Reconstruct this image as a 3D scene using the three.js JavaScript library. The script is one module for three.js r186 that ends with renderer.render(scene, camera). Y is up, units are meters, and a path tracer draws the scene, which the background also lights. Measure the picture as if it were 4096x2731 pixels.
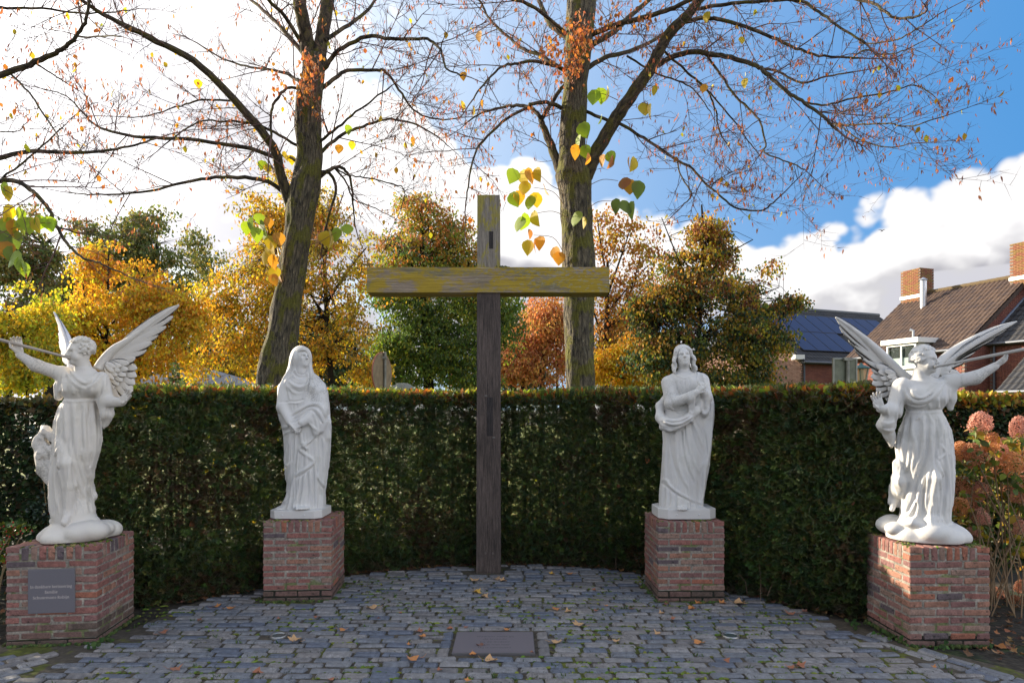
import * as THREE from 'three';
import { mergeGeometries, mergeVertices } from 'three/addons/utils/BufferGeometryUtils.js';
import { ImprovedNoise } from 'three/addons/math/ImprovedNoise.js';

// ---------- camera, sky, sun, exposure ----------
const scene = new THREE.Scene();
const EYE = 1.86, F = 2650, CX = 2048, HY = 1640;          // eye height (m), focal length, centre column and horizon row in photo pixels
const camera = new THREE.PerspectiveCamera(2 * Math.atan(1365.5 / F) * 180 / Math.PI, 4096 / 2731, 0.1, 1500);
camera.position.set(0, EYE, 0);
camera.lookAt(0, EYE, -10);
camera.setViewOffset(4096, 2731, 0, 1365.5 - HY, 4096, 2731); // rising lens: verticals stay upright
scene.add(camera);

const renderer = new THREE.WebGLRenderer({ antialias: true });
renderer.setSize(1024, 682);
renderer.toneMapping = THREE.LinearToneMapping;
renderer.toneMappingExposure = 2.45;
renderer.shadowMap.enabled = true;
renderer.shadowMap.type = THREE.PCFSoftShadowMap;

const SUN_AZ = -62 * Math.PI / 180, SUN_EL = 18.5 * Math.PI / 180; // behind the hedge, to the left
const sunDir = new THREE.Vector3(Math.sin(SUN_AZ) * Math.cos(SUN_EL), Math.sin(SUN_EL), -Math.cos(SUN_AZ) * Math.cos(SUN_EL));
const sun = new THREE.DirectionalLight(new THREE.Color(1.0, 0.86, 0.66), 5.0);
sun.position.copy(sunDir).multiplyScalar(60);
sun.castShadow = true;
Object.assign(sun.shadow.camera, { left: -45, right: 45, top: 40, bottom: -30, near: 1, far: 160 });
sun.shadow.mapSize.set(4096, 4096);
sun.shadow.bias = -0.0005;
sun.shadow.radius = 1;
scene.add(sun); scene.add(sun.target);

const PN = new ImprovedNoise();
const noise = (x, y, z) => PN.noise(x, y, z);
function fbm(x, y, z, oct) { let a = 0.5, s = 0; for (let i = 0; i < oct; i++) { s += a * PN.noise(x, y, z); x *= 2.03; y *= 2.01; z *= 2.02; a *= 0.5; } return s; }
const sm = (a, b, x) => { const t = Math.min(1, Math.max(0, (x - a) / (b - a))); return t * t * (3 - 2 * t); };

{ // the sky: air that pales towards the sun, and cumulus banks
  const Wd = 4096, Hd = 2048, data = new Float32Array(Wd * Hd * 4);
  const dirOf = (fx, fy) => { const sx = fx * 1.7415, sy = fy * 1.7415; return new THREE.Vector3((sx - CX) / F, (HY - sy) / F, -1).normalize(); };
  const banks = [[2350, 400, 95], [2225, 415, 75], [2340, 440, 115], [2205, 455, 100], [2085, 480, 88], [1985, 468, 78], [1905, 505, 66], [1850, 575, 80], [2100, 570, 120], [2260, 590, 160], [1780, 625, 80], [1950, 670, 110], [2400, 560, 150],
    [1225, 405, 78], [1150, 455, 90], [1300, 490, 110], [1420, 480, 80], [1530, 480, 85], [1600, 530, 80], [1480, 570, 110], [1350, 610, 150], [1660, 600, 80], [1720, 660, 90], [1600, 640, 110], [1850, 680, 90], [2000, 700, 80],
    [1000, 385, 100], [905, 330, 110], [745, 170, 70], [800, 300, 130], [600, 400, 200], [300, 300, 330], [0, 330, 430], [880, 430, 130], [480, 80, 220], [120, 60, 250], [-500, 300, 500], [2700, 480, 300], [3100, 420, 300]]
    .map(([x, y, r]) => [dirOf(x, y), r * 1.7415 / F]);
  const clear = [[1760, 310, 260], [2150, 100, 320], [1500, 150, 330], [1250, 120, 240], [1050, 130, 130]].map(([x, y, r]) => [dirOf(x, y), r * 1.7415 / F]);
  const density = (x, y, z, oct) => {
    let b = -9;
    for (const [c, r] of banks) { const dt = x * c.x + y * c.y + z * c.z; if (dt < 0.5) continue; const a = Math.sqrt(Math.max(0, 2 - 2 * dt)) / r; if (a < 2.2) b = Math.max(b, 0.42 - 0.42 * a * a); }
    const s = 2.2 / (0.35 + Math.max(0, y));
    let d = Math.max(b, 0.11 + 0.55 * fbm(x * s + 3.7, z * s - 1.2, y * 1.5 + 8.1, 2));  // base cloud cover raised to add ambient fill from outside the view
    for (const [c, r] of clear) { const dt = x * c.x + y * c.y + z * c.z; if (dt < 0) continue; const a = Math.sqrt(Math.max(0, 2 - 2 * dt)) / r; if (a < 1.6) d -= (r < 0.03 ? 0.4 : 0.75) * Math.exp(-a * a * a * 2.2); }
    d += 0.42 * fbm(x * 9 + 1.3, y * 13 + 4.2, z * 9 + 7.7, oct) + 0.14 * Math.abs(fbm(x * 30, y * 40, z * 30, 3));
    return d;
  };
  const h0 = new THREE.Vector3();
  for (let j = 0; j < Hd; j++) {
    const el = ((j + 0.5) / Hd - 0.5) * Math.PI, ce = Math.cos(el), y = Math.sin(el);
    for (let i = 0; i < Wd; i++) {
      const k = (j * Wd + i) * 4;
      if (el < -0.02) { data[k] = 0.16; data[k + 1] = 0.15; data[k + 2] = 0.12; data[k + 3] = 1; continue; }
      const az = ((i + 0.5) / Wd - 0.5) * 2 * Math.PI, x = Math.cos(az) * ce, z = Math.sin(az) * ce;
      h0.set(x, y, z);
      const cs = h0.dot(sunDir), ang = Math.acos(Math.max(-1, Math.min(1, cs)));
      const glow = Math.exp(-ang * ang / 0.16), wide = Math.exp(-ang / 0.44);
      const low = Math.exp(-Math.max(0, y) / 0.16), veil = 0.62 * Math.exp(-ang * ang / 0.75);
      let r = 0.006 + 0.08 * low + veil + 0.3 * wide + 1.2 * glow, g = 0.107 + 0.105 * low + veil * 0.85 + 0.25 * wide + 1.1 * glow, b = 0.285 + 0.075 * low + veil * 0.5 + 0.2 * wide + 1.0 * glow;
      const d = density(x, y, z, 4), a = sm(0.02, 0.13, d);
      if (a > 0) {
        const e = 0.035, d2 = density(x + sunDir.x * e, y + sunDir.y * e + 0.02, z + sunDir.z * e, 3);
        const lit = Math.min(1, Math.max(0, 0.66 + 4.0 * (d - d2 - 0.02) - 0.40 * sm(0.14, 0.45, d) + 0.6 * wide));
        const v = (0.16 + 0.27 * lit) * (0.92 + 3.2 * Math.max(0, -cs - 0.05)) + 0.6 * glow + 0.9 * wide;  // clouds opposite the sun, behind the camera, brightened as added fill light
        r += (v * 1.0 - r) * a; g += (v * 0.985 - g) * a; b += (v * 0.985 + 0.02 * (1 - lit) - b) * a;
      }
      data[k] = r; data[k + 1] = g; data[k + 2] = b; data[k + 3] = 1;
    }
  }
  const sky = new THREE.DataTexture(data, Wd, Hd, THREE.RGBAFormat, THREE.FloatType);
  sky.mapping = THREE.EquirectangularReflectionMapping;
  sky.magFilter = THREE.LinearFilter; sky.minFilter = THREE.LinearFilter;
  sky.needsUpdate = true;
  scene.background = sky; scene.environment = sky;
}

// ---------- helpers ----------
const V3 = (x, y, z) => new THREE.Vector3(x, y, z);
function rngOf(seed) { let a = seed >>> 0; return () => { a = (a + 0x6D2B79F5) | 0; let t = Math.imul(a ^ (a >>> 15), 1 | a); t = (t + Math.imul(t ^ (t >>> 7), 61 | t)) ^ t; return ((t ^ (t >>> 14)) >>> 0) / 4294967296; }; }
const rnd = rngOf(20241103);
const R = (a, b) => a + (b - a) * rnd();
const pick = a => a[Math.floor(rnd() * a.length)];
const gauss = () => (rnd() + rnd() + rnd() + rnd() - 2) * 0.87;
// photo pixel (4096 wide) and distance along the view axis -> place in the world
const ps = (sx, sy, d) => V3((sx - CX) / F * d, EYE - (sy - HY) / F * d, -d);
const at = (fx, fy, d) => ps(fx * 1.7415, fy * 1.7415, d);   // the same for the 2352-wide view
const C = (r, g, b) => new THREE.Color().setRGB(r, g, b);

const taken = {};
function numbered(n) { if (!(n in taken)) { taken[n] = 0; return n; } taken[n]++; return n + '_' + String(taken[n]).padStart(3, '0'); }
function tag(o, label, category, group) { o.userData.label = label; o.userData.category = category; if (group) o.userData.group = group; return o; }
function thing(name, label, category, pos = [0, 0, 0], turn = 0, group) {
  const o = new THREE.Group(); o.name = numbered(name); o.position.set(...pos); o.rotation.y = turn; scene.add(o);
  return tag(o, label, category, group);
}
function mesh(name, geo, mat, parent) {
  const m = new THREE.Mesh(geo, mat); m.name = parent ? name : numbered(name); m.castShadow = m.receiveShadow = true;
  (parent || scene).add(m); return m;
}
function structure(name, geo, mat) { const m = mesh(name, geo, mat); m.userData.kind = 'structure'; return m; }
function instances(name, geo, mat, list, parent) { // list of [Matrix4, Color?]
  const m = new THREE.InstancedMesh(geo, mat, list.length); m.name = name; m.castShadow = m.receiveShadow = true;
  list.forEach(([mm, c], i) => { m.setMatrixAt(i, mm); if (c) m.setColorAt(i, c); });
  m.userData.kind = 'stuff'; parent.add(m); return m;
}
function tex(w, h, fn, srgb = true) { // fn(u,v) -> [r,g,b] 0..1 (sRGB if srgb)
  const d = new Uint8Array(w * h * 4);
  for (let j = 0; j < h; j++) for (let i = 0; i < w; i++) { const c = fn(i / w, j / h), k = (j * w + i) * 4; for (let n = 0; n < 3; n++) d[k + n] = Math.max(0, Math.min(255, c[n] * 255)); d[k + 3] = 255; }
  const t = new THREE.DataTexture(d, w, h); t.wrapS = t.wrapT = THREE.RepeatWrapping; t.magFilter = THREE.LinearFilter; t.minFilter = THREE.LinearMipmapLinearFilter; t.generateMipmaps = true;
  if (srgb) t.colorSpace = THREE.SRGBColorSpace; t.needsUpdate = true; return t;
}
const grey = (w, h, fn) => tex(w, h, (u, v) => { const g = fn(u, v); return [g, g, g]; }, false);
// tileable noise: blend of four shifted samples
function tn(u, v, f, oct, seed) {
  const n = (a, b) => fbm(a * f, b * f, seed, oct);
  return (n(u, v) * (1 - u) * (1 - v) + n(u - 1, v) * u * (1 - v) + n(u, v - 1) * (1 - u) * v + n(u - 1, v - 1) * u * v) * 1.35;
}
function std(color, rough = 0.85, extra = {}) { return new THREE.MeshStandardMaterial({ color, roughness: rough, metalness: 0, ...extra }); }
function boxUV(g, s = 1, ox = 0, oy = 0) { // uv in metres by the dominant axis of the normal
  const p = g.attributes.position, n = g.attributes.normal, uv = new Float32Array(p.count * 2);
  for (let i = 0; i < p.count; i++) {
    const ax = Math.abs(n.getX(i)), ay = Math.abs(n.getY(i)), az = Math.abs(n.getZ(i));
    let u, v; if (ay >= ax && ay >= az) { u = p.getX(i); v = p.getZ(i); } else if (ax >= az) { u = p.getZ(i); v = p.getY(i); } else { u = p.getX(i); v = p.getY(i); }
    uv[i * 2] = u * s + ox; uv[i * 2 + 1] = v * s + oy;
  }
  g.setAttribute('uv', new THREE.BufferAttribute(uv, 2)); return g;
}
// box with chamfered edges, corners jittered a little (44 triangles)
function chamferBox(w, h, d, c, jit = 0) {
  const P = [], idx = {}, tri = [];
  const hs = [w / 2, h / 2, d / 2], jt = {};
  const vtx = (sx, sy, sz, ax) => { const key = [sx, sy, sz, ax].join(); if (key in idx) return idx[key];
    const ck = [sx, sy, sz].join(); if (!jt[ck]) jt[ck] = [R(-jit, jit), R(-jit, jit), R(-jit, jit)];
    const s = [sx, sy, sz], p = [0, 1, 2].map(i => s[i] * (hs[i] - (i === ax ? 0 : c)) + jt[ck][i]); idx[key] = P.length; P.push(p); return idx[key]; };
  const quad = (a, b, cc, dd) => tri.push([a, b, cc], [a, cc, dd]);
  for (let ax = 0; ax < 3; ax++) for (const s of [-1, 1]) {
    const u = (ax + 1) % 3, v = (ax + 2) % 3, co = (a, b) => { const q = [0, 0, 0]; q[ax] = s; q[u] = a; q[v] = b; return vtx(...q, ax); };
    const q = [co(-1, -1), co(1, -1), co(1, 1), co(-1, 1)]; s > 0 ? quad(...q) : quad(...q.reverse());
  }
  for (let ax = 0; ax < 3; ax++) for (const a of [-1, 1]) for (const b of [-1, 1]) {
    const u = (ax + 1) % 3, v = (ax + 2) % 3, co = (e, f) => { const q = [0, 0, 0]; q[ax] = e; q[u] = a; q[v] = b; return vtx(...q, f); };
    const q = [co(-1, u), co(1, u), co(1, v), co(-1, v)]; a * b < 0 ? quad(...q) : quad(...q.reverse());
  }
  for (const a of [-1, 1]) for (const b of [-1, 1]) for (const e of [-1, 1]) { const q = [vtx(a, b, e, 0), vtx(a, b, e, 1), vtx(a, b, e, 2)]; tri.push(a * b * e > 0 ? q : q.reverse()); }
  const pos = []; for (const t of tri) for (const i of t) pos.push(...P[i]);
  const g = new THREE.BufferGeometry(); g.setAttribute('position', new THREE.Float32BufferAttribute(pos, 3)); g.computeVertexNormals(); return g;
}
const box = (w, h, d, x = 0, y = 0, z = 0, c = 0.004) => { const g = boxUV(chamferBox(w, h, d, Math.min(c, w / 4, h / 4, d / 4))); g.translate(x, y, z); return g; };
function flat(g) { const o = g.index ? g.toNonIndexed() : g; for (const k of Object.keys(o.attributes)) if (!['position', 'normal', 'uv', 'color'].includes(k)) o.deleteAttribute(k); return o; }
function merge(list) { const a = list.map(flat); const col = a.some(g => g.attributes.color); for (const g of a) { if (!g.attributes.uv) boxUV(g); if (col && !g.attributes.color) g.setAttribute('color', new THREE.Float32BufferAttribute(new Float32Array(g.attributes.position.count * 3).fill(1), 3)); } return mergeGeometries(a, false); }
// tube along points with a radius at each; uv in metres; wob: uneven bark
function limb(pts, rad, seg = 8, wob = 0, capEnd = true) {
  const pos = [], uv = [], ix = []; let len = 0; const n = pts.length;
  let up = V3(0.3, 0.2, 1).normalize();
  for (let i = 0; i < n; i++) {
    const t = V3().subVectors(pts[Math.min(n - 1, i + 1)], pts[Math.max(0, i - 1)]).normalize();
    const a = V3().crossVectors(t, up); if (a.lengthSq() < 1e-4) a.set(1, 0, 0); a.normalize(); const b = V3().crossVectors(a, t).normalize(); up = b.clone().cross(a).lengthSq() ? up : up;
    if (i) len += pts[i].distanceTo(pts[i - 1]);
    for (let k = 0; k <= seg; k++) {
      const th = (k % seg) / seg * Math.PI * 2; let r = rad[i];
      if (wob) r *= 1 + wob * (1.6 * noise(Math.cos(th) * 1.3 + 5, len * 2.2, Math.sin(th) * 1.3) + 0.9 * noise(Math.cos(th) * 4, len * 3 + 9, Math.sin(th) * 4));
      const p = pts[i].clone().addScaledVector(a, Math.cos(th) * r).addScaledVector(b, Math.sin(th) * r);
      pos.push(p.x, p.y, p.z); uv.push(k / seg * Math.max(0.1, Math.round(2 * Math.PI * rad[0] * 2) / 2), len);
    }
  }
  const w = seg + 1;
  for (let i = 0; i < n - 1; i++) for (let k = 0; k < seg; k++) { const a = i * w + k, b = a + 1, c = a + w, d = c + 1; ix.push(a, b, c, b, d, c); }
  if (capEnd) for (const i of [0, n - 1]) { const ci = pos.length / 3; pos.push(pts[i].x, pts[i].y, pts[i].z); uv.push(0, len); for (let k = 0; k < seg; k++) i ? ix.push(i * w + k, i * w + k + 1, ci) : ix.push(k + 1, k, ci); }
  const g = new THREE.BufferGeometry(); g.setAttribute('position', new THREE.Float32BufferAttribute(pos, 3)); g.setAttribute('uv', new THREE.Float32BufferAttribute(uv, 2)); g.setIndex(ix); g.computeVertexNormals(); return g;
}
function smoothPath(pts, rad, per = 4) { // Catmull-Rom through points with radii
  const P = [], Q = [], n = pts.length, g = i => Math.max(0, Math.min(n - 1, i));
  const cr = (a, b, c, d, t) => 0.5 * (2 * b + (c - a) * t + (2 * a - 5 * b + 4 * c - d) * t * t + (3 * b - a - 3 * c + d) * t * t * t);
  for (let i = 0; i < n - 1; i++) for (let k = 0; k < per; k++) { const t = k / per, a = pts[g(i - 1)], b = pts[i], c = pts[i + 1], d = pts[g(i + 2)];
    P.push(V3(cr(a.x, b.x, c.x, d.x, t), cr(a.y, b.y, c.y, d.y, t), cr(a.z, b.z, c.z, d.z, t))); Q.push(rad[i] + (rad[i + 1] - rad[i]) * t); }
  P.push(pts[n - 1].clone()); Q.push(rad[n - 1]); return [P, Q];
}
const quatTo = (dir, from = V3(0, 1, 0)) => new THREE.Quaternion().setFromUnitVectors(from, dir.clone().normalize());
const randQ = () => new THREE.Quaternion(gauss(), gauss(), gauss(), gauss()).normalize();
const M4 = (p, q, s) => new THREE.Matrix4().compose(p, q, typeof s === 'number' ? V3(s, s, s) : s);
// leaf shapes: outline in x (half widths) along y from 0 to 1, folded along the midrib
function leafGeo(prof, fold = 0.25, curl = 0.15) {
  const pos = [], ix = [], uv = [], n = prof.length;
  for (let i = 0; i < n; i++) { const t = i / (n - 1), w = prof[i]; for (const s of [-1, 0, 1]) { pos.push(s * w, t, -Math.abs(s) * -w * fold - curl * t * t); uv.push(s * 0.5 + 0.5, t); } }
  for (let i = 0; i < n - 1; i++) for (let k = 0; k < 2; k++) { const a = i * 3 + k; ix.push(a, a + 1, a + 3, a + 1, a + 4, a + 3); }
  const g = new THREE.BufferGeometry(); g.setAttribute('position', new THREE.Float32BufferAttribute(pos, 3)); g.setAttribute('uv', new THREE.Float32BufferAttribute(uv, 2)); g.setIndex(ix); g.computeVertexNormals(); return g;
}
const LEAF = {
  plain: leafGeo([0.02, 0.3, 0.02], 0.3, 0.2),
  oval: leafGeo([0.02, 0.26, 0.33, 0.22, 0.01], 0.25, 0.2),
  heart: leafGeo([0.18, 0.44, 0.5, 0.42, 0.24, 0.02], 0.18, 0.22),
  slim: leafGeo([0.01, 0.13, 0.1, 0.01], 0.3, 0.3),
};
const leafMat = (transmission = 0.45, rough = 0.75) => new THREE.MeshPhysicalMaterial({ color: C(1, 1, 1), roughness: rough, transmission, thickness: 0, side: THREE.DoubleSide, specularIntensity: 0.5 });
const LM = leafMat(0.58, 0.9), LMgloss = leafMat(0.25, 0.6), LMdry = leafMat(0.25, 0.85);
const vary = (c, a = 0.15) => { const k = 1 + R(-a, a) * 1.6; return C(c[0] * k * (1 + R(-a, a)), c[1] * k * (1 + R(-a, a) * 0.6), c[2] * k); };

// ---------- ground and paving ----------
const soilTex = tex(512, 512, (u, v) => { const a = tn(u, v, 6, 5, 1.1), b = tn(u, v, 40, 3, 5.3), m = sm(0.02, 0.3, tn(u, v, 5, 4, 9.7) + 0.4 * b), k = 0.17 + 0.08 * a + 0.12 * b; return [k * (1.1 - 0.25 * m), k * (0.98 + 0.12 * m), k * (0.80 - 0.3 * m)]; });
const soilBump = grey(512, 512, (u, v) => 0.5 + 0.4 * tn(u, v, 30, 4, 3.3) + 0.3 * tn(u, v, 6, 3, 7.1));
const soilMat = std(C(1, 1, 1), 1, { map: soilTex, bumpMap: soilBump, bumpScale: 0.03 });
{
  const g = new THREE.PlaneGeometry(600, 600, 1, 1); g.rotateX(-Math.PI / 2); g.translate(0, 0, -150);
  const uv = g.attributes.uv, p = g.attributes.position; for (let i = 0; i < p.count; i++) uv.setXY(i, p.getX(i) / 1.7, p.getZ(i) / 1.7);
  structure('ground', g, soilMat);
}
{ // leaf-strewn lawn beyond the hedges
  const lawnTex = tex(512, 512, (u, v) => { const b = tn(u, v, 50, 3, 2.3), l = sm(0.16, 0.24, tn(u, v, 34, 3, 6.1)), k = 0.36 + 0.2 * b; return [k * (0.95 + 0.55 * l), k * (1.08 - 0.12 * l), k * 0.30]; });
  const g = new THREE.PlaneGeometry(120, 70); g.rotateX(-Math.PI / 2); g.translate(0, 0.005, -45.2); const uv = g.attributes.uv, p = g.attributes.position; for (let i = 0; i < p.count; i++) uv.setXY(i, p.getX(i) / 3, p.getZ(i) / 3);
  structure('lawn', g, std(C(1, 1, 1), 1, { map: lawnTex, bumpMap: soilBump, bumpScale: 0.03 }));
}
// edge of the yew hedge (front foot line) as seen from above: [x, distance]
const HEDGE = [[-3.95, 5.98], [-3.75, 6.1], [-3.0, 6.4], [-2.35, 6.95], [-1.7, 7.45], [-0.9, 7.75], [0, 7.9], [0.9, 7.75], [1.55, 7.4], [2.05, 6.9], [2.5, 6.3], [3.0, 5.85], [3.45, 5.75]];
const hedgeFront = x => { if (x <= HEDGE[0][0]) return 5.4; for (let i = 0; i < HEDGE.length - 1; i++) if (x <= HEDGE[i + 1][0]) { const [a, b] = HEDGE[i], [c, d] = HEDGE[i + 1]; return b + (d - b) * (x - a) / (c - a); } return 5.6; };

const PAVE_TONES = [[0.22, 0.235, 0.27], [0.27, 0.275, 0.295], [0.165, 0.19, 0.25], [0.30, 0.28, 0.275], [0.23, 0.22, 0.225], [0.33, 0.32, 0.325]];
const pave = new THREE.Group(); pave.name = numbered('paving'); pave.userData.kind = 'structure'; scene.add(pave);
{
  const stoneTex = tex(512, 512, (u, v) => { const k = 0.80 + 0.30 * tn(u, v, 12, 5, 2.2) + 0.22 * tn(u, v, 60, 3, 4.4), p = sm(0.22, 0.34, tn(u, v, 26, 3, 8.8)); return [k * (1 - 0.45 * p), k * (1 - 0.42 * p), k * (1 - 0.5 * p)]; });
  const stoneBump = grey(512, 512, (u, v) => 0.5 + 0.45 * tn(u, v, 16, 5, 6.6) + 0.25 * tn(u, v, 70, 2, 1.9));
  const mats = PAVE_TONES.map((c, i) => std(C(...c), [0.62, 0.7, 0.58, 0.75, 0.8, 0.7][i], { map: stoneTex, bumpMap: stoneBump, bumpScale: 0.006 }));
  // joints: sand, soil and moss
  const jointTex = tex(1024, 1024, (u, v) => { const m = sm(0.02, 0.2, tn(u, v, 7, 4, 3.9) + 0.35 * tn(u, v, 40, 2, 8.1)) * 0.8, k = 0.31 + 0.22 * tn(u, v, 60, 3, 5.5); return [k * (0.88 + m * 0.1), k * (0.80 + m * 0.28), k * (0.68 - m * 0.46)]; });
  const jg = new THREE.BufferGeometry(), ring = []; // one sheet under all the stones
  const sh = new THREE.Shape(); const left = [[-5.2, 3.2], [-4.9, 4.9], [-3.9, 5.2], [-3.2, 5.6], [-3.1, 6.15]];
  sh.moveTo(left[0][0], left[0][1]); for (const q of left.slice(1)) sh.lineTo(...q);
  for (const [x, d] of HEDGE.slice(2, 11)) sh.lineTo(x, d + 0.02); sh.lineTo(2.95, 5.7); sh.lineTo(3.05, 5.3); sh.lineTo(4.1, 4.1); sh.lineTo(4.4, 3.2);
  const g = new THREE.ShapeGeometry(sh); g.rotateX(-Math.PI / 2);
  const p = g.attributes.position, uv = g.attributes.uv; for (let i = 0; i < p.count; i++) uv.setXY(i, p.getX(i) / 2.3, p.getZ(i) / 2.3);
  g.translate(0, 0.016, 0);
  mesh('joint_bed', g, std(C(1, 1, 1), 1, { map: jointTex, bumpMap: soilBump, bumpScale: 0.02 }), pave);

  const list = [];
  const blocked = (x, d) => {
    if (x > -0.56 && x < 0.30 && d > 4.955 && d < 5.475) return true;            // inscription slab
    if (Math.abs(x + 0.265) < 0.2 && Math.abs(d - 7.62) < 0.2) return true;    // foot of the cross
    for (const [cx, cd] of [[-2.09, 6.7], [1.72, 6.68], [3.43, 5.5], [-3.66, 5.5]]) if (Math.abs(x - cx) < 0.36 && Math.abs(d - cd) < 0.36) return true;
    for (const [lx, ld] of [[-1.90, 5.39], [1.78, 5.39]]) if (Math.hypot(x - lx, d - ld) < 0.085) return true;
    return false;
  };
  const rightEdge = d => d > 5.3 ? 2.98 : 3.0 + (5.3 - d) * 0.55;
  // field: courses across the view
  let row = 0;
  for (let d = 3.3; d < 7.95; d += 0.0985, row++) {
    let x = -3.6 + (row % 2) * 0.1 + R(-0.04, 0.04);
    while (x < 4) {
      const L = 0.196 + R(-0.022, 0.02), xc = x + L / 2;
      if (xc > -3.27 - Math.max(0, d - 5.3) * -0.3 && xc < rightEdge(d) - 0.22 && d < hedgeFront(xc) - 0.02 && !blocked(xc, d) && !(d > 5.25 && xc < -3.05)) list.push([xc, d + R(-0.006, 0.006), L, 0.083 + R(-0.009, 0.005), R(-0.03, 0.03)]);
      x += L + 0.014 + R(0, 0.012);
    }
  }
  // soldier stones beside the slab
  for (const d of [5.03, 5.21, 5.39]) { list.push([-0.505 - 0.02, d, 0.085, 0.15, 0]); list.push([0.245, d, 0.085, 0.15, 0]); }
  // turned borders, left and right
  const border = (x0, d0, ux, ud, n, courses, keep) => { const a = Math.atan2(ud, ux); for (let c = 0; c < courses; c++) for (let i = 0; i < n; i++) { const s = i * 0.212 + (c % 2) * 0.1 + R(-0.01, 0.01), x = x0 + ux * s - ud * c * 0.1, d = d0 + ud * s + ux * c * 0.1; if (keep(x, d)) list.push([x, d, 0.197 + R(-0.015, 0.01), 0.084, a + R(-0.04, 0.04)]); } };
  border(-4.55, 3.2, 0.64, 0.77, 16, 18, (x, d) => x < -3.36 && x > -4.9 && d > 3.2 && d < 5.0 && !blocked(x, d));
    border(2.86, 5.33, 0.48, -0.877, 12, 1, (x, d) => !blocked(x, d)); border(2.97, 5.36, 0.48, -0.877, 12, 1, (x, d) => !blocked(x, d)); border(3.08, 5.2, 0.48, -0.877, 11, 1, (x, d) => !blocked(x, d));
  const visible = q => q[1] > 4.42 && Math.abs(q[0]) < q[1] * 0.775;
  list.sort((a, b) => (visible(b) - visible(a)) || a[1] - b[1]);
  const shapes = {}, rest = mats.map(() => []);
  let n = 0;
  for (const [x, d, L, w, a] of list) {
    if (d < 4.1) continue;
    const m = Math.floor(Math.pow(rnd(), 1.2) * mats.length), tilt = R(-0.012, 0.012), top = 0.030 + R(-0.005, 0.006);
    const Lq = Math.round(L / 0.012) * 0.012, wq = Math.round(w / 0.008) * 0.008, key = Lq.toFixed(3) + wq.toFixed(3) + Math.floor(R(0, 3));
    if (!shapes[key]) shapes[key] = boxUV(chamferBox(Lq, 0.03, wq, 0.011, 0.005), 2.2, R(0, 1), R(0, 1));
    const o = new THREE.Mesh(shapes[key], mats[m]); o.position.set(x, top - 0.015, -d); o.rotation.set(tilt, a, R(-0.012, 0.012));
    if (n < 300 && visible([x, d])) { o.name = 'paver'; o.castShadow = o.receiveShadow = true; pave.add(o); n++; }
    else { o.updateMatrix(); rest[m].push(shapes[key].clone().applyMatrix4(o.matrix)); }
  }
  rest.forEach((r, i) => { if (r.length) { const o = mesh('paver_course', merge(r), mats[i], pave); o.userData.kind = 'stuff'; } });

  // moss cushions and grass tufts in the joints
  const moss = [], grass = [], mg = new THREE.IcosahedronGeometry(1, 1); { const q = mg.attributes.position; }
  const gg = LEAF.slim;
  for (let k = 0; k < 10000; k++) {
    const d = 4.3 + 3.3 * Math.pow(rnd(), 1.3), x = R(-3.4, 3.2); const pn = fbm(x * 1.7 + 4, d * 2.1, 3.3, 3); if (d > hedgeFront(x) - 0.1 || blocked(x, d) || x > rightEdge(d) - 0.1 || pn < -0.02 + R(0, 0.2)) continue;
    const r = Math.round((d - 3.3) / 0.0985 - 0.5) + 0.5, dd = 3.3 + r * 0.0985 + R(-0.012, 0.012), s = R(0.004, 0.014);
    moss.push([M4(V3(x, 0.022, -dd), new THREE.Quaternion().setFromAxisAngle(V3(0, 1, 0), R(0, 6)), V3(s * R(1, 2.6), s * R(0.5, 1.0), s)), vary(pick([[0.09, 0.14, 0.012], [0.06, 0.10, 0.012], [0.13, 0.16, 0.02], [0.07, 0.075, 0.025]]), 0.2)]);
  }
  instances('moss', mg, std(C(1, 1, 1), 1), moss, pave);
  for (let k = 0; k < 130; k++) {
    const x = R(-3.2, 3.6), d = 4.4 + 3 * Math.pow(rnd(), 1.3); if (d > hedgeFront(x) - 0.1 || blocked(x, d)) continue;
    for (let b = 0; b < 7; b++) { const q = new THREE.Quaternion().setFromEuler(new THREE.Euler(R(-0.9, 0.9), R(0, 6), R(-0.9, 0.9))); grass.push([M4(V3(x + R(-0.02, 0.02), 0.016, -d + R(-0.01, 0.01)), q, V3(0.03, R(0.02, 0.05), 0.03)), vary([0.07, 0.13, 0.025], 0.25)]); }
  }
  instances('grass_blade', gg, LM, grass, pave);
}

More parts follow.
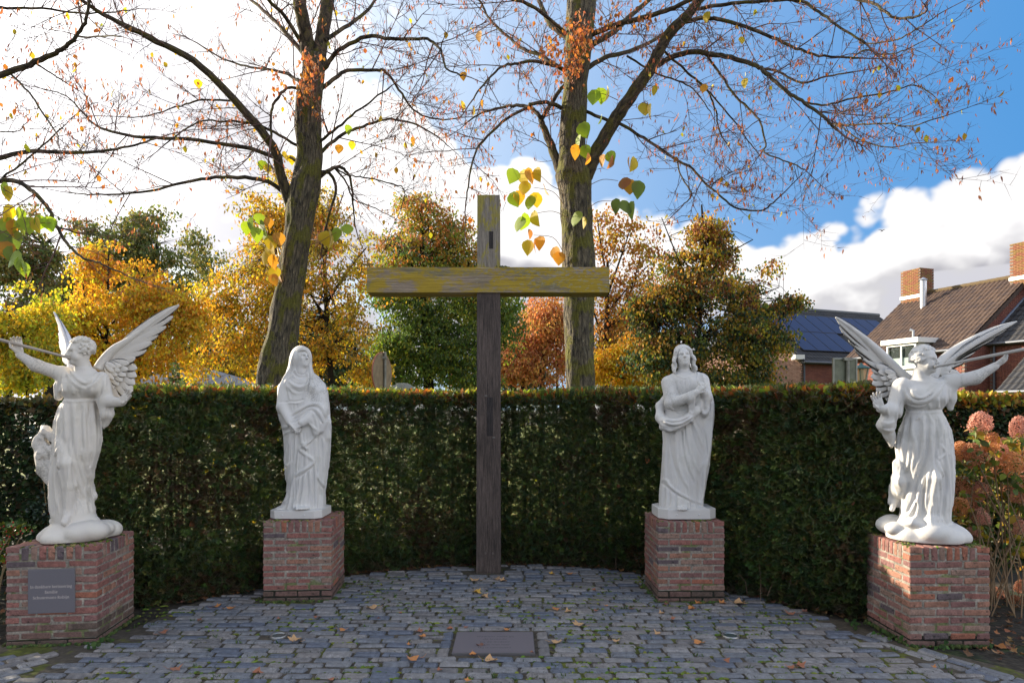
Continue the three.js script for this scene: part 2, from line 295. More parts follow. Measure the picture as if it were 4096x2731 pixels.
// inscription slab set flush in the paving
{
  const cv = document.createElement('canvas'); cv.width = 1024; cv.height = 720; const c = cv.getContext('2d');
  c.fillStyle = '#6a6568'; c.fillRect(0, 0, 1024, 720);
  for (let i = 0; i < 26000; i++) { const k = Math.floor(R(70, 132)); c.fillStyle = `rgba(${k},${k - 4},${k - 2},0.45)`; c.fillRect(R(0, 1024), R(0, 720), R(1, 3), R(1, 3)); }
  c.fillStyle = '#474349'; c.textAlign = 'center'; c.textBaseline = 'middle'; c.font = '64px sans-serif';
  ['Waarom zoekt gij', 'de levende', 'bij de doden?', 'Hij is niet hier', 'Hij is verrezen!'].forEach((s, i) => c.fillText(s, 520, 165 + i * 96));
  const t = new THREE.CanvasTexture(cv); t.colorSpace = THREE.SRGBColorSpace;
  const o = thing('inscription_slab', 'flat grey stone slab with faint engraved Dutch text, set in the paving before the cross', 'stone slab', [-0.14, 0.0, -5.215]);
  const g = chamferBox(0.63, 0.04, 0.48, 0.004); mesh('slab', boxUV(g, 2), std(C(0.10, 0.094, 0.098), 0.85, { bumpMap: soilBump, bumpScale: 0.002 }), o).position.y = 0.014;
  const f = new THREE.PlaneGeometry(0.62, 0.47); f.rotateX(-Math.PI / 2); mesh('inscription', f, std(C(0.9, 0.88, 0.92), 0.85, { map: t }), o).position.y = 0.0365;
}

// round lights sunk in the paving (switched off)
for (const [x, d, label] of [[-1.90, 5.39, 'round ground spotlight in the paving, before the veiled woman statue'], [1.78, 5.39, 'round ground spotlight in the paving, before the praying young man statue']]) {
  const o = thing('ground_spotlight', label, 'ground light', [x, 0.012, -d], 0, 'ground spotlights in the paving');
  const prof = [[0.052, 0.014], [0.056, 0.020], [0.066, 0.0205], [0.070, 0.016], [0.070, -0.01]].map(q => new THREE.Vector2(...q));
  mesh('rim', new THREE.LatheGeometry(prof, 32), std(C(0.5, 0.5, 0.5), 0.35, { metalness: 0.9 }), o);
  const gl = new THREE.CylinderGeometry(0.0545, 0.0545, 0.006, 32); gl.translate(0, 0.013, 0);
  mesh('lens', gl, std(C(0.06, 0.08, 0.08), 0.08), o);
}

// ---------- brick plinths ----------
const brickTex = tex(512, 512, (u, v) => { const a = tn(u, v, 10, 5, 12.2), b = tn(u, v, 55, 3, 3.4), s = sm(0.2, 0.3, tn(u, v, 20, 3, 6.1)), k = 0.82 + 0.3 * a + 0.26 * b; return [k * (1 - 0.35 * s), k * (1 - 0.3 * s), k * (1 - 0.3 * s)]; });
const brickBump = grey(512, 512, (u, v) => 0.55 + 0.4 * tn(u, v, 14, 5, 2.7) - 0.5 * sm(0.2, 0.32, tn(u, v, 20, 3, 6.1)));
const brickMats = [[0.35, 0.15, 0.125], [0.31, 0.15, 0.13], [0.40, 0.20, 0.14], [0.36, 0.23, 0.18], [0.27, 0.135, 0.125], [0.34, 0.18, 0.155], [0.43, 0.165, 0.105], [0.16, 0.12, 0.13]].map(c => std(C(...c), 0.9, { map: brickTex, bumpMap: brickBump, bumpScale: 0.006 }));
const brickDirty = [[0.19, 0.125, 0.10], [0.15, 0.105, 0.085], [0.22, 0.13, 0.11]].map(c => std(C(...c), 0.95, { map: brickTex, bumpMap: brickBump, bumpScale: 0.007 }));
const mortarTex = tex(512, 512, (u, v) => { const k = 0.72 + 0.3 * tn(u, v, 12, 4, 5.2) + 0.3 * tn(u, v, 60, 2, 9.2), m = sm(0.1, 0.3, tn(u, v, 5, 4, 1.7)); return [k * (1 - 0.2 * m), k * (1 - 0.12 * m), k * (1 - 0.35 * m)]; });
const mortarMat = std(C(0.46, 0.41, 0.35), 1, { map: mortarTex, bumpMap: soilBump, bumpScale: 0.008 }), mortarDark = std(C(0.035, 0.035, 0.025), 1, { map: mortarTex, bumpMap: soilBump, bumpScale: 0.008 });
const topMat = std(C(0.24, 0.20, 0.12), 1, { map: soilTex, bumpMap: soilBump, bumpScale: 0.01 });
const bvar = {};
function brickShape(w, h, d) { const key = [w, h, d].map(v => Math.round(v * 200)).join('_') + '_' + Math.floor(R(0, 4)); if (!bvar[key]) bvar[key] = boxUV(chamferBox(w, h, d, 0.006, 0.0028), 1.7, R(0, 1), R(0, 1)); return bvar[key]; }
function plinth(label, cx, cd, turn, W, sides, plaque, darkRows) {
  const o = thing('brick_plinth', label, 'plinth', [cx, 0, -cd], turn, 'brick plinths carrying the statues');
  const J = 0.0145, pitch = 0.0622, rows = 11, hb = pitch - J, capH = 0.107, H = rows * pitch + capH, B = 0.098;
  mesh('mortar', box(W - 0.009, rows * pitch + 0.05 - darkRows * pitch, W - 0.009, 0, (rows * pitch + 0.05 + darkRows * pitch) / 2, 0), mortarMat, o);
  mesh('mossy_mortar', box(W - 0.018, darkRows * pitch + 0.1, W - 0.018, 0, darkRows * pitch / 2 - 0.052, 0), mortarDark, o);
  mesh('mortar', box(W - 0.012, capH - 0.058, W - 0.012, 0, rows * pitch + 0.05 + (capH - 0.058) / 2 - 0.003, 0), mortarMat, o);
  const put = (x, y, z, w, h, d, low) => { const m = mesh('brick', brickShape(w, h, d), low ? pick(brickDirty) : brickMats[Math.floor(Math.pow(rnd(), 1.35) * brickMats.length)], o); m.position.set(x + R(-0.002, 0.002), y, z + R(-0.002, 0.002)); m.rotation.set(0, R(-0.008, 0.008), R(-0.006, 0.006)); return m; };
  // run of bricks along one face; face 0 front(+z) 1 right(+x) 2 back 3 left
  const face = (f, s, y, w, h, d, low) => { const off = W / 2 - d / 2 + R(-0.002, 0.0025); if (f === 0) put(s, y, off, w, h, d, low); if (f === 2) put(s, y, -off, w, h, d, low); if (f === 1) put(off, y, s, d, h, w, low); if (f === 3) put(-off, y, s, d, h, w, low); };
  for (let r = 0; r < rows; r++) {
    const y = r * pitch + pitch / 2 - 0.002, low = r < 1 + (rnd() < 0.5 ? 1 : 0) || (r < 3 && rnd() < 0.5), A = r % 2 === 0;
    for (const f of sides) {
      const isLong = (f % 2 === 0) === A, n = isLong ? 3 : 2, span = isLong ? W : W - 2 * B - 2 * J, L = (span - (n - 1) * J) / n;
      for (let i = 0; i < n; i++) face(f, -span / 2 + L / 2 + i * (L + J), y, L, hb, B, low);
    }
    if (!sides.includes(2)) for (const s of [-1, 1]) if (A && sides.includes(s > 0 ? 1 : 3)) put(s * (W / 2 - 0.1), y, -(W / 2 - B / 2), 0.2, hb, B, low); // far corners seen on the side faces
  }
  const y0 = rows * pitch, hh = (capH - J) / 2;
  for (const sx of [-1, 1]) for (const sz of [-1, 1]) for (let k = 0; k < 2; k++) put(sx * (W / 2 - B / 2), y0 + hh / 2 + k * (hh + J) - 0.002, sz * (W / 2 - B / 2), B, hh, B, false);
  const n = 7, span = W - 2 * B - 2 * J, L = (span - (n - 1) * J) / n;
  for (let f = 0; f < 4; f++) for (let i = 0; i < n; i++) face(f, -span / 2 + L / 2 + i * (L + J), y0 + capH / 2 - 0.002, L, capH - 0.004, 0.19, false);
  // moss on the top edge and at the foot
  const moss = [], mg = new THREE.IcosahedronGeometry(1, 1);
  for (let k = 0; k < 700; k++) { const x = R(-W / 2, W / 2) * 0.99, z = R(-W / 2, W / 2) * 0.99; if (fbm(x * 4 + cx * 3, z * 4, 2.2 + cd, 3) < 0.06) continue; const s = R(0.003, 0.010); moss.push([M4(V3(x, H - 0.006, z), randQ(), V3(s * 1.6, s * 0.7, s * 1.6)), vary(pick([[0.10, 0.14, 0.015], [0.06, 0.09, 0.015], [0.16, 0.15, 0.05]]), 0.2)]); }
  for (let k = 0; k < 260; k++) { const f = pick([0, 1, 3]), s = R(-W / 2, W / 2), e = W / 2 + R(0, 0.03), q = R(0.004, 0.013); moss.push([M4(f === 0 ? V3(s, 0.02, e) : V3(f === 1 ? e : -e, 0.02, s), randQ(), V3(q * 1.7, q, q * 1.4)), vary([0.05, 0.075, 0.018], 0.3)]); }
  instances('moss', mg, std(C(1, 1, 1), 1), moss, o);
  if (plaque) {
    const cv = document.createElement('canvas'); cv.width = 1024; cv.height = 1024; const c = cv.getContext('2d');
    c.fillStyle = '#6f6c72'; c.fillRect(0, 0, 1024, 1024);
    for (let i = 0; i < 60000; i++) { const k = Math.floor(R(84, 136)); c.fillStyle = `rgba(${k},${k - 3},${k + 2},0.4)`; c.fillRect(R(0, 1024), R(0, 1024), R(1, 4), R(1, 4)); }
    c.fillStyle = '#cfc4bc'; c.textAlign = 'center'; c.textBaseline = 'middle'; c.font = '86px serif';
    ['In dankbare herinnering', 'familie', 'Schuurmans-Robijn'].forEach((s, i) => c.fillText(s, 512, 400 + i * 128, 930));
    const t = new THREE.CanvasTexture(cv); t.colorSpace = THREE.SRGBColorSpace;
    const p = mesh('plaque', box(0.342, 0.345, 0.02), std(C(0.13, 0.125, 0.135), 0.7, { bumpMap: soilBump, bumpScale: 0.002 }), o); p.position.set(0.005, 0.443, W / 2 + 0.002);
    p.userData.label = 'square grey stone plaque with a light engraved dedication';
    const f = mesh('inscription', new THREE.PlaneGeometry(0.336, 0.339), std(C(0.8, 0.8, 0.82), 0.7, { map: t }), p); f.position.z = 0.0122;
  }
  return H;
}
const PLINTHS = { angelL: [-3.655, 5.525, 0.12], mary: [-2.088, 6.70, 0.06], john: [1.722, 6.675, 0], angelR: [3.425, 5.49, 0] };
const PH = plinth('brick plinth with the square grey inscription plaque, under the trumpeting angel beside the holly', ...PLINTHS.angelL, 0.665, [0, 1, 3, 2], true, 1);
plinth('brick plinth with black moss lines at its foot, under the veiled woman statue', ...PLINTHS.mary, 0.65, [0, 1, 3, 2], false, 2);
plinth('brick plinth under the long-haired praying young man statue', ...PLINTHS.john, 0.64, [0, 1, 3, 2], false, 2);
plinth('brick plinth under the trumpeting angel beside the hydrangea bush', ...PLINTHS.angelR, 0.63, [0, 1, 3, 2], false, 1.5);

// ---------- statues: signed distance fields meshed by surface nets ----------
const smin = (a, b, k) => { const h = Math.max(k - Math.abs(a - b), 0) / k; return Math.min(a, b) - h * h * k * 0.25; };
const smax = (a, b, k) => -smin(-a, -b, k);
function surfaceNets(lo, hi, h, evalBlock) {
  const B = 8, nb = [0, 1, 2].map(i => Math.ceil((hi[i] - lo[i]) / (h * B)) || 1), n = nb.map(v => v * B + 1), [nx, ny, nz] = n;
  const val = new Float32Array(nx * ny * nz).fill(1), id = (i, j, k) => (k * ny + j) * nx + i;
  for (let c = 0; c < nb[2]; c++) for (let b = 0; b < nb[1]; b++) for (let a = 0; a < nb[0]; a++) {
    const cx = lo[0] + (a + 0.5) * B * h, cy = lo[1] + (b + 0.5) * B * h, cz = lo[2] + (c + 0.5) * B * h, rad = B * h * 0.87;
    const f = evalBlock(cx, cy, cz, rad), d = f(cx, cy, cz), full = Math.abs(d) < rad * 1.9 + 0.02;
    for (let k = c * B; k <= (c + 1) * B; k++) for (let j = b * B; j <= (b + 1) * B; j++) for (let i = a * B; i <= (a + 1) * B; i++) { if (k === (c + 1) * B && c < nb[2] - 1 && !full) continue; val[id(i, j, k)] = full ? f(lo[0] + i * h, lo[1] + j * h, lo[2] + k * h) : d > 0 ? 1 : -1; }
  }
  const vid = new Int32Array(nx * ny * nz).fill(-1), pos = [], ix = [];
  const CO = [[0, 0, 0], [1, 0, 0], [0, 1, 0], [1, 1, 0], [0, 0, 1], [1, 0, 1], [0, 1, 1], [1, 1, 1]], ED = [[0, 1], [2, 3], [4, 5], [6, 7], [0, 2], [1, 3], [4, 6], [5, 7], [0, 4], [1, 5], [2, 6], [3, 7]];
  const v = new Float32Array(8);
  for (let k = 0; k < nz - 1; k++) for (let j = 0; j < ny - 1; j++) for (let i = 0; i < nx - 1; i++) {
    let m = 0; for (let q = 0; q < 8; q++) { v[q] = val[id(i + CO[q][0], j + CO[q][1], k + CO[q][2])]; if (v[q] < 0) m |= 1 << q; }
    if (m === 0 || m === 255) continue;
    let x = 0, y = 0, z = 0, e = 0;
    for (const [a, b] of ED) if ((v[a] < 0) !== (v[b] < 0)) { const t = v[a] / (v[a] - v[b]); x += CO[a][0] + t * (CO[b][0] - CO[a][0]); y += CO[a][1] + t * (CO[b][1] - CO[a][1]); z += CO[a][2] + t * (CO[b][2] - CO[a][2]); e++; }
    vid[id(i, j, k)] = pos.length / 3; pos.push(lo[0] + (i + x / e) * h, lo[1] + (j + y / e) * h, lo[2] + (k + z / e) * h);
  }
  const quad = (a, b, c, d, flip) => { if (a < 0 || b < 0 || c < 0 || d < 0) return; flip ? ix.push(a, c, b, a, d, c) : ix.push(a, b, c, a, c, d); };
  for (let k = 1; k < nz - 1; k++) for (let j = 1; j < ny - 1; j++) for (let i = 1; i < nx - 1; i++) {
    const s = val[id(i, j, k)] < 0;
    if (s !== val[id(i + 1, j, k)] < 0) quad(vid[id(i, j - 1, k - 1)], vid[id(i, j, k - 1)], vid[id(i, j, k)], vid[id(i, j - 1, k)], !s);
    if (s !== val[id(i, j + 1, k)] < 0) quad(vid[id(i - 1, j, k - 1)], vid[id(i - 1, j, k)], vid[id(i, j, k)], vid[id(i, j, k - 1)], !s);
    if (s !== val[id(i, j, k + 1)] < 0) quad(vid[id(i - 1, j - 1, k)], vid[id(i, j - 1, k)], vid[id(i, j, k)], vid[id(i - 1, j, k)], !s);
  }
  const g = new THREE.BufferGeometry(); g.setAttribute('position', new THREE.Float32BufferAttribute(pos, 3)); g.setIndex(ix); g.computeVertexNormals(); return g;
}
// long cloth folds running down from a waist: ridges by angle round an axis, fading in between y1 (top) and y0
const pleats = (cx, cz, y0, y1, amp, f, seed) => (x, y, z) => { if (y < y0 || y > y1) return 0; const th = Math.atan2(x - cx, z - cz), wv = noise(th * 1.4 + seed, y * 2.2, 3.1) * 0.5, n = noise((th + wv * 0.35) * f, y * 0.9 + seed, seed), n2 = noise((th + wv * 0.3) * f * 2.1, y * 1.3, seed + 9); const r = 1 - Math.min(1, Math.abs(n) * 2.5), r2 = 1 - Math.min(1, Math.abs(n2) * 2.5); return amp * (r * r - 0.35 + 0.45 * (r2 * r2 - 0.3)) * sm(y1, y1 - 0.10, y) * sm(y0, y0 + 0.04, y); };
class Field {
  constructor() { this.base = []; this.cuts = []; this.folds = []; }
  add(f, c, r, k = 0.03) { this.base.push({ f, c, r, k }); return this; }
  cone(a, b, r1, r2, k = 0.03) { // tapered capsule
    const ax = a.x, ay = a.y, az = a.z, bx = b.x - ax, by = b.y - ay, bz = b.z - az, l2 = bx * bx + by * by + bz * bz || 1e-9;
    return this.add((x, y, z) => { const px = x - ax, py = y - ay, pz = z - az, t = Math.max(0, Math.min(1, (px * bx + py * by + pz * bz) / l2)), qx = px - bx * t, qy = py - by * t, qz = pz - bz * t; return Math.sqrt(qx * qx + qy * qy + qz * qz) - (r1 + (r2 - r1) * t); }, a.clone().lerp(b, 0.5), a.distanceTo(b) / 2 + Math.max(r1, r2), k);
  }
  chain(pts, rad, k) { for (let i = 0; i < pts.length - 1; i++) this.cone(pts[i], pts[i + 1], rad[i], rad[i + 1], k); return this; }
  ellFn(c, r, q) { const iq = q ? q.clone().invert() : null, m = Math.min(...r), v = V3(); return (x, y, z) => { v.set(x - c.x, y - c.y, z - c.z); if (iq) v.applyQuaternion(iq); const k0 = Math.hypot(v.x / r[0], v.y / r[1], v.z / r[2]), k1 = Math.hypot(v.x / (r[0] * r[0]), v.y / (r[1] * r[1]), v.z / (r[2] * r[2])); return k1 < 1e-6 ? -m : k0 * (k0 - 1) / k1; }; }
  ell(c, r, k = 0.03, q) { return this.add(this.ellFn(c, r, q), c, Math.max(...r), k); }
  cutEll(c, r, k = 0.02, q) { this.cuts.push({ f: this.ellFn(c, r, q), c, r: Math.max(...r), k }); return this; }
  // robe: ellipses stacked by height; rows [y, cx, cz, rx, rz] from top to bottom
  robe(rows, k = 0.03) {
    rows = rows.slice().sort((a, b) => a[0] - b[0]); const n = rows.length, y0 = rows[0][0], y1 = rows[n - 1][0];
    const cy = (y0 + y1) / 2; let far = 0; for (const r of rows) far = Math.max(far, Math.hypot(Math.abs(r[0] - cy), r[3] + Math.abs(r[1] - rows[0][1]), r[4]));
    return this.add((x, y, z) => {
      const yc = Math.max(y0, Math.min(y1, y)); let i = 0; while (i < n - 2 && yc > rows[i + 1][0]) i++;
      const a = rows[i], b = rows[i + 1], tt = (yc - a[0]) / (b[0] - a[0]), t = tt * tt * (3 - 2 * tt) * 0.5 + tt * 0.5;
      const cx = a[1] + (b[1] - a[1]) * t, cz = a[2] + (b[2] - a[2]) * t, rx = a[3] + (b[3] - a[3]) * t, rz = a[4] + (b[4] - a[4]) * t;
      const px = x - cx, pz = z - cz, k0 = Math.hypot(px / rx, pz / rz), k1 = Math.hypot(px / (rx * rx), pz / (rz * rz)), d2 = k1 < 1e-6 ? -Math.min(rx, rz) : k0 * (k0 - 1) / k1, dy = Math.max(y - y1, y0 - y);
      return dy > 0 ? (d2 > 0 ? Math.hypot(d2, dy) : dy) : Math.max(d2, dy);
    }, V3(rows[0][1], cy, rows[0][2]), far + 0.1, k);
  }
  fold(pts, w, h) { const c = pts.reduce((a, p) => a.add(p), V3()).multiplyScalar(1 / pts.length); let r = 0; for (const p of pts) r = Math.max(r, p.distanceTo(c)); const cum = [0]; for (let i = 1; i < pts.length; i++) cum.push(cum[i - 1] + pts[i].distanceTo(pts[i - 1])); this.folds.push({ pts, w, h, c, r, cum }); return this; }
  block(cx, cy, cz, rad) {
    const near = (o, m) => Math.hypot(o.c.x - cx, o.c.y - cy, o.c.z - cz) < o.r + rad + m;
    const base = this.base.filter(o => near(o, 0.1)), cuts = this.cuts.filter(o => near(o, 0.04)), folds = this.folds.filter(o => near(o, o.w * 2.6));
    return (x, y, z) => {
      let d = 0.5; for (const o of base) d = smin(d, o.f(x, y, z), o.k);
      for (const o of cuts) d = smax(d, -o.f(x, y, z), o.k);
      if (Math.abs(d) < 0.08) for (const o of folds) {
        let best = 1e9, at = 0; const P = o.pts;
        for (let i = 0; i < P.length - 1; i++) { const a = P[i], b = P[i + 1], bx = b.x - a.x, by = b.y - a.y, bz = b.z - a.z, l2 = bx * bx + by * by + bz * bz || 1e-9, px = x - a.x, py = y - a.y, pz = z - a.z, t = Math.max(0, Math.min(1, (px * bx + py * by + pz * bz) / l2)), q = (px - bx * t) ** 2 + (py - by * t) ** 2 + (pz - bz * t) ** 2; if (q < best) { best = q; at = o.cum[i] + (o.cum[i + 1] - o.cum[i]) * t; } }
        const s = at / o.cum[o.cum.length - 1], tp = Math.min(1, Math.min(s, 1 - s) * 5 + 0.15);
        d -= o.h * Math.exp(-best / (o.w * o.w)) * tp;
      }
      if (this.pleat && Math.abs(d) < 0.04) d -= this.pleat(x, y, z);
      return d;
    };
  }
  whole() { return this.block(0, 0, 0, 1e4); }
  meshed(h, pad = 0.03) { const lo = [1e9, 1e9, 1e9], hi = [-1e9, -1e9, -1e9]; for (const o of this.base) ['x', 'y', 'z'].forEach((a, i) => { lo[i] = Math.min(lo[i], o.c[a] - o.r - pad); hi[i] = Math.max(hi[i], o.c[a] + o.r + pad); }); return surfaceNets(lo, hi, h, (x, y, z, r) => this.block(x, y, z, r)); }
}
const EYEV = V3(0, EYE, 0);
function tracer(field, d0) { // a photo pixel -> the point of the field first met along that line of sight
  const f = field.whole();
  return (sx, sy) => { const dir = ps(sx, sy, 1).sub(EYEV); let d = d0 - 0.55; for (let i = 0; i < 90; i++) { const p = EYEV.clone().addScaledVector(dir, d), v = f(p.x, p.y, p.z); if (v < 0.0015) return p; d += Math.max(0.0015, v * 0.6); if (d > d0 + 0.3) break; } return null; };
}
// a head about 0.225 m high in its own frame: +z the face, +y up
function headInto(field, c, q, s, opts = {}) {
  const T = (x, y, z) => V3(x, y, z).multiplyScalar(s).applyQuaternion(q).add(c), E = (x, y, z, r, k) => field.ell(T(x, y, z), r.map(v => v * s), (k || 0.02) * s, q);
  E(0, 0.035, -0.012, [0.076, 0.088, 0.096]); E(0, -0.028, 0.018, [0.060, 0.080, 0.070], 0.03); E(0, -0.06, 0.035, [0.042, 0.045, 0.05], 0.03);
  E(0, 0.03, 0.068, [0.052, 0.022, 0.016], 0.02);                                                     // brow
  field.cone(T(0, 0.026, 0.084), T(0, -0.017, 0.112), 0.0075 * s, 0.0105 * s, 0.012 * s); E(0, -0.021, 0.100, [0.017, 0.009, 0.012], 0.008);
  E(0.036, -0.018, 0.062, [0.022, 0.026, 0.018], 0.02); E(-0.036, -0.018, 0.062, [0.022, 0.026, 0.018], 0.02);   // cheeks
  E(0, -0.0845, 0.070, [0.021, 0.018, 0.018], 0.02);
  E(0, -0.0455, 0.086, [0.023, 0.0065, 0.010], 0.005); E(0, -0.059, 0.084, [0.019, 0.0075, 0.010], 0.005);
  for (const e of [-1, 1]) field.cutEll(T(e * 0.031, 0.009, 0.094), [0.021 * s, 0.0145 * s, 0.024 * s], 0.008 * s, q);
  field.cutEll(T(0, -0.0522, 0.098), [0.022 * s, 0.0022 * s, 0.012 * s], 0.004 * s, q);
  if (!opts.noEars) for (const e of [-1, 1]) E(e * 0.078, 0.0, -0.008, [0.010, 0.028, 0.018], 0.008);
  return T;
}
const eyesInto = (field, T, s, q) => { for (const e of [-1, 1]) { field.ell(T(e * 0.031, 0.0085, 0.0700), [0.0145 * s, 0.0088 * s, 0.0115 * s], 0.003 * s, q); field.cone(T(e * 0.014, 0.018, 0.0835), T(e * 0.048, 0.0165, 0.0735), 0.0035 * s, 0.003 * s, 0.006 * s); } };
// hand: wrist point, direction of the fingers, back-of-hand normal; curl per finger
function handInto(field, wrist, dir, nrm, s, curl, thumbSide = 1, spread = 0.12) {
  const f = dir.clone().normalize(), n = nrm.clone().addScaledVector(f, -nrm.dot(f)).normalize(), sd = V3().crossVectors(f, n).normalize();
  const T = (a, b, c) => wrist.clone().addScaledVector(f, a * s).addScaledVector(sd, b * s).addScaledVector(n, c * s);
  for (const b of [-0.026, -0.009, 0.009, 0.026]) field.cone(T(0.0, b * 0.6, 0), T(0.082, b, 0), 0.015 * s, 0.0125 * s, 0.014 * s);
  [[-0.030, 0.062], [-0.0105, 0.076], [0.010, 0.073], [0.029, 0.064]].forEach(([b, L], i) => {
    if (thumbSide > 0) b = -b; let p = T(0.082, b, 0), a = curl[i] * 0.5; let lat = b / 0.03 * spread;
    for (let k = 0; k < 3; k++) { const q = p.clone().addScaledVector(f, Math.cos(a) * L * [0.45, 0.32, 0.25][k] * s).addScaledVector(n, -Math.sin(a) * L * [0.45, 0.32, 0.25][k] * s).addScaledVector(sd, lat * L * 0.3 * s); field.cone(p, q, (0.0098 - k * 0.0008) * s, (0.0092 - k * 0.001) * s, 0.004 * s); p = q; a += curl[i]; }
  });
  const t0 = T(0.02, thumbSide * 0.022, -0.006), t1 = T(0.055, thumbSide * 0.048, -0.018), t2 = T(0.088, thumbSide * 0.050, -0.026);
  field.cone(t0, t1, 0.015 * s, 0.0115 * s, 0.01 * s); field.cone(t1, t2, 0.0115 * s, 0.0085 * s, 0.004 * s);
}
// painted stone: off-white with grey lichen speckle and dirt patches
const stoneGrain = grey(512, 512, (u, v) => 0.5 + 0.35 * tn(u, v, 40, 3, 6.3) + 0.3 * tn(u, v, 90, 2, 2.8));
const statueMat = std(C(1, 1, 1), 0.72, { vertexColors: true, bumpMap: stoneGrain, bumpScale: 0.002 });
function stoneColour(g, tone, dirt = () => 0, seed = 0) {
  const p = g.attributes.position, n = p.count, col = new Float32Array(n * 3), uv = new Float32Array(n * 2);
  for (let i = 0; i < n; i++) {
    const x = p.getX(i), y = p.getY(i), z = p.getZ(i), a = fbm(x * 7 + seed, y * 7, z * 7, 4), b = fbm(x * 110, y * 110, z * 110 + seed, 3);
    let k = 1 + 0.10 * a + 0.06 * b; const patch = Math.min(1, Math.max(0, dirt(x, y, z))), sp = patch * sm(-0.1, 0.35, b + 0.7 * a) * 0.5 + 0.10 * sm(0.18, 0.3, a);
    k *= 1 - sp; col[i * 3] = tone[0] * k; col[i * 3 + 1] = tone[1] * k; col[i * 3 + 2] = tone[2] * k * (1 - 0.05 * a);
    uv[i * 2] = (x + z * 0.7) * 1.6; uv[i * 2 + 1] = (y + z * 0.3) * 1.6;
  }
  g.setAttribute('color', new THREE.BufferAttribute(col, 3)); g.setAttribute('uv', new THREE.BufferAttribute(uv, 2)); return g;
}
function cropper(x0, y0, s) { return (x, y) => [x0 + x / s, y0 + y / s]; }
// rows in crop pixels [y, xl, xr, rz, dz] -> robe rows in the world, the slant of the sight line taken off the width
function rowsOf(cr, d0, list) {
  return list.map(([y, xl, xr, rz, dz = 0]) => { const [sl, sy] = cr(xl, y), [sr] = cr(xr, y), d = d0 - dz, a = ps(sl, sy, d), b = ps(sr, sy, d), w = (b.x - a.x) / 2, sh = Math.abs((a.x + b.x) / 2 / d); return [a.y, (a.x + b.x) / 2, a.z, Math.max(0.02, Math.sqrt(Math.max(0.0004, w * w - (sh * rz) ** 2))), rz]; });
}
function foldsInto(field, cr, d0, list) { const tr = tracer(field, d0); for (const [w, h, ...pts] of list) { const sp = smoothPath(pts.map(([x, y]) => V3(x, y, 0)), pts.map(() => 1), 4)[0]; const P = sp.map(p => tr(...cr(p.x, p.y))).filter(Boolean); if (P.length > 1) field.fold(P, w * (h > 0 ? 0.82 : 0.66), h * (h > 0 ? 1.5 : 2.0)); } }
// feather: blade from a to b, width, facing n
function feather(a, b, width, n, thick = 0.012, bend = 0) {
  const f = V3().subVectors(b, a), L = f.length(); f.normalize(); const s = V3().crossVectors(f, n).normalize(), m = V3().crossVectors(s, f).normalize(), N = 8, pos = [], ix = [];
  for (let i = 0; i <= N; i++) { const t = i / N, w = width / 2 * Math.min(1, 0.55 + t * 1.2) * Math.sqrt(Math.max(0.02, 1 - Math.pow(Math.max(0, (t - 0.55) / 0.45), 2.2))), c = a.clone().addScaledVector(f, t * L).addScaledVector(s, bend * L * Math.sin(t * Math.PI));
    [[-1, 0], [-0.5, 0.8], [0, 1.0], [0.12, 1.35], [0.5, 0.7], [1, 0], [0, -1]].forEach(([u, v]) => { const p = c.clone().addScaledVector(s, u * w).addScaledVector(m, v * thick / 2 * (1 - 0.5 * t)); pos.push(p.x, p.y, p.z); }); }
  for (let i = 0; i < N; i++) for (let k = 0; k < 7; k++) { const q = i * 7 + k, r = i * 7 + (k + 1) % 7; ix.push(q, r, q + 7, r, r + 7, q + 7); }
  for (let k = 1; k < 6; k++) { ix.push(0, k + 1, k); ix.push(N * 7, N * 7 + k, N * 7 + k + 1); }
  const g = new THREE.BufferGeometry(); g.setAttribute('position', new THREE.Float32BufferAttribute(pos, 3)); g.setIndex(ix); g.computeVertexNormals(); return g;
}
function finish(o, name, geos, tone, dirt, seed, parent = o) { // world-space geometry into the statue's own frame
  const g = mergeGeometries(geos.map(q => { const c = q.clone(); stoneColour(c, tone, dirt, seed); return c; }), false);
  g.applyMatrix4(new THREE.Matrix4().makeTranslation(-o.position.x, -o.position.y, -o.position.z)); return mesh(name, g, statueMat, parent);
}
const WHITE = [0.57, 0.562, 0.545];
const baseY = PH + 0.004;
function slabInto(o, w, d, h, cut, cz) { // chamfered plan, with bolts
  const s = new THREE.Shape(); s.moveTo(-w / 2, d / 2 - cut); s.lineTo(-w / 2 + cut, d / 2); s.lineTo(w / 2 - cut, d / 2); s.lineTo(w / 2, d / 2 - cut); s.lineTo(w / 2, -d / 2 + cut); s.lineTo(w / 2 - cut, -d / 2); s.lineTo(-w / 2 + cut, -d / 2); s.lineTo(-w / 2, -d / 2 + cut); s.closePath();
  const g = new THREE.ExtrudeGeometry(s, { depth: h - 0.016, bevelEnabled: true, bevelSize: 0.006, bevelThickness: 0.008, bevelSegments: 2 }); g.rotateX(Math.PI / 2); g.translate(0, h - 0.008, cz); g.deleteAttribute('uv');
  const ng = mergeVertices(g.clone()); const m = mesh('base', stoneColour(g, WHITE, () => 0.1, 3), statueMat, o);
  for (const bx of [-0.115, 0.10]) { const bg = new THREE.SphereGeometry(0.009, 10, 8); bg.scale(1, 1, 0.6); bg.translate(bx, h * 0.45, cz + d / 2 + 0.006); mesh('bolt', stoneColour(bg, [0.6, 0.6, 0.6]), statueMat, m); }
}

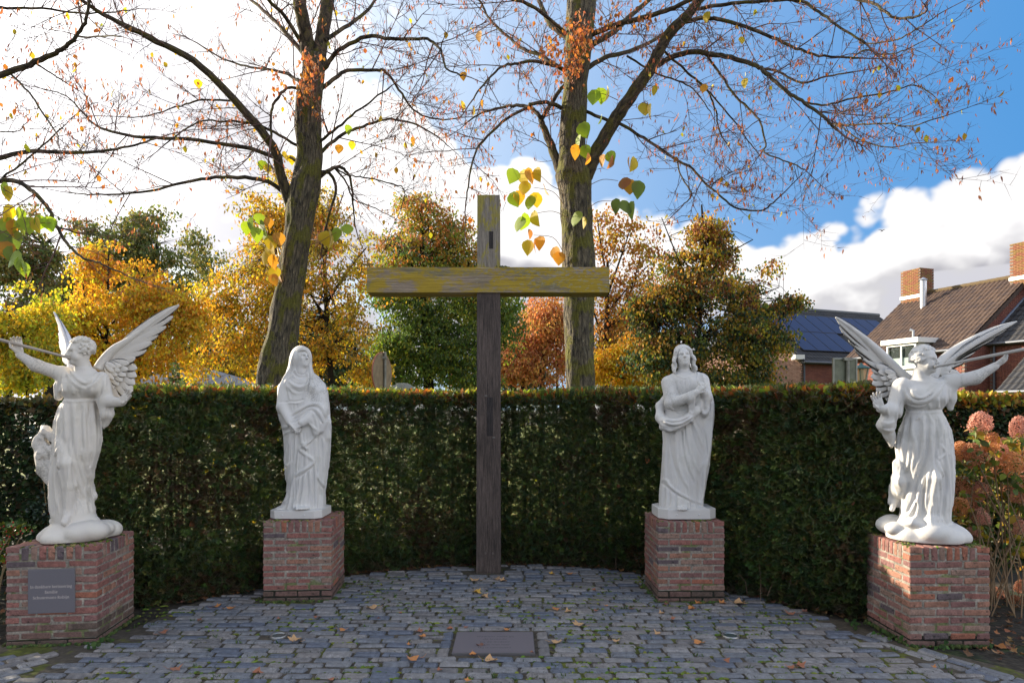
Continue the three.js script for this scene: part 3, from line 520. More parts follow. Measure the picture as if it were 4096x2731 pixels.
// ----- the veiled woman -----
{
  const d0 = 6.70, cr = cropper(1000, 1340, 2.01), w = (x, y, dz = 0) => ps(...cr(x, y), d0 - dz), F0 = new Field();
  const o = thing('woman_statue', 'white stone statue of a veiled woman with lowered clasped hands', 'statue', [w(412, 0).x, baseY, -d0]);
  slabInto(o, 0.50, 0.44, 0.082, 0.06, -0.0);
  F0.robe(rowsOf(cr, d0, [[300, 305, 510, 0.07, -0.02], [340, 268, 560, 0.10, -0.02], [400, 240, 610, 0.125, -0.02], [480, 228, 628, 0.14, -0.01], [560, 222, 640, 0.15], [640, 222, 645, 0.155], [720, 248, 650, 0.16], [800, 262, 655, 0.165], [900, 268, 645, 0.165], [1000, 274, 637, 0.165], [1100, 280, 624, 0.165], [1200, 295, 612, 0.165], [1270, 292, 600, 0.17], [1340, 262, 605, 0.18], [1400, 238, 608, 0.19], [1425, 236, 608, 0.19]]), 0.02);
  // veil over the head and down the shoulders
  F0.ell(w(408, 178, -0.01), [0.094, 0.118, 0.112], 0.03); F0.cone(w(408, 190, -0.03), w(405, 320, -0.045), 0.098, 0.115, 0.05);
  F0.cone(w(350, 210, 0.01), w(285, 400, 0.07), 0.028, 0.035, 0.05); F0.cone(w(470, 230, 0.01), w(500, 420, 0.09), 0.026, 0.04, 0.05);
  F0.ell(w(400, 410, 0.075), [0.10, 0.07, 0.06], 0.05);                                     // breast
  // arms
  F0.chain([w(268, 430, 0.05), w(262, 575, 0.09), w(320, 700, 0.17)], [0.060, 0.055, 0.038], 0.025);
  F0.chain([w(560, 470, 0.03), w(562, 610, 0.09), w(415, 705, 0.19)], [0.072, 0.066, 0.040], 0.04);
  F0.cone(w(560, 640, 0.12), w(560, 760, 0.13), 0.055, 0.04, 0.03); F0.cone(w(615, 700, 0.06), w(620, 815, 0.05), 0.045, 0.03, 0.04);
  F0.cone(w(500, 690, 0.16), w(520, 790, 0.16), 0.03, 0.02, 0.03); F0.cone(w(430, 880, 0.165), w(455, 910, 0.175), 0.018, 0.014, 0.02);
  F0.ell(w(415, 1392, 0.19), [0.075, 0.022, 0.06], 0.03); F0.ell(w(250, 1390, 0.05), [0.05, 0.02, 0.10], 0.03);
  foldsInto(F0, cr, d0, [
    [0.012, 0.016, [350, 135], [333, 200], [318, 270], [272, 340], [238, 420], [222, 520], [213, 610]], [0.012, 0.014, [362, 150], [356, 230], [345, 290], [300, 350], [272, 398]], [0.010, -0.014, [345, 220], [330, 290], [290, 350]],
    [0.013, 0.016, [482, 160], [482, 230], [488, 300], [488, 370], [468, 450], [432, 540]], [0.011, 0.014, [462, 300], [468, 360], [452, 430], [425, 515]], [0.010, -0.014, [474, 300], [478, 380], [455, 470]], [0.012, -0.014, [505, 330], [508, 430], [480, 530]],
    [0.010, 0.013, [352, 265], [378, 312], [420, 326], [462, 305]], [0.010, 0.013, [336, 300], [368, 347], [420, 362], [462, 345]], [0.010, -0.011, [345, 285], [375, 330], [420, 345], [460, 327]], [0.010, 0.013, [308, 365], [350, 405], [405, 420], [455, 398]], [0.010, -0.010, [320, 355], [360, 385], [420, 395], [455, 372]], [0.010, 0.011, [296, 405], [335, 452], [372, 474]], [0.010, 0.011, [292, 395], [310, 470], [322, 525]], [0.011, -0.011, [340, 430], [390, 455], [430, 445]],
    [0.009, -0.014, [308, 530], [370, 533], [432, 516]], [0.010, 0.008, [308, 545], [370, 548], [425, 534]], [0.007, -0.008, [345, 545], [345, 600]], [0.007, -0.008, [372, 545], [376, 590]],
    [0.016, 0.020, [330, 640], [400, 598], [470, 562], [540, 556], [592, 600], [612, 680], [603, 745]], [0.014, 0.016, [335, 672], [420, 622], [490, 588], [545, 612], [578, 680], [565, 745]], [0.011, -0.016, [335, 655], [410, 610], [480, 575], [550, 585], [590, 650]], [0.011, -0.014, [500, 605], [548, 660], [590, 725]], [0.012, 0.014, [505, 620], [530, 690], [545, 770]], [0.011, 0.012, [350, 700], [430, 655], [490, 610]],
    [0.013, 0.026, [470, 705], [505, 742], [542, 772], [520, 820], [472, 862], [430, 888], [398, 918], [430, 950], [482, 985], [512, 1018], [470, 1060], [400, 1100], [352, 1136], [338, 1185]], [0.014, -0.018, [545, 800], [505, 850], [450, 900]], [0.014, -0.018, [515, 1050], [440, 1110], [365, 1150]],
    [0.012, -0.020, [380, 800], [376, 900], [366, 1000], [345, 1100]], [0.012, 0.014, [405, 790], [410, 880]], [0.011, -0.014, [430, 960], [424, 1060]], [0.011, 0.012, [455, 970], [452, 1050]], [0.013, 0.018, [400, 1120], [390, 1250], [350, 1375]], [0.012, -0.018, [418, 1130], [405, 1260], [375, 1380]], [0.013, 0.016, [440, 1110], [430, 1230], [402, 1365]], [0.012, -0.018, [458, 1100], [462, 1230], [455, 1370]], [0.013, 0.018, [478, 1080], [492, 1230], [498, 1390]], [0.012, -0.018, [505, 1060], [510, 1220], [512, 1390]], [0.012, 0.016, [522, 1020], [526, 1200], [528, 1395]], [0.013, -0.024, [542, 800], [540, 950], [536, 1110]], [0.012, 0.022, [536, 1120], [560, 1172], [612, 1224]], [0.012, -0.02, [540, 1150], [565, 1205], [606, 1250]], [0.014, 0.016, [585, 830], [598, 950], [592, 1110]], [0.012, -0.014, [568, 830], [572, 960], [565, 1090]], [0.011, -0.018, [558, 1210], [553, 1390]], [0.011, 0.014, [580, 1220], [580, 1390]],
    [0.012, 0.014, [262, 800], [300, 782], [350, 765]], [0.011, -0.012, [258, 770], [300, 760], [330, 745]], [0.012, 0.014, [245, 742], [290, 738], [325, 725]], [0.012, 0.012, [212, 560], [216, 640], [242, 702]], [0.010, -0.012, [232, 540], [265, 535], [305, 540]], [0.014, 0.018, [335, 800], [292, 900], [278, 1000], [292, 1052], [335, 1020]], [0.013, -0.016, [310, 1070], [290, 1150], [298, 1230]], [0.012, 0.016, [345, 1170], [318, 1290], [262, 1382]], [0.012, -0.014, [330, 1230], [300, 1320], [250, 1385]], [0.012, 0.014, [308, 1240], [285, 1320], [240, 1372]], [0.014, 0.012, [630, 560], [640, 680], [655, 790]], [0.012, 0.012, [520, 300], [580, 380], [612, 480], [622, 600]],
  ]);
  F0.pleat = pleats(o.position.x, o.position.z, w(0, 1410).y, w(0, 760).y, 0.012, 3.2, 2.7);
  const body = F0.meshed(0.0075);
  const H = new Field(), q = new THREE.Quaternion().setFromEuler(new THREE.Euler(-0.10, 0.72, -0.04, 'YXZ')), s = 0.92;
  const T = headInto(H, w(424, 186, 0.020), q, s, { noEars: true }); H.cone(w(420, 230, 0.03), w(415, 300, 0.03), 0.055, 0.06, 0.03); eyesInto(H, T, s, q);
  // veil rim framing the face
  const rim = [[352, 262], [350, 215], [358, 165], [382, 125], [420, 106], [456, 116], [478, 150], [484, 205], [482, 262]], V = new Field();
  for (const [ins, dz, r] of [[0, 0.02, 0.013], [0.13, 0.030, 0.010]]) { const [rp, rq] = smoothPath(rim.map(([x, y], i) => w(x + (418 - x) * ins, y + 75 * ins, dz + 0.05 * Math.sin(i / 8 * Math.PI) + (i > 4 ? -0.008 : 0.008))), rim.map(() => r), 4); V.chain(rp, rq, 0.012); }
  const Hd = new Field(), n = V3(-0.2, 0.4, 1);
  handInto(Hd, w(322, 702, 0.185), V3(0.75, -0.62, 0.20), V3(0.5, 0.7, 0.6), 0.92, [0.35, 0.4, 0.45, 0.5], -1, 0.05);
  handInto(Hd, w(418, 708, 0.20), V3(-0.88, -0.42, 0.10), V3(-0.1, 0.35, 1), 0.92, [0.30, 0.34, 0.4, 0.45], 1, 0.05);
  const sc = w(560, 430);
  finish(o, 'figure', [body, H.meshed(0.0035), V.meshed(0.005), Hd.meshed(0.004)], WHITE, (x, y, z) => sm(0.15, 0.07, Math.hypot(x - sc.x, (y - sc.y) * 0.7)) * 1.0, 1.5);
}

// ----- the long-haired young man -----
{
  const d0 = 6.675, cr = cropper(2560, 1340, 2.01), w = (x, y, dz = 0) => ps(...cr(x, y), d0 - dz), F0 = new Field();
  const o = thing('praying_man_statue', 'white stone statue of a long-haired young man praying with hands folded at his chest', 'statue', [w(347, 0).x, baseY, -d0]);
  slabInto(o, 0.555, 0.44, 0.10, 0.075, 0.0);
  F0.robe(rowsOf(cr, d0, [[300, 270, 470, 0.07, -0.01], [330, 230, 505, 0.10, -0.01], [370, 210, 520, 0.12], [440, 205, 535, 0.135], [520, 205, 545, 0.14], [600, 200, 550, 0.14], [680, 180, 560, 0.15], [760, 182, 560, 0.155], [860, 186, 558, 0.16], [960, 182, 552, 0.165], [1060, 176, 545, 0.165], [1160, 170, 530, 0.16], [1260, 160, 508, 0.16], [1340, 155, 500, 0.17], [1400, 158, 510, 0.18], [1425, 158, 515, 0.18]]), 0.02);
  F0.ell(w(360, 400, 0.06), [0.13, 0.10, 0.075], 0.05); F0.cone(w(352, 235, 0.02), w(356, 330, 0.0), 0.052, 0.068, 0.04);
  F0.ell(w(228, 385, 0.02), [0.060, 0.070, 0.070], 0.05); F0.ell(w(498, 358, 0.02), [0.052, 0.065, 0.062], 0.05);
  // arms
  F0.chain([w(222, 385, 0.05), w(248, 545, 0.12), w(395, 500, 0.22), w(455, 460, 0.235)], [0.060, 0.058, 0.044, 0.034], 0.03);
  F0.chain([w(508, 370, 0.05), w(535, 500, 0.12), w(500, 450, 0.21)], [0.062, 0.055, 0.034], 0.03);
  F0.cone(w(418, 480, 0.22), w(418, 610, 0.19), 0.036, 0.026, 0.02); F0.cone(w(525, 520, 0.15), w(520, 625, 0.13), 0.036, 0.045, 0.03);
  // mantle: behind on the right, looped at the waist
  F0.robe(rowsOf(cr, d0, [[495, 520, 590, 0.05, -0.02], [560, 520, 600, 0.09, -0.02], [640, 480, 601, 0.11, -0.01], [760, 470, 590, 0.12], [900, 460, 576, 0.13], [1050, 450, 560, 0.13], [1200, 440, 532, 0.13], [1345, 430, 508, 0.13]]), 0.03);
  F0.chain([w(205, 500, -0.06), w(160, 570, 0.0), w(160, 650, 0.06)], [0.03, 0.035, 0.04], 0.04);
  F0.chain([w(165, 670, 0.06), w(215, 710, 0.15), w(300, 715, 0.185), w(385, 675, 0.19), w(450, 615, 0.17), w(485, 540, 0.14)], [0.048, 0.052, 0.05, 0.042, 0.035, 0.028], 0.03);
  F0.chain([w(180, 740, 0.08), w(235, 755, 0.15), w(310, 740, 0.175)], [0.03, 0.03, 0.02], 0.03);
  F0.ell(w(345, 1395, 0.19), [0.05, 0.020, 0.06], 0.02); F0.ell(w(505, 1395, 0.13), [0.045, 0.02, 0.06], 0.03); F0.ell(w(520, 1035, 0.10), [0.03, 0.02, 0.03], 0.05);
  foldsInto(F0, cr, d0, [
    [0.010, -0.012, [285, 380], [300, 440], [320, 480]], [0.008, -0.008, [320, 350], [325, 400]], [0.008, -0.008, [360, 350], [362, 410]], [0.008, -0.008, [400, 350], [402, 400]], [0.009, 0.008, [290, 320], [350, 345], [420, 330]],
    [0.012, 0.016, [170, 680], [250, 715], [340, 705], [430, 650]], [0.011, -0.016, [165, 700], [245, 738], [335, 728], [420, 675]], [0.011, 0.014, [180, 665], [250, 690], [330, 682], [400, 650]], [0.010, -0.014, [175, 690], [250, 702], [330, 694], [410, 655]], [0.012, 0.014, [175, 740], [240, 768], [300, 752]],
    [0.010, -0.014, [240, 560], [300, 600], [380, 590]], [0.010, 0.012, [250, 590], [320, 615], [390, 600]], [0.009, -0.012, [245, 500], [262, 560], [300, 590]], [0.009, 0.012, [330, 545], [365, 560], [395, 575]], [0.009, -0.012, [215, 595], [270, 615], [330, 640]],
    [0.014, 0.016, [215, 790], [210, 950], [198, 1150]], [0.013, -0.016, [240, 790], [250, 950], [285, 1080], [310, 1160]], [0.015, 0.018, [285, 770], [290, 900], [310, 1040], [350, 1160], [400, 1240]], [0.013, -0.018, [330, 750], [345, 900], [375, 1050], [430, 1190]], [0.015, 0.018, [370, 720], [395, 880], [430, 1010], [490, 1120]], [0.013, -0.016, [405, 700], [440, 850], [500, 980]], [0.013, 0.018, [420, 690], [470, 800], [520, 930]], [0.011, -0.014, [440, 680], [490, 770], [530, 850]], [0.012, 0.014, [390, 960], [410, 1080], [470, 1210]], [0.012, -0.014, [500, 1080], [490, 1180], [498, 1250]], [0.012, 0.014, [520, 1090], [510, 1160]],
    [0.012, 0.022, [165, 1165], [215, 1168], [240, 1210], [310, 1265], [380, 1305], [440, 1335], [500, 1350]], [0.013, -0.022, [170, 1190], [205, 1210], [270, 1265], [350, 1310], [430, 1352]], [0.011, 0.016, [180, 1200], [172, 1300], [165, 1395]], [0.011, -0.020, [200, 1225], [195, 1320], [190, 1395]], [0.012, 0.018, [220, 1240], [215, 1330], [205, 1395]], [0.010, -0.018, [240, 1250], [238, 1395]], [0.012, 0.018, [265, 1270], [262, 1340], [235, 1400]], [0.010, -0.018, [290, 1285], [285, 1395]], [0.012, 0.016, [320, 1300], [320, 1370]], [0.010, -0.016, [360, 1320], [355, 1370]], [0.011, 0.016, [390, 1335], [400, 1400]], [0.010, -0.016, [415, 1350], [425, 1400]], [0.011, 0.016, [440, 1360], [460, 1405]],
    [0.013, -0.022, [500, 640], [505, 720], [530, 860], [540, 960]], [0.014, 0.014, [575, 540], [580, 700], [565, 900], [545, 1040]], [0.012, 0.014, [490, 530], [492, 600], [520, 635], [550, 610], [562, 540]], [0.012, -0.018, [515, 530], [518, 600], [540, 590]], [0.010, 0.014, [398, 480], [398, 560], [402, 615], [434, 622], [434, 500]], [0.010, 0.013, [470, 300], [462, 350], [475, 385]], [0.010, 0.012, [500, 310], [530, 400], [552, 490]],
  ]);
  F0.pleat = pleats(o.position.x, o.position.z, w(0, 1410).y, w(0, 720).y, 0.011, 2.8, 5.3);
  const body = F0.meshed(0.0075);
  const H = new Field(), q = new THREE.Quaternion().setFromEuler(new THREE.Euler(-0.20, -0.10, 0.10, 'YXZ')), s = 0.94, c = w(350, 180, 0.03);
  const T = headInto(H, c, q, s, { noEars: true }); eyesInto(H, T, s, q); H.cone(T(0, -0.05, -0.01), w(356, 300, 0.01), 0.05, 0.056, 0.03);
  // hair: parted cap and waved locks to the shoulders
  const hair = new Field();
  hair.ell(T(0, 0.052, -0.030), [0.092 * s, 0.085 * s, 0.098 * s], 0.02, q);
  hair.cutEll(T(0, -0.02, 0.085), [0.056, 0.105, 0.085], 0.015, q);
  for (const e of [-1, 1]) for (let k = 0; k < 5; k++) { const P = [], Q = []; for (let i = 0; i <= 9; i++) { const t = i / 9, yy = 0.085 - t * (0.235 + 0.02 * k), wv = 0.010 * Math.sin(t * 15 + k * 1.7); P.push(T(e * (0.045 + 0.045 * Math.sin(Math.min(1, t * 2.2) * 1.57) + 0.016 * t + wv), yy, 0.055 - 0.028 * k - 0.05 * t + wv * 0.6)); Q.push((0.017 - 0.004 * Math.abs(t - 0.5)) * s); } hair.chain(P, Q, 0.008); }
  for (let k = 0; k < 9; k++) { const a = (k / 8 - 0.5) * 2.2, P = []; for (let i = 0; i <= 5; i++) { const t = i / 5; P.push(T(Math.sin(a) * 0.096 * Math.sin(t * 1.5 + 0.12), 0.052 + 0.086 * Math.cos(t * 1.5 + 0.12) * 1.02, -0.03 + Math.cos(a) * 0.098 * Math.sin(t * 1.4 + 0.1))); } hair.chain(P, P.map(() => 0.009), 0.008); }
  const Hd = new Field();
  handInto(Hd, w(452, 462, 0.235), V3(0.62, 0.66, 0.10), V3(-0.4, 0.3, 0.9), 0.9, [0.42, 0.45, 0.5, 0.55], 1, 0.03);
  handInto(Hd, w(520, 470, 0.20), V3(-0.25, 0.86, 0.25), V3(0.7, 0.1, 0.7), 0.9, [0.45, 0.5, 0.55, 0.6], -1, 0.03);
  const Ft = new Field(); for (let i = 0; i < 5; i++) Ft.cone(w(318 + i * 15, 1392, 0.21), w(312 + i * 16, 1402, 0.262 - i * 0.006), 0.014, 0.010, 0.006);
  const sc = w(270, 470);
  finish(o, 'figure', [body, H.meshed(0.0035), hair.meshed(0.004), Hd.meshed(0.004), Ft.meshed(0.004)], WHITE, (x, y, z) => sm(0.24, 0.06, Math.hypot(x - sc.x, (y - sc.y) * 0.9)) * 0.7, 4.5);
}

// ----- trumpeting angels -----
function curls(field, T, s, list) { for (const [x, y, z, r] of list) field.ell(T(x, y, z), [r * s, r * 0.8 * s, r * s], 0.006); }
function curlyHair(T, s, q, seed) {
  const h = new Field(), r = rngOf(seed); h.ell(T(0, 0.045, -0.025), [0.086 * s, 0.085 * s, 0.096 * s], 0.02, q); h.cutEll(T(0, -0.035, 0.100), [0.074 * s, 0.108 * s, 0.088 * s], 0.012, q);
  for (let k = 0; k < 150; k++) { const a = (r() - 0.5) * 6.28, e = r() * 1.9 - 0.45, x = Math.cos(e) * Math.sin(a), y = Math.sin(e), z = Math.cos(e) * Math.cos(a); if (z > 0.35 && y < 0.55) continue; if (y < -0.45 && z > -0.1) continue;
    const P = [], n = 5, tx = r() * 6.28; for (let i = 0; i <= n; i++) { const u = i / n - 0.5, cu = 0.028 * Math.sin(u * 5 + tx); P.push(T(x * 0.090 + u * 0.055 * Math.cos(a) * (1 - Math.abs(y)) + cu * 0.3, 0.042 + y * 0.088 - 0.012 * Math.abs(u) + cu * 0.4, -0.022 + z * 0.098 - u * 0.055 * Math.sin(a))); } h.chain(P, P.map((_, i) => (0.0125 - 0.004 * Math.abs(i - 2.5) / 2.5) * s), 0.006); }
  return h;
}
function cloudBase(field, c, rx, rz, h, seed) { const r = rngOf(seed); field.ell(V3(c.x, c.y + 0.01, c.z), [rx * 0.96, h * 0.62, rz], 0.03); for (let k = 0; k < 15; k++) { const a = k / 15 * 6.28 + r(), q = 0.62 + 0.25 * r(), s = 0.07 + 0.05 * r(); field.ell(V3(c.x + Math.cos(a) * rx * q, c.y + 0.02 + 0.07 * r(), c.z + Math.sin(a) * rz * q), [s * 1.2, s * 0.75, s], 0.02); } for (let k = 0; k < 8; k++) field.ell(V3(c.x + (r() - 0.5) * rx * 1.2, c.y + h * (0.42 + 0.35 * r()), c.z + (r() - 0.5) * rz), [0.09, 0.045, 0.08], 0.025); field.cuts.push({ f: (x, y) => y - c.y, c: V3(c.x, c.y, c.z), r: 2, k: 0.004 }); }
function trumpet(o, a, b, tone, seed) { const dir = V3().subVectors(b, a), L = dir.length(); dir.normalize(); const P = [], Q = [], st = [[0, 0.013], [0.015, 0.016], [0.03, 0.010], [L * 0.5, 0.0125], [L, 0.0145], [L + 0.25, 0.017], [L + 0.32, 0.028], [L + 0.40, 0.06]]; for (let i = 0; i < st.length; i++) { P.push(a.clone().addScaledVector(dir, st[i][0])); Q.push(st[i][1]); } const g = limb(P, Q, 14); g.deleteAttribute('uv'); return finish(o, 'trumpet', [g], tone, () => 0.9, seed); }
function wing(o, name, W, n, lead, leadR, feathers, tone, seed, label) { // feathers: [ax, ay, adz, bx, by, bdz, width, bend]
  const P = lead.map(([x, y, z]) => W(x, y, z)); const [pp, qq] = smoothPath(P, leadR, 4); const g = limb(pp, qq, 10); g.deleteAttribute('uv');
  const m = finish(o, name, [g], tone, () => 0.25, seed); if (label) m.userData.label = label;
  for (const [ax, ay, az, bx, by, bz, wd, bend = 0] of feathers) { const f = finish(o, 'feather', [feather(W(ax, ay, az), W(bx, by, bz), wd * 1.3, n, 0.016, bend)], tone, () => 0.25, seed + ax, m); }
}
{
  const d0 = 5.53, cr = cropper(0, 1150, 1.4253), w = (x, y, dz = 0) => ps(...cr(x, y), d0 - dz), F0 = new Field();
  const o = thing('angel_statue', 'white stone angel blowing a trumpet towards the photo edge, on the plinth with the plaque', 'statue', [w(430, 0).x, baseY, -d0], 0, 'trumpeting angel statues');
  F0.robe(rowsOf(cr, d0, [[470, 455, 545, 0.06, -0.02], [500, 360, 585, 0.085, -0.01], [545, 335, 600, 0.11], [590, 332, 600, 0.12, 0.01], [632, 362, 556, 0.105], [690, 328, 562, 0.125], [760, 306, 573, 0.14], [850, 298, 580, 0.15], [930, 298, 572, 0.15], [1000, 290, 552, 0.15], [1060, 280, 536, 0.15], [1130, 275, 522, 0.15], [1200, 276, 520, 0.155], [1280, 282, 545, 0.165], [1340, 300, 560, 0.17], [1380, 320, 540, 0.17]]), 0.02);
  F0.cone(w(465, 430, 0.0), w(480, 500, -0.01), 0.058, 0.075, 0.04); F0.ell(w(430, 560, 0.07), [0.075, 0.07, 0.06], 0.05); F0.ell(w(530, 560, 0.06), [0.07, 0.07, 0.06], 0.05);
  F0.ell(w(365, 500, 0.0), [0.065, 0.075, 0.07], 0.04);
  F0.cone(w(330, 560, 0.02), w(330, 625, 0.02), 0.035, 0.03, 0.03);
  // raised arm, other arm with hanging sleeve
  F0.chain([w(345, 492, 0.0), w(205, 445, 0.05), w(112, 385, 0.07)], [0.058, 0.048, 0.031], 0.03);
  F0.chain([w(575, 520, 0.0), w(605, 650, 0.02), w(690, 655, 0.10)], [0.060, 0.055, 0.033], 0.03);
  F0.chain([w(590, 640, 0.0), w(612, 720, 0.02), w(590, 800, 0.0)], [0.058, 0.048, 0.016], 0.03);
  // flying drape at the side, trailing foot
  F0.chain([w(260, 810, 0.0), w(225, 880, -0.02), w(230, 960, 0.0), w(245, 1040, 0.0), w(280, 1100, 0.02)], [0.04, 0.045, 0.042, 0.04, 0.03], 0.03); F0.cone(w(240, 795, -0.02), w(300, 850, 0.0), 0.02, 0.045, 0.03); F0.cone(w(222, 900, -0.02), w(300, 940, 0.0), 0.04, 0.06, 0.04); F0.cone(w(235, 1000, -0.01), w(300, 1030, 0.0), 0.035, 0.055, 0.04); F0.cone(w(215, 860, 0.0), w(200, 900, 0.0), 0.025, 0.02, 0.03);
  F0.chain([w(490, 1080, -0.10), w(512, 1150, -0.14), w(530, 1195, -0.10)], [0.05, 0.032, 0.022], 0.03);
  // bare leg
  F0.chain([w(365, 890, 0.10), w(372, 1005, 0.155), w(392, 1130, 0.135), w(388, 1285, 0.13), w(365, 1340, 0.19)], [0.062, 0.052, 0.048, 0.034, 0.028], 0.018);
  cloudBase(F0, V3(w(430, 0).x, baseY, -d0), 0.275, 0.25, 0.24, 77);
  foldsInto(F0, cr, d0, [
    [0.012, 0.018, [372, 470], [400, 520], [440, 560], [485, 578]], [0.010, -0.014, [385, 470], [420, 520], [455, 550], [490, 562]], [0.012, 0.016, [395, 470], [430, 510], [470, 540], [492, 545]], [0.012, 0.016, [580, 490], [545, 540], [495, 575]], [0.010, -0.014, [560, 485], [525, 535], [490, 560]], [0.012, 0.016, [362, 470], [355, 540], [365, 600]], [0.010, -0.014, [378, 500], [376, 570], [385, 620]], [0.012, 0.014, [410, 560], [415, 610]], [0.010, -0.012, [445, 580], [450, 620]], [0.012, 0.014, [520, 570], [515, 620]], [0.012, 0.014, [600, 510], [590, 590], [560, 650]], [0.010, -0.014, [580, 530], [570, 600], [548, 640]], [0.010, 0.012, [340, 490], [325, 560], [322, 620]], [0.010, -0.014, [348, 560], [340, 625]],
    [0.008, -0.018, [358, 632], [440, 636], [550, 628]], [0.009, 0.010, [355, 645], [440, 650], [555, 640]],
    [0.014, 0.018, [360, 670], [370, 760], [372, 880]], [0.012, -0.018, [390, 660], [395, 780], [410, 900]], [0.014, 0.020, [415, 660], [425, 780], [430, 900], [445, 1010]], [0.012, -0.020, [450, 660], [455, 800], [465, 920]], [0.014, 0.018, [480, 660], [478, 780], [485, 900], [492, 1000]], [0.012, -0.018, [510, 660], [505, 780], [510, 900]], [0.014, 0.016, [530, 670], [535, 780], [540, 900], [525, 1000]], [0.012, -0.014, [550, 680], [562, 780], [558, 880]], [0.012, 0.012, [330, 720], [322, 800], [318, 900]],
    [0.013, 0.022, [345, 885], [312, 960], [308, 1080], [318, 1200], [345, 1290]], [0.012, -0.022, [335, 940], [330, 1060], [345, 1190], [352, 1290]], [0.014, 0.024, [390, 890], [415, 980], [440, 1080], [475, 1180], [525, 1250]], [0.012, -0.024, [408, 1010], [425, 1110], [440, 1190], [470, 1240]], [0.013, 0.020, [440, 960], [465, 1060], [500, 1160], [530, 1230]], [0.012, -0.020, [455, 960], [480, 1040], [510, 1130]], [0.012, 0.014, [500, 1000], [515, 1080], [518, 1130]], [0.013, 0.016, [295, 900], [285, 1050], [280, 1180], [290, 1310]], [0.012, -0.016, [305, 1000], [300, 1150], [310, 1280]], [0.011, 0.014, [430, 1110], [440, 1180], [455, 1240]], [0.011, -0.014, [520, 940], [512, 1010], [495, 1030]],
    [0.012, 0.016, [215, 850], [250, 880], [285, 940]], [0.012, -0.018, [215, 890], [250, 930], [280, 980]], [0.012, 0.016, [205, 940], [240, 945], [280, 1000]], [0.012, -0.018, [215, 980], [245, 1010], [270, 1050]], [0.012, 0.014, [635, 720], [625, 770], [595, 800]], [0.012, -0.016, [610, 690], [600, 760], [585, 800]],
  ]);
  F0.pleat = pleats(o.position.x, o.position.z, w(0, 1290).y, w(0, 640).y, 0.013, 3.2, 7.9);
  const body = F0.meshed(0.0075);
  const H = new Field(), q = new THREE.Quaternion().setFromEuler(new THREE.Euler(0.06, -0.62, 0.02, 'YXZ')), s = 0.93, T = headInto(H, w(452, 372, 0.02), q, s); eyesInto(H, T, s, q); H.ell(T(0.045, -0.045, 0.05), [0.022, 0.022, 0.02], 0.02, q); H.cone(T(0, -0.05, -0.01), w(475, 480, 0.0), 0.05, 0.058, 0.03);
  const hair = curlyHair(T, s, q, 11);
  const Hd = new Field();
  handInto(Hd, w(108, 372, 0.075), V3(-0.18, 1, 0.1), V3(-0.6, 0.1, -0.8), 0.95, [0.5, 0.55, 0.55, 0.6], 1, 0.08);
  handInto(Hd, w(684, 655, 0.10), V3(0.75, 0.62, 0.25), V3(-0.1, -0.35, -0.9), 0.98, [0.22, 0.16, 0.2, 0.3], -1, 0.2);
  const tone = [0.59, 0.555, 0.50];
  finish(o, 'figure', [body, H.meshed(0.0035), hair.meshed(0.004), Hd.meshed(0.004)], tone, (x, y, z) => x < w(340, 480).x ? 0.9 : 0.1, 8.5);
  trumpet(o, w(398, 402, 0.10), w(-60, 283, 0.13), [0.40, 0.34, 0.28], 2);
  const n1 = V3(0.25, 0.1, 1);
  wing(o, 'wing', w, n1, [[560, 470, -0.13], [590, 415, -0.15], [650, 350, -0.17], [735, 298, -0.19], [850, 215, -0.2], [950, 142, -0.2], [1018, 97, -0.2]], [0.05, 0.042, 0.036, 0.028, 0.02, 0.014, 0.006], [
    [640, 380, -0.18, 1020, 100, -0.2, 0.07, -0.03], [630, 395, -0.18, 985, 165, -0.205, 0.085, -0.05], [625, 405, -0.175, 945, 222, -0.205, 0.09, -0.06], [620, 415, -0.175, 900, 268, -0.205, 0.09, -0.06], [615, 425, -0.17, 862, 312, -0.2, 0.09, -0.06], [615, 430, -0.17, 832, 355, -0.2, 0.09, -0.05], [610, 435, -0.165, 770, 400, -0.19, 0.09, -0.03],
    [630, 430, -0.175, 780, 462, -0.2, 0.075], [625, 440, -0.17, 776, 508, -0.2, 0.08], [620, 445, -0.165, 765, 552, -0.195, 0.085], [612, 450, -0.16, 752, 592, -0.19, 0.09], [606, 455, -0.155, 735, 630, -0.185, 0.09], [600, 460, -0.15, 705, 660, -0.18, 0.09], [596, 465, -0.145, 668, 668, -0.17, 0.09],
    [618, 430, -0.15, 735, 432, -0.165, 0.062], [612, 438, -0.145, 728, 470, -0.16, 0.062], [608, 445, -0.14, 715, 505, -0.155, 0.062], [604, 450, -0.135, 695, 535, -0.15, 0.062], [600, 455, -0.13, 672, 560, -0.145, 0.062], [596, 460, -0.125, 645, 575, -0.14, 0.062],
    [610, 432, -0.125, 690, 450, -0.14, 0.05], [606, 440, -0.12, 682, 478, -0.135, 0.05], [602, 448, -0.115, 665, 505, -0.13, 0.05], [598, 455, -0.11, 645, 525, -0.125, 0.05], [604, 430, -0.11, 655, 455, -0.12, 0.042], [600, 440, -0.105, 645, 482, -0.115, 0.042]], tone, 21);
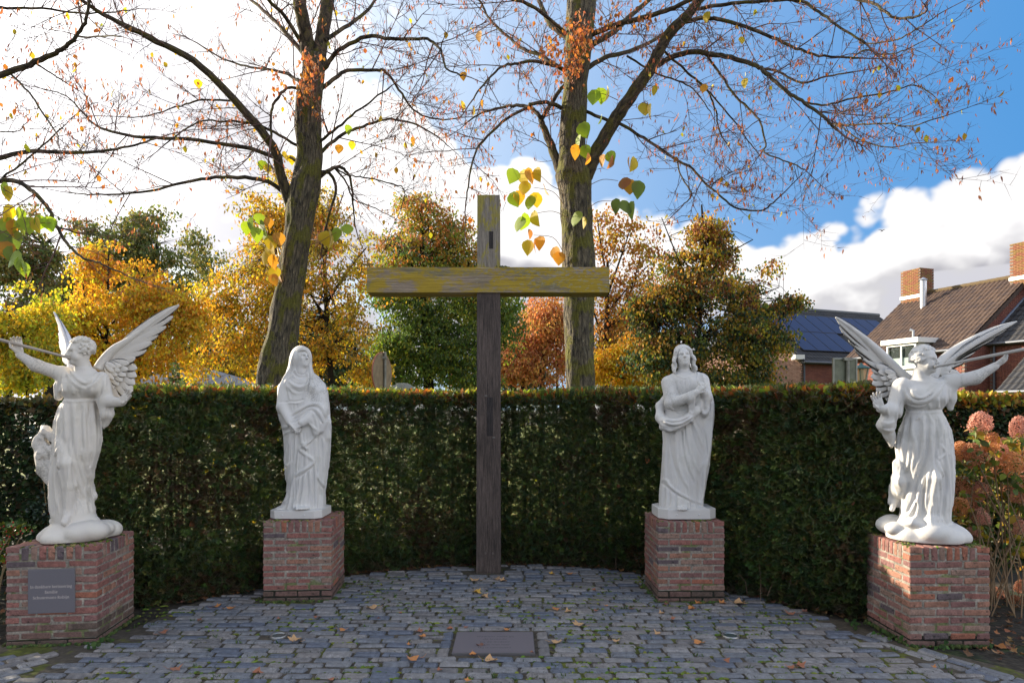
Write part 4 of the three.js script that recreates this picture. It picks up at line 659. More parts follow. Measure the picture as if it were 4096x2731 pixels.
  wing(o, 'wing', w, V3(-0.75, 0.1, 0.75), [[420, 470, -0.14], [402, 380, -0.19], [385, 300, -0.25], [352, 225, -0.30], [325, 175, -0.33], [305, 140, -0.35]], [0.045, 0.038, 0.03, 0.02, 0.012, 0.006], [
    [395, 350, -0.2, 308, 145, -0.35, 0.06, 0.02], [392, 370, -0.2, 328, 205, -0.36, 0.075], [392, 390, -0.2, 332, 262, -0.36, 0.08], [394, 405, -0.19, 335, 310, -0.35, 0.085], [396, 420, -0.18, 345, 350, -0.33, 0.085], [398, 430, -0.17, 352, 390, -0.30, 0.085], [400, 440, -0.16, 372, 425, -0.26, 0.08]], [0.55, 0.56, 0.60], 23);
}
{
  const d0 = 5.50, cr = cropper(3300, 1230, 1.5377), w = (x, y, dz = 0) => ps(...cr(x, y), d0 - dz), F0 = new Field();
  const o = thing('angel_statue', 'white stone angel blowing a trumpet with one palm raised, beside the hydrangea bush', 'statue', [w(612, 0).x, baseY, -d0], 0, 'trumpeting angel statues');
  F0.robe(rowsOf(cr, d0, [[435, 540, 690, 0.06, -0.02], [462, 470, 760, 0.085, -0.01], [510, 440, 785, 0.11], [560, 455, 770, 0.125, 0.01], [600, 485, 745, 0.12], [632, 500, 722, 0.105], [690, 480, 748, 0.125], [760, 455, 775, 0.14], [850, 436, 790, 0.15], [940, 442, 797, 0.15], [1020, 462, 800, 0.15], [1100, 470, 798, 0.15], [1180, 468, 792, 0.15], [1260, 462, 780, 0.155], [1320, 450, 780, 0.165], [1360, 455, 775, 0.17], [1400, 470, 760, 0.17]]), 0.02);
  F0.cone(w(590, 400, 0.0), w(600, 470, -0.01), 0.058, 0.078, 0.04); F0.ell(w(560, 545, 0.07), [0.075, 0.07, 0.06], 0.05); F0.ell(w(670, 545, 0.07), [0.07, 0.07, 0.06], 0.05); F0.ell(w(480, 480, 0.0), [0.065, 0.07, 0.07], 0.04);
  F0.chain([w(750, 462, 0.0), w(925, 432, 0.05), w(1050, 360, 0.09)], [0.066, 0.052, 0.031], 0.03);
  F0.chain([w(770, 480, 0.0), w(770, 560, 0.0), w(775, 620, 0.0)], [0.055, 0.045, 0.022], 0.03);
  F0.chain([w(462, 495, 0.0), w(425, 640, 0.02), w(345, 622, 0.12)], [0.062, 0.060, 0.034], 0.03);
  F0.chain([w(400, 640, 0.05), w(375, 720, 0.04), w(400, 780, 0.0), w(412, 845, -0.02)], [0.055, 0.058, 0.036, 0.014], 0.03);
  F0.chain([w(470, 1060, -0.05), w(455, 1120, -0.08), w(430, 1190, -0.12), w(415, 1240, -0.06)], [0.07, 0.06, 0.036, 0.022], 0.03); F0.chain([w(450, 960, 0.0), w(465, 1070, 0.02), w(470, 1140, 0.0)], [0.035, 0.045, 0.03], 0.03);
  F0.chain([w(680, 960, 0.10), w(672, 1050, 0.15), w(655, 1160, 0.13), w(645, 1290, 0.13), w(655, 1345, 0.195)], [0.062, 0.052, 0.047, 0.034, 0.028], 0.018);
  F0.ell(w(780, 1385, 0.05), [0.06, 0.03, 0.06], 0.03);
  cloudBase(F0, V3(w(612, 0).x, baseY, -d0), 0.30, 0.25, 0.235, 91);
  foldsInto(F0, cr, d0, [
    [0.012, 0.018, [490, 500], [515, 550], [560, 585], [610, 585], [660, 555], [710, 480]], [0.010, -0.014, [505, 500], [530, 545], [570, 568], [620, 560], [670, 520]], [0.012, 0.016, [530, 500], [555, 545], [600, 555], [660, 520], [730, 440]], [0.012, 0.016, [560, 570], [620, 575], [690, 530], [745, 450]], [0.012, 0.016, [470, 490], [462, 540], [470, 600]], [0.012, 0.014, [500, 590], [560, 610], [620, 600]], [0.010, -0.014, [520, 600], [530, 625]], [0.012, 0.014, [700, 560], [695, 620]], [0.010, -0.014, [725, 500], [715, 570], [720, 620]], [0.012, 0.016, [745, 480], [740, 560], [745, 610]], [0.011, -0.014, [765, 500], [770, 600]], [0.011, 0.014, [640, 590], [650, 620]],
    [0.008, -0.018, [500, 628], [600, 634], [722, 628]], [0.009, 0.012, [498, 642], [600, 648], [726, 640]], [0.010, 0.014, [600, 640], [575, 680], [560, 690]], [0.010, 0.014, [630, 640], [655, 690], [670, 720]],
    [0.014, 0.018, [500, 670], [490, 760], [480, 860], [490, 960]], [0.012, -0.018, [520, 670], [510, 780], [505, 880]], [0.014, 0.020, [545, 690], [540, 770], [560, 850], [545, 950], [540, 1040]], [0.012, -0.018, [580, 680], [580, 780], [585, 880]], [0.014, 0.018, [610, 670], [610, 780], [600, 900], [560, 1010], [520, 1160], [480, 1280]], [0.012, -0.022, [640, 690], [640, 800], [625, 920], [580, 1050], [550, 1180]], [0.014, 0.020, [665, 700], [660, 800], [655, 900], [620, 1020], [580, 1150], [530, 1260], [450, 1310]], [0.012, -0.020, [690, 700], [690, 800], [688, 900]], [0.014, 0.018, [720, 700], [715, 780], [712, 830]], [0.010, 0.016, [705, 840], [735, 870], [740, 900], [700, 930], [690, 850]], [0.012, 0.018, [690, 935], [710, 990], [740, 1040]], [0.012, -0.020, [720, 960], [745, 1040], [745, 1150]], [0.014, 0.018, [745, 900], [765, 1030], [770, 1180], [755, 1330]], [0.012, -0.018, [730, 1060], [735, 1200], [715, 1320]], [0.012, 0.016, [715, 1050], [715, 1200], [700, 1310]], [0.013, 0.022, [660, 950], [640, 1030], [625, 1140], [615, 1260]], [0.012, -0.024, [628, 1060], [612, 1180], [608, 1270]], [0.012, 0.018, [590, 1100], [590, 1200], [570, 1290]], [0.011, -0.018, [570, 1150], [560, 1230], [530, 1290]], [0.012, 0.016, [560, 1060], [530, 1180], [490, 1270]], [0.012, 0.014, [780, 880], [788, 1000], [790, 1150]], [0.012, 0.016, [520, 890], [515, 960], [490, 1010]],
    [0.012, 0.016, [345, 700], [390, 715], [440, 700]], [0.012, -0.016, [360, 740], [400, 745], [430, 740]], [0.012, 0.014, [400, 560], [385, 620], [395, 680]], [0.012, 0.016, [460, 520], [450, 600], [440, 680], [430, 760]], [0.011, -0.016, [470, 560], [462, 640], [445, 720]], [0.012, 0.016, [440, 820], [445, 900], [470, 980]], [0.012, -0.016, [460, 760], [462, 860], [480, 920]],
  ]);
  F0.pleat = pleats(o.position.x, o.position.z, w(0, 1320).y, w(0, 640).y, 0.013, 3.4, 11.3);
  const body = F0.meshed(0.0075);
  const H = new Field(), q = new THREE.Quaternion().setFromEuler(new THREE.Euler(0.02, 0.60, -0.02, 'YXZ')), s = 0.93, T = headInto(H, w(618, 330, 0.02), q, s); eyesInto(H, T, s, q); H.ell(T(-0.045, -0.045, 0.05), [0.022, 0.022, 0.02], 0.02, q); H.cone(T(0, -0.05, -0.01), w(595, 450, 0.0), 0.05, 0.058, 0.03);
  const hair = curlyHair(T, s, q, 17);
  const Hd = new Field();
  handInto(Hd, w(1045, 362, 0.09), V3(0.80, 0.62, 0.15), V3(0.35, -0.5, 0.7), 0.98, [0.30, 0.34, 0.36, 0.4], 1, 0.1);
  handInto(Hd, w(350, 625, 0.12), V3(-0.46, 0.9, 0.12), V3(0.1, -0.1, -1), 0.98, [0.16, 0.12, 0.16, 0.24], 1, 0.16);
  const tone = WHITE;
  finish(o, 'figure', [body, H.meshed(0.0035), hair.meshed(0.004), Hd.meshed(0.004)], tone, (x, y, z) => x > w(800, 480).x ? 0.9 : 0.08, 12.5);
  trumpet(o, w(672, 366, 0.11), w(1330, 236, 0.16), [0.46, 0.44, 0.41], 5);
  wing(o, 'wing', w, V3(-0.25, 0.15, 1), [[520, 450, -0.12], [455, 395, -0.15], [355, 292, -0.17], [250, 198, -0.19], [150, 118, -0.2], [68, 60, -0.2]], [0.05, 0.042, 0.036, 0.030, 0.022, 0.008], [
    [430, 390, -0.17, 68, 62, -0.2, 0.075, 0.02], [430, 395, -0.17, 92, 118, -0.205, 0.085, 0.02], [428, 402, -0.165, 140, 180, -0.205, 0.09, 0.02], [425, 408, -0.165, 180, 236, -0.205, 0.09, 0.02], [425, 412, -0.16, 222, 285, -0.2, 0.09, 0.02], [425, 415, -0.16, 270, 325, -0.2, 0.09, 0.02],
    [430, 410, -0.16, 288, 378, -0.19, 0.07], [432, 420, -0.155, 284, 425, -0.19, 0.075], [436, 430, -0.15, 292, 470, -0.185, 0.08], [440, 440, -0.145, 318, 512, -0.18, 0.08], [445, 450, -0.14, 345, 550, -0.175, 0.08], [450, 460, -0.135, 385, 575, -0.165, 0.08],
    [425, 405, -0.14, 318, 352, -0.155, 0.06], [430, 412, -0.135, 330, 392, -0.15, 0.06], [434, 420, -0.13, 345, 435, -0.145, 0.06], [440, 430, -0.125, 370, 475, -0.14, 0.06], [446, 440, -0.12, 395, 515, -0.135, 0.06], [432, 408, -0.115, 370, 385, -0.125, 0.05], [438, 418, -0.11, 385, 425, -0.12, 0.05], [444, 428, -0.105, 405, 460, -0.115, 0.05]], tone, 31);
  wing(o, 'wing', w, V3(0.6, 0.1, 0.8), [[660, 450, -0.14], [700, 350, -0.18], [785, 268, -0.24], [900, 200, -0.28], [1020, 142, -0.31], [1110, 108, -0.33], [1182, 86, -0.34]], [0.045, 0.036, 0.032, 0.027, 0.021, 0.014, 0.006], [
    [720, 360, -0.19, 1180, 88, -0.34, 0.05, -0.03], [720, 368, -0.19, 1115, 135, -0.34, 0.065, -0.05], [720, 375, -0.19, 1050, 180, -0.335, 0.075, -0.06], [718, 380, -0.19, 985, 220, -0.33, 0.08, -0.07], [716, 385, -0.185, 925, 268, -0.32, 0.08, -0.07], [714, 390, -0.18, 870, 318, -0.30, 0.08, -0.06], [710, 395, -0.175, 800, 345, -0.27, 0.08, -0.03],
    [700, 400, -0.17, 830, 405, -0.26, 0.07], [700, 410, -0.165, 815, 440, -0.25, 0.07], [695, 420, -0.16, 780, 470, -0.23, 0.075], [690, 395, -0.15, 780, 375, -0.2, 0.06], [690, 400, -0.145, 770, 405, -0.19, 0.06]], tone, 33);
}

// ---------- the wooden cross ----------
const grainTex = tex(512, 1024, (u, v) => { const st = tn(u, v * 0.12, 60, 3, 2.1) + 0.6 * tn(u, v * 0.3, 160, 2, 6.7), big = tn(u, v, 3, 3, 4.9), k = 0.72 + 0.42 * st + 0.25 * big; return [k, k * 0.97, k * 0.95]; });
const grainBump = grey(512, 1024, (u, v) => 0.5 + 0.5 * tn(u, v * 0.12, 60, 3, 2.1) + 0.4 * tn(u, v * 0.3, 160, 2, 6.7));
// beam timber: the same grain run along, with lichen and green algae
const beamTex = tex(1024, 256, (u, v) => {
  const st = tn(v, u * 0.15, 50, 3, 3.1) + 0.5 * tn(v, u * 0.3, 140, 2, 6.7), k = 0.36 + 0.16 * st;
  const l = sm(-0.10, 0.16, tn(u, v * 0.5, 7, 4, 8.3) + 0.35 * tn(u * 2, v, 30, 3, 1.2) + 0.13 * sm(0.5, 0.66, u)), gr = sm(-0.05, 0.25, tn(u, v, 4, 4, 5.1)) * 0.7, wsp = sm(0.27, 0.34, tn(u * 2, v, 26, 3, 7.7));
  let c = [k * 1.5, k * 1.34, k * 1.16]; const mixc = (t, q) => { c = c.map((x, i) => x + (q[i] - x) * t); }; mixc(gr * 0.65, [0.38 + 0.1 * st, 0.38 + 0.1 * st, 0.22]); mixc(l * 0.8, [0.62 + 0.12 * st, 0.52 + 0.12 * st, 0.10]); mixc(wsp * 0.6, [0.55, 0.54, 0.50]); return c;
});
const upTex = tex(256, 1024, (u, v) => { const st = tn(u, v * 0.15, 50, 3, 3.1) + 0.5 * tn(u, v * 0.3, 140, 2, 6.7), k = 0.50 + 0.18 * st, l = sm(0.0, 0.26, tn(u, v, 5, 4, 8.3) + 0.3 * tn(u, v, 30, 3, 2.2) + 0.1); let c = [k, k * 0.94, k * 0.86]; c = c.map((x, i) => x + ([0.56 + 0.1 * st, 0.52 + 0.1 * st, 0.2][i] - x) * l * 0.75); return c; });
{
  const d = 7.48, xc = (1954 - CX) / F * d, wd = 0.277;
  const o = thing('wooden_cross', 'tall weathered wooden cross with yellow lichen on its crossbeam', 'cross', [xc, 0, -d - wd / 2]);
  const lower = std(C(0.15, 0.122, 0.112), 0.85, { map: grainTex, bumpMap: grainBump, bumpScale: 0.012 }), upper = std(C(1, 1, 1), 0.9, { map: upTex, bumpMap: grainBump, bumpScale: 0.008 });
  const beamMat = std(C(1, 1, 1), 0.9, { map: beamTex, bumpMap: grey(1024, 256, (u, v) => 0.5 + 0.5 * tn(v, u * 0.15, 50, 3, 3.1) + 0.3 * tn(v, u * 0.3, 140, 2, 6.7)), bumpScale: 0.008 });
  const post = (h, y0, m, name, w0, w1) => { const g = new THREE.BoxGeometry(w0, h, wd, 1, 8, 1).toNonIndexed(); const p = g.attributes.position; for (let i = 0; i < p.count; i++) { const t = p.getY(i) / h + 0.5, k = 1 + (w1 / w0 - 1) * t; p.setX(i, p.getX(i) * k); } g.computeVertexNormals(); boxUV(g, 1); const uv = g.attributes.uv; for (let i = 0; i < uv.count; i++) uv.setXY(i, uv.getX(i) / 0.6, uv.getY(i) / 1.6); g.translate(0, y0 + h / 2, 0); return mesh(name, g, m, o); };
  post(3.185, 0, lower, 'post', 0.277, 0.262).userData.label = 'dark weathered lower post'; post(0.82, 3.47, upper, 'post_top', 0.260, 0.254);
  const bg = new THREE.BoxGeometry(2.735, 0.285, wd + 0.03, 1, 1, 1); bg.translate((-1.637 + 1.10) / 2 - xc, 3.3275, 0.004); const ng = bg.toNonIndexed(); ng.computeVertexNormals(); boxUV(ng, 1); const uv = ng.attributes.uv; for (let i = 0; i < uv.count; i++) uv.setXY(i, uv.getX(i) / 2.9 + 0.5, uv.getY(i) / 0.58);
  mesh('crossbeam', ng, beamMat, o);
  // dark strips in place of shadowed grooves in the post, bolts above the foot
  for (const [x, y, w, h] of [[0.015, 1.785, 0.075, 0.44], [0.03, 3.78, 0.05, 0.20]]) mesh('groove_strip', box(w, h, 0.02, x, y, wd / 2 - 0.0075), std(C(0.045, 0.038, 0.04), 0.8, { map: grainTex, bumpMap: grainBump, bumpScale: 0.01 }), o);
  for (const x of [-0.035, 0.05]) { const b = new THREE.CylinderGeometry(0.012, 0.012, 0.02, 10); b.rotateX(Math.PI / 2); b.translate(x, 0.245, wd / 2 + 0.006); mesh('bolt', b, std(C(0.14, 0.12, 0.11), 0.6, { metalness: 0.6 }), o); }
  for (const [x, y] of [[-0.03, 2.02], [0.06, 1.55]]) mesh('bolt_plate', box(0.03, 0.02, 0.012, x, y, wd / 2 + 0.004), std(C(0.12, 0.11, 0.10), 0.7), o);
  const moss = []; for (let k = 0; k < 160; k++) moss.push([M4(V3(0.16 + gauss() * 0.07, 3.472 + R(-0.006, 0.008), wd / 2 - R(0, 0.1)), randQ(), R(0.006, 0.017)), vary([0.05, 0.07, 0.03], 0.25)]);
  instances('moss', new THREE.IcosahedronGeometry(1, 1), std(C(1, 1, 1), 1), moss, o);
}

// ---------- hedges ----------
function sprigGeo(n, len, needle, width) { // flat spray of needles on a stalk, along +y
  const pos = [], nor = [], ix = [];
  const quad = (a, b, c, d) => { const k = pos.length / 3; for (const p of [a, b, c, d]) pos.push(p.x, p.y, p.z); ix.push(k, k + 1, k + 2, k, k + 2, k + 3); };
  quad(V3(-0.0015, 0, 0), V3(0.0015, 0, 0), V3(0.0008, len, 0), V3(-0.0008, len, 0));
  for (let i = 0; i < n; i++) { const t = (i + 0.6) / n, y = t * len, s = i % 2 ? 1 : -1, L = needle * (1 - 0.45 * Math.abs(t - 0.45)), e = V3(s * L * 0.8, y + L * 0.6, 0.25 * L * ((i % 3) - 1)), w = width; quad(V3(0, y, 0), V3(s * L * 0.4 + s * 0 - s * w * 0.35, y + L * 0.3 + w, 0), e, V3(s * L * 0.4 + s * w * 0.35, y + L * 0.3 - w, 0)); }
  const g = new THREE.BufferGeometry(); g.setAttribute('position', new THREE.Float32BufferAttribute(pos, 3)); g.setIndex(ix); g.computeVertexNormals(); return g;
}
const YEW = sprigGeo(13, 0.075, 0.030, 0.0045);
function pathAt(path, s) { const n = path.length - 1, f = Math.max(0, Math.min(n - 1e-6, s * n)), i = Math.floor(f), t = f - i; return [path[i][0] + (path[i + 1][0] - path[i][0]) * t, path[i][1] + (path[i + 1][1] - path[i][1]) * t, path[i + 1][0] - path[i][0], path[i + 1][1] - path[i][1]]; }
function resample(path, step) { const out = [path[0]]; let acc = 0; for (let i = 0; i < path.length - 1; i++) { const [a, b] = path[i], [c, d] = path[i + 1], L = Math.hypot(c - a, d - b); let t = step - acc; while (t <= L) { out.push([a + (c - a) * t / L, b + (d - b) * t / L]); t += step; } acc = L - (t - step); } return out; }
function hedge(o, path, depth, height, N, place) { // path: front foot line; depth behind it. place(p, n, where) -> adds leaves
  const rp = resample(path, 0.1);
  for (let k = 0; k < N; k++) {
    const [x, d, tx, td] = pathAt(rp, rnd()), L = Math.hypot(tx, td) || 1, nx = -td / L * -1, nd = tx / L; // normal away from the camera: (-td, tx) turned
    const bx = -td / L, bd = tx / L; const u = rnd(); let y, q, where;
    if (u < 0.60) { y = height * Math.pow(rnd(), 1.0); q = 0.17 * Math.pow(rnd(), 1.8); where = 'front'; } else if (u < 0.76) { y = height - 0.10 * rnd(); q = depth * rnd(); where = 'top'; } else if (u < 0.88) { y = height * rnd(); q = depth - 0.12 * rnd(); where = 'back'; } else { y = height * (0.25 + 0.7 * rnd()); q = depth * rnd(); where = 'inner'; }
    const bump = 0.10 * fbm(x * 1.6, y * 1.6, d * 1.6 + 3, 3) + 0.05 * noise(x * 6, y * 6, d * 6), foot = y < 0.35 ? (0.35 - y) * 0.25 : 0;
    if (where === 'front') q += bump + foot; if (where === 'top') y += bump * 0.55 + 0.02 * gauss();
    place(V3(x + bx * q, y, -(d + bd * q)), V3(-bx, 0, bd), where, y);
  }
}
const GREENS = [[0.075, 0.14, 0.036], [0.095, 0.165, 0.038], [0.12, 0.19, 0.04], [0.17, 0.22, 0.042], [0.06, 0.12, 0.05], [0.17, 0.14, 0.045]];
{
  const o = thing('yew_hedge', 'tall clipped dark green yew hedge curving behind the cross and the statues', 'hedge', [0, 0, 0]);
  const list = [], dry = [], topAndGlint = [];
  const front = HEDGE.map(q => q.slice());
  hedge(o, front, 0.75, 2.02, 90000, (p, n, where, y) => {
    if (y < 0.15 && rnd() < 0.6) return;
    const out = where === 'top' ? V3(gauss() * 0.5, 1, gauss() * 0.5) : n.clone().multiplyScalar(where === 'back' ? -1 : 1).add(V3(gauss() * 0.7, gauss() * 0.55 + 0.1, gauss() * 0.7));
    const q = quatTo(out).multiply(new THREE.Quaternion().setFromAxisAngle(V3(0, 1, 0), R(0, 6.28)));
    if (where === 'back' && rnd() < 0.16) { topAndGlint.push([M4(p, randQ(), R(0.05, 0.09)), vary(pick([[0.48, 0.46, 0.03], [0.40, 0.44, 0.03], [0.55, 0.42, 0.03]]), 0.15)]); return; }  // bright yellow leaves at the back: sunlight through the gaps put into colour
    const browned = fbm(p.x * 1.3 + 7, p.y * 1.3, p.z * 1.3, 3) > 0.17 && rnd() < 0.55;
    list.push([M4(p, q, R(0.8, 1.5)), where === 'top' && rnd() < 0.4 ? vary([0.15, 0.20, 0.03], 0.2) : browned ? vary([0.13, 0.075, 0.03], 0.2) : vary(pick(GREENS), 0.2)]);
    if ((where === 'top' && rnd() < 0.4) || (where === 'front' && y > 1.88 && rnd() < 0.8)) topAndGlint.push([M4(p.clone().add(V3(0, 0.035, 0)), quatTo(V3(gauss(), 0.6, gauss())).multiply(new THREE.Quaternion().setFromAxisAngle(V3(0, 1, 0), R(0, 6.28))), R(0.045, 0.085)), vary(pick([[0.50, 0.34, 0.02], [0.52, 0.16, 0.02], [0.38, 0.40, 0.02], [0.36, 0.12, 0.03], [0.30, 0.36, 0.03]]), 0.2)]);
    if (where === 'front' && rnd() < 0.006) dry.push([M4(p.clone().addScaledVector(n, 0.03), randQ(), R(0.05, 0.085)), vary(pick([[0.16, 0.07, 0.03], [0.22, 0.10, 0.04]]), 0.2)]);
  });
  for (let k = 0; k < 13000; k++) { const [x, d] = pathAt(front, rnd()), p = V3(x, 0.02 + 0.5 * rnd() * rnd(), -(d + R(0.03, 0.65))); list.push([M4(p, quatTo(V3(gauss(), gauss() * 0.6 + 0.3, gauss() + 0.4)), R(0.9, 1.6)), vary(pick([[0.08, 0.10, 0.035], [0.11, 0.075, 0.04], [0.06, 0.09, 0.035]]), 0.2)]); }
  instances('foliage', YEW, leafMat(0.55, 0.6), list, o);
  instances('top_and_glint_leaves', LEAF.oval, LM, topAndGlint, o);
  instances('caught_leaves', LEAF.oval, LMdry, dry, o);
  // stems and dead twigs inside and at the foot
  const rp = resample(front, 0.22), stems = [], tw = [];
  for (const [i, [x, d]] of rp.entries()) { const nx = R(0.2, 0.5), P = [], Q = []; let px = x * 1.0, pd = d + nx; for (let k = 0; k <= 6; k++) { P.push(V3(px + gauss() * 0.04, k * 0.31, -pd + gauss() * 0.04)); Q.push(0.022 - k * 0.0025); } stems.push(limb(P, Q, 6)); for (let j = 0; j < 10; j++) { const b = P[Math.floor(R(0, 5))], e = b.clone().add(V3(gauss() * 0.3, R(0, 0.3), R(0.05, 0.4))); tw.push(limb([b, b.clone().lerp(e, 0.5).add(V3(gauss() * 0.04, gauss() * 0.04, 0)), e], [0.005, 0.0035, 0.002], 4)); } for (let j = 0; j < 7; j++) { const b = V3(x + gauss() * 0.15, R(0, 0.1), -(d + R(0.05, 0.3))), e = b.clone().add(V3(gauss() * 0.16, R(0.1, 0.4), gauss() * 0.1)); tw.push(limb([b, b.clone().lerp(e, 0.5).add(V3(gauss() * 0.03, 0.02, 0)), e], [0.0035, 0.0028, 0.0015], 4)); } }
  const wood = std(C(0.10, 0.07, 0.05), 0.95);
  mesh('stems', merge(stems), wood, o).userData.kind = 'stuff'; mesh('twigs', merge(tw), std(C(0.16, 0.10, 0.07), 0.95), o).userData.kind = 'stuff';
}
function beechHedge(label, path, depth, height, N, tones, topTones) {
  const o = thing('beech_hedge', label, 'hedge', [0, 0, 0]); const list = [];
  hedge(o, path, depth, height, N, (p, n, where, y) => { if (y < 0.25 && rnd() < 0.5) return; const out = where === 'top' ? V3(gauss() * 0.6, 0.7, gauss() * 0.6) : n.clone().add(V3(gauss() * 0.6, -0.5 + gauss() * 0.5, gauss() * 0.6)); const q = quatTo(out).multiply(new THREE.Quaternion().setFromAxisAngle(V3(0, 1, 0), R(0, 6.28))); list.push([M4(p, q, R(0.055, 0.095)), vary(pick(where === 'top' || (y > height - 0.12 && rnd() < 0.5) ? topTones : tones), 0.22)]); });
  instances('foliage', LEAF.oval, leafMat(0.5, 0.6), list, o);
  const stems = []; for (const [x, d] of resample(path, 0.3)) stems.push(limb([V3(x, 0, -d - depth / 2), V3(x + gauss() * 0.05, 1.0, -d - depth / 2), V3(x + gauss() * 0.1, height - 0.2, -d - depth / 2)], [0.025, 0.018, 0.006], 6));
  mesh('stems', merge(stems), std(C(0.09, 0.075, 0.06), 0.95), o).userData.kind = 'stuff'; return o;
}
const AUT = [[0.52, 0.38, 0.02], [0.52, 0.20, 0.025], [0.38, 0.40, 0.03], [0.48, 0.28, 0.02], [0.26, 0.32, 0.03], [0.34, 0.13, 0.04]];
beechHedge('broad-leaved hedge with dark green and brown leaves behind the angel beside the holly', [[-7.6, 4.0], [-6.9, 5.4], [-6.2, 6.5], [-5.2, 7.1], [-4.2, 6.95]], 0.6, 1.95, 42000, [[0.045, 0.09, 0.025], [0.06, 0.11, 0.03], [0.10, 0.08, 0.035], [0.035, 0.075, 0.03]], [[0.10, 0.09, 0.03], [0.16, 0.10, 0.035], [0.09, 0.12, 0.03], [0.28, 0.22, 0.03]]);  // the unseen run on the left is added, bent forward to shade the paving
beechHedge('broad-leaved hedge with yellow and orange top leaves behind the hydrangea bush', [[3.6, 8.1], [4.6, 7.9], [5.8, 7.7], [7.6, 7.5]], 0.6, 2.0, 34000, [[0.035, 0.075, 0.018], [0.05, 0.095, 0.022], [0.09, 0.12, 0.02], [0.11, 0.065, 0.03], [0.03, 0.065, 0.02]], AUT);

// ---------- the big lime trees ----------
const barkTex = tex(512, 1024, (u, v) => { const rid = tn(u, v * 0.28, 26, 4, 2.9), f = tn(u, v, 60, 3, 7.3), moss = sm(0.0, 0.2, tn(u, v, 4, 5, 5.7) + 0.3 * f), lich = sm(0.2, 0.3, tn(u, v, 14, 3, 9.4)); let k = 0.33 + 0.50 * rid + 0.22 * f; let c = [k * 0.98, k * 0.90, k * 0.74]; c = c.map((x, i) => x + ([0.37 + 0.25 * f, 0.37 + 0.25 * f, 0.08][i] - x) * moss * 0.72); return c.map((x, i) => x + ([0.52, 0.53, 0.46][i] - x) * lich * 0.35); });
const barkBump = grey(512, 1024, (u, v) => 0.5 + 0.75 * tn(u, v * 0.28, 26, 4, 2.9) + 0.2 * tn(u, v, 60, 3, 7.3));
const barkMat = std(C(0.95, 0.95, 0.92), 0.95, { map: barkTex, bumpMap: barkBump, bumpScale: 0.055 });
const branchMat = std(C(0.58, 0.52, 0.46), 0.95, { map: barkTex, bumpMap: barkBump, bumpScale: 0.012 });
const twigMat = std(C(0.115, 0.065, 0.055), 0.9);
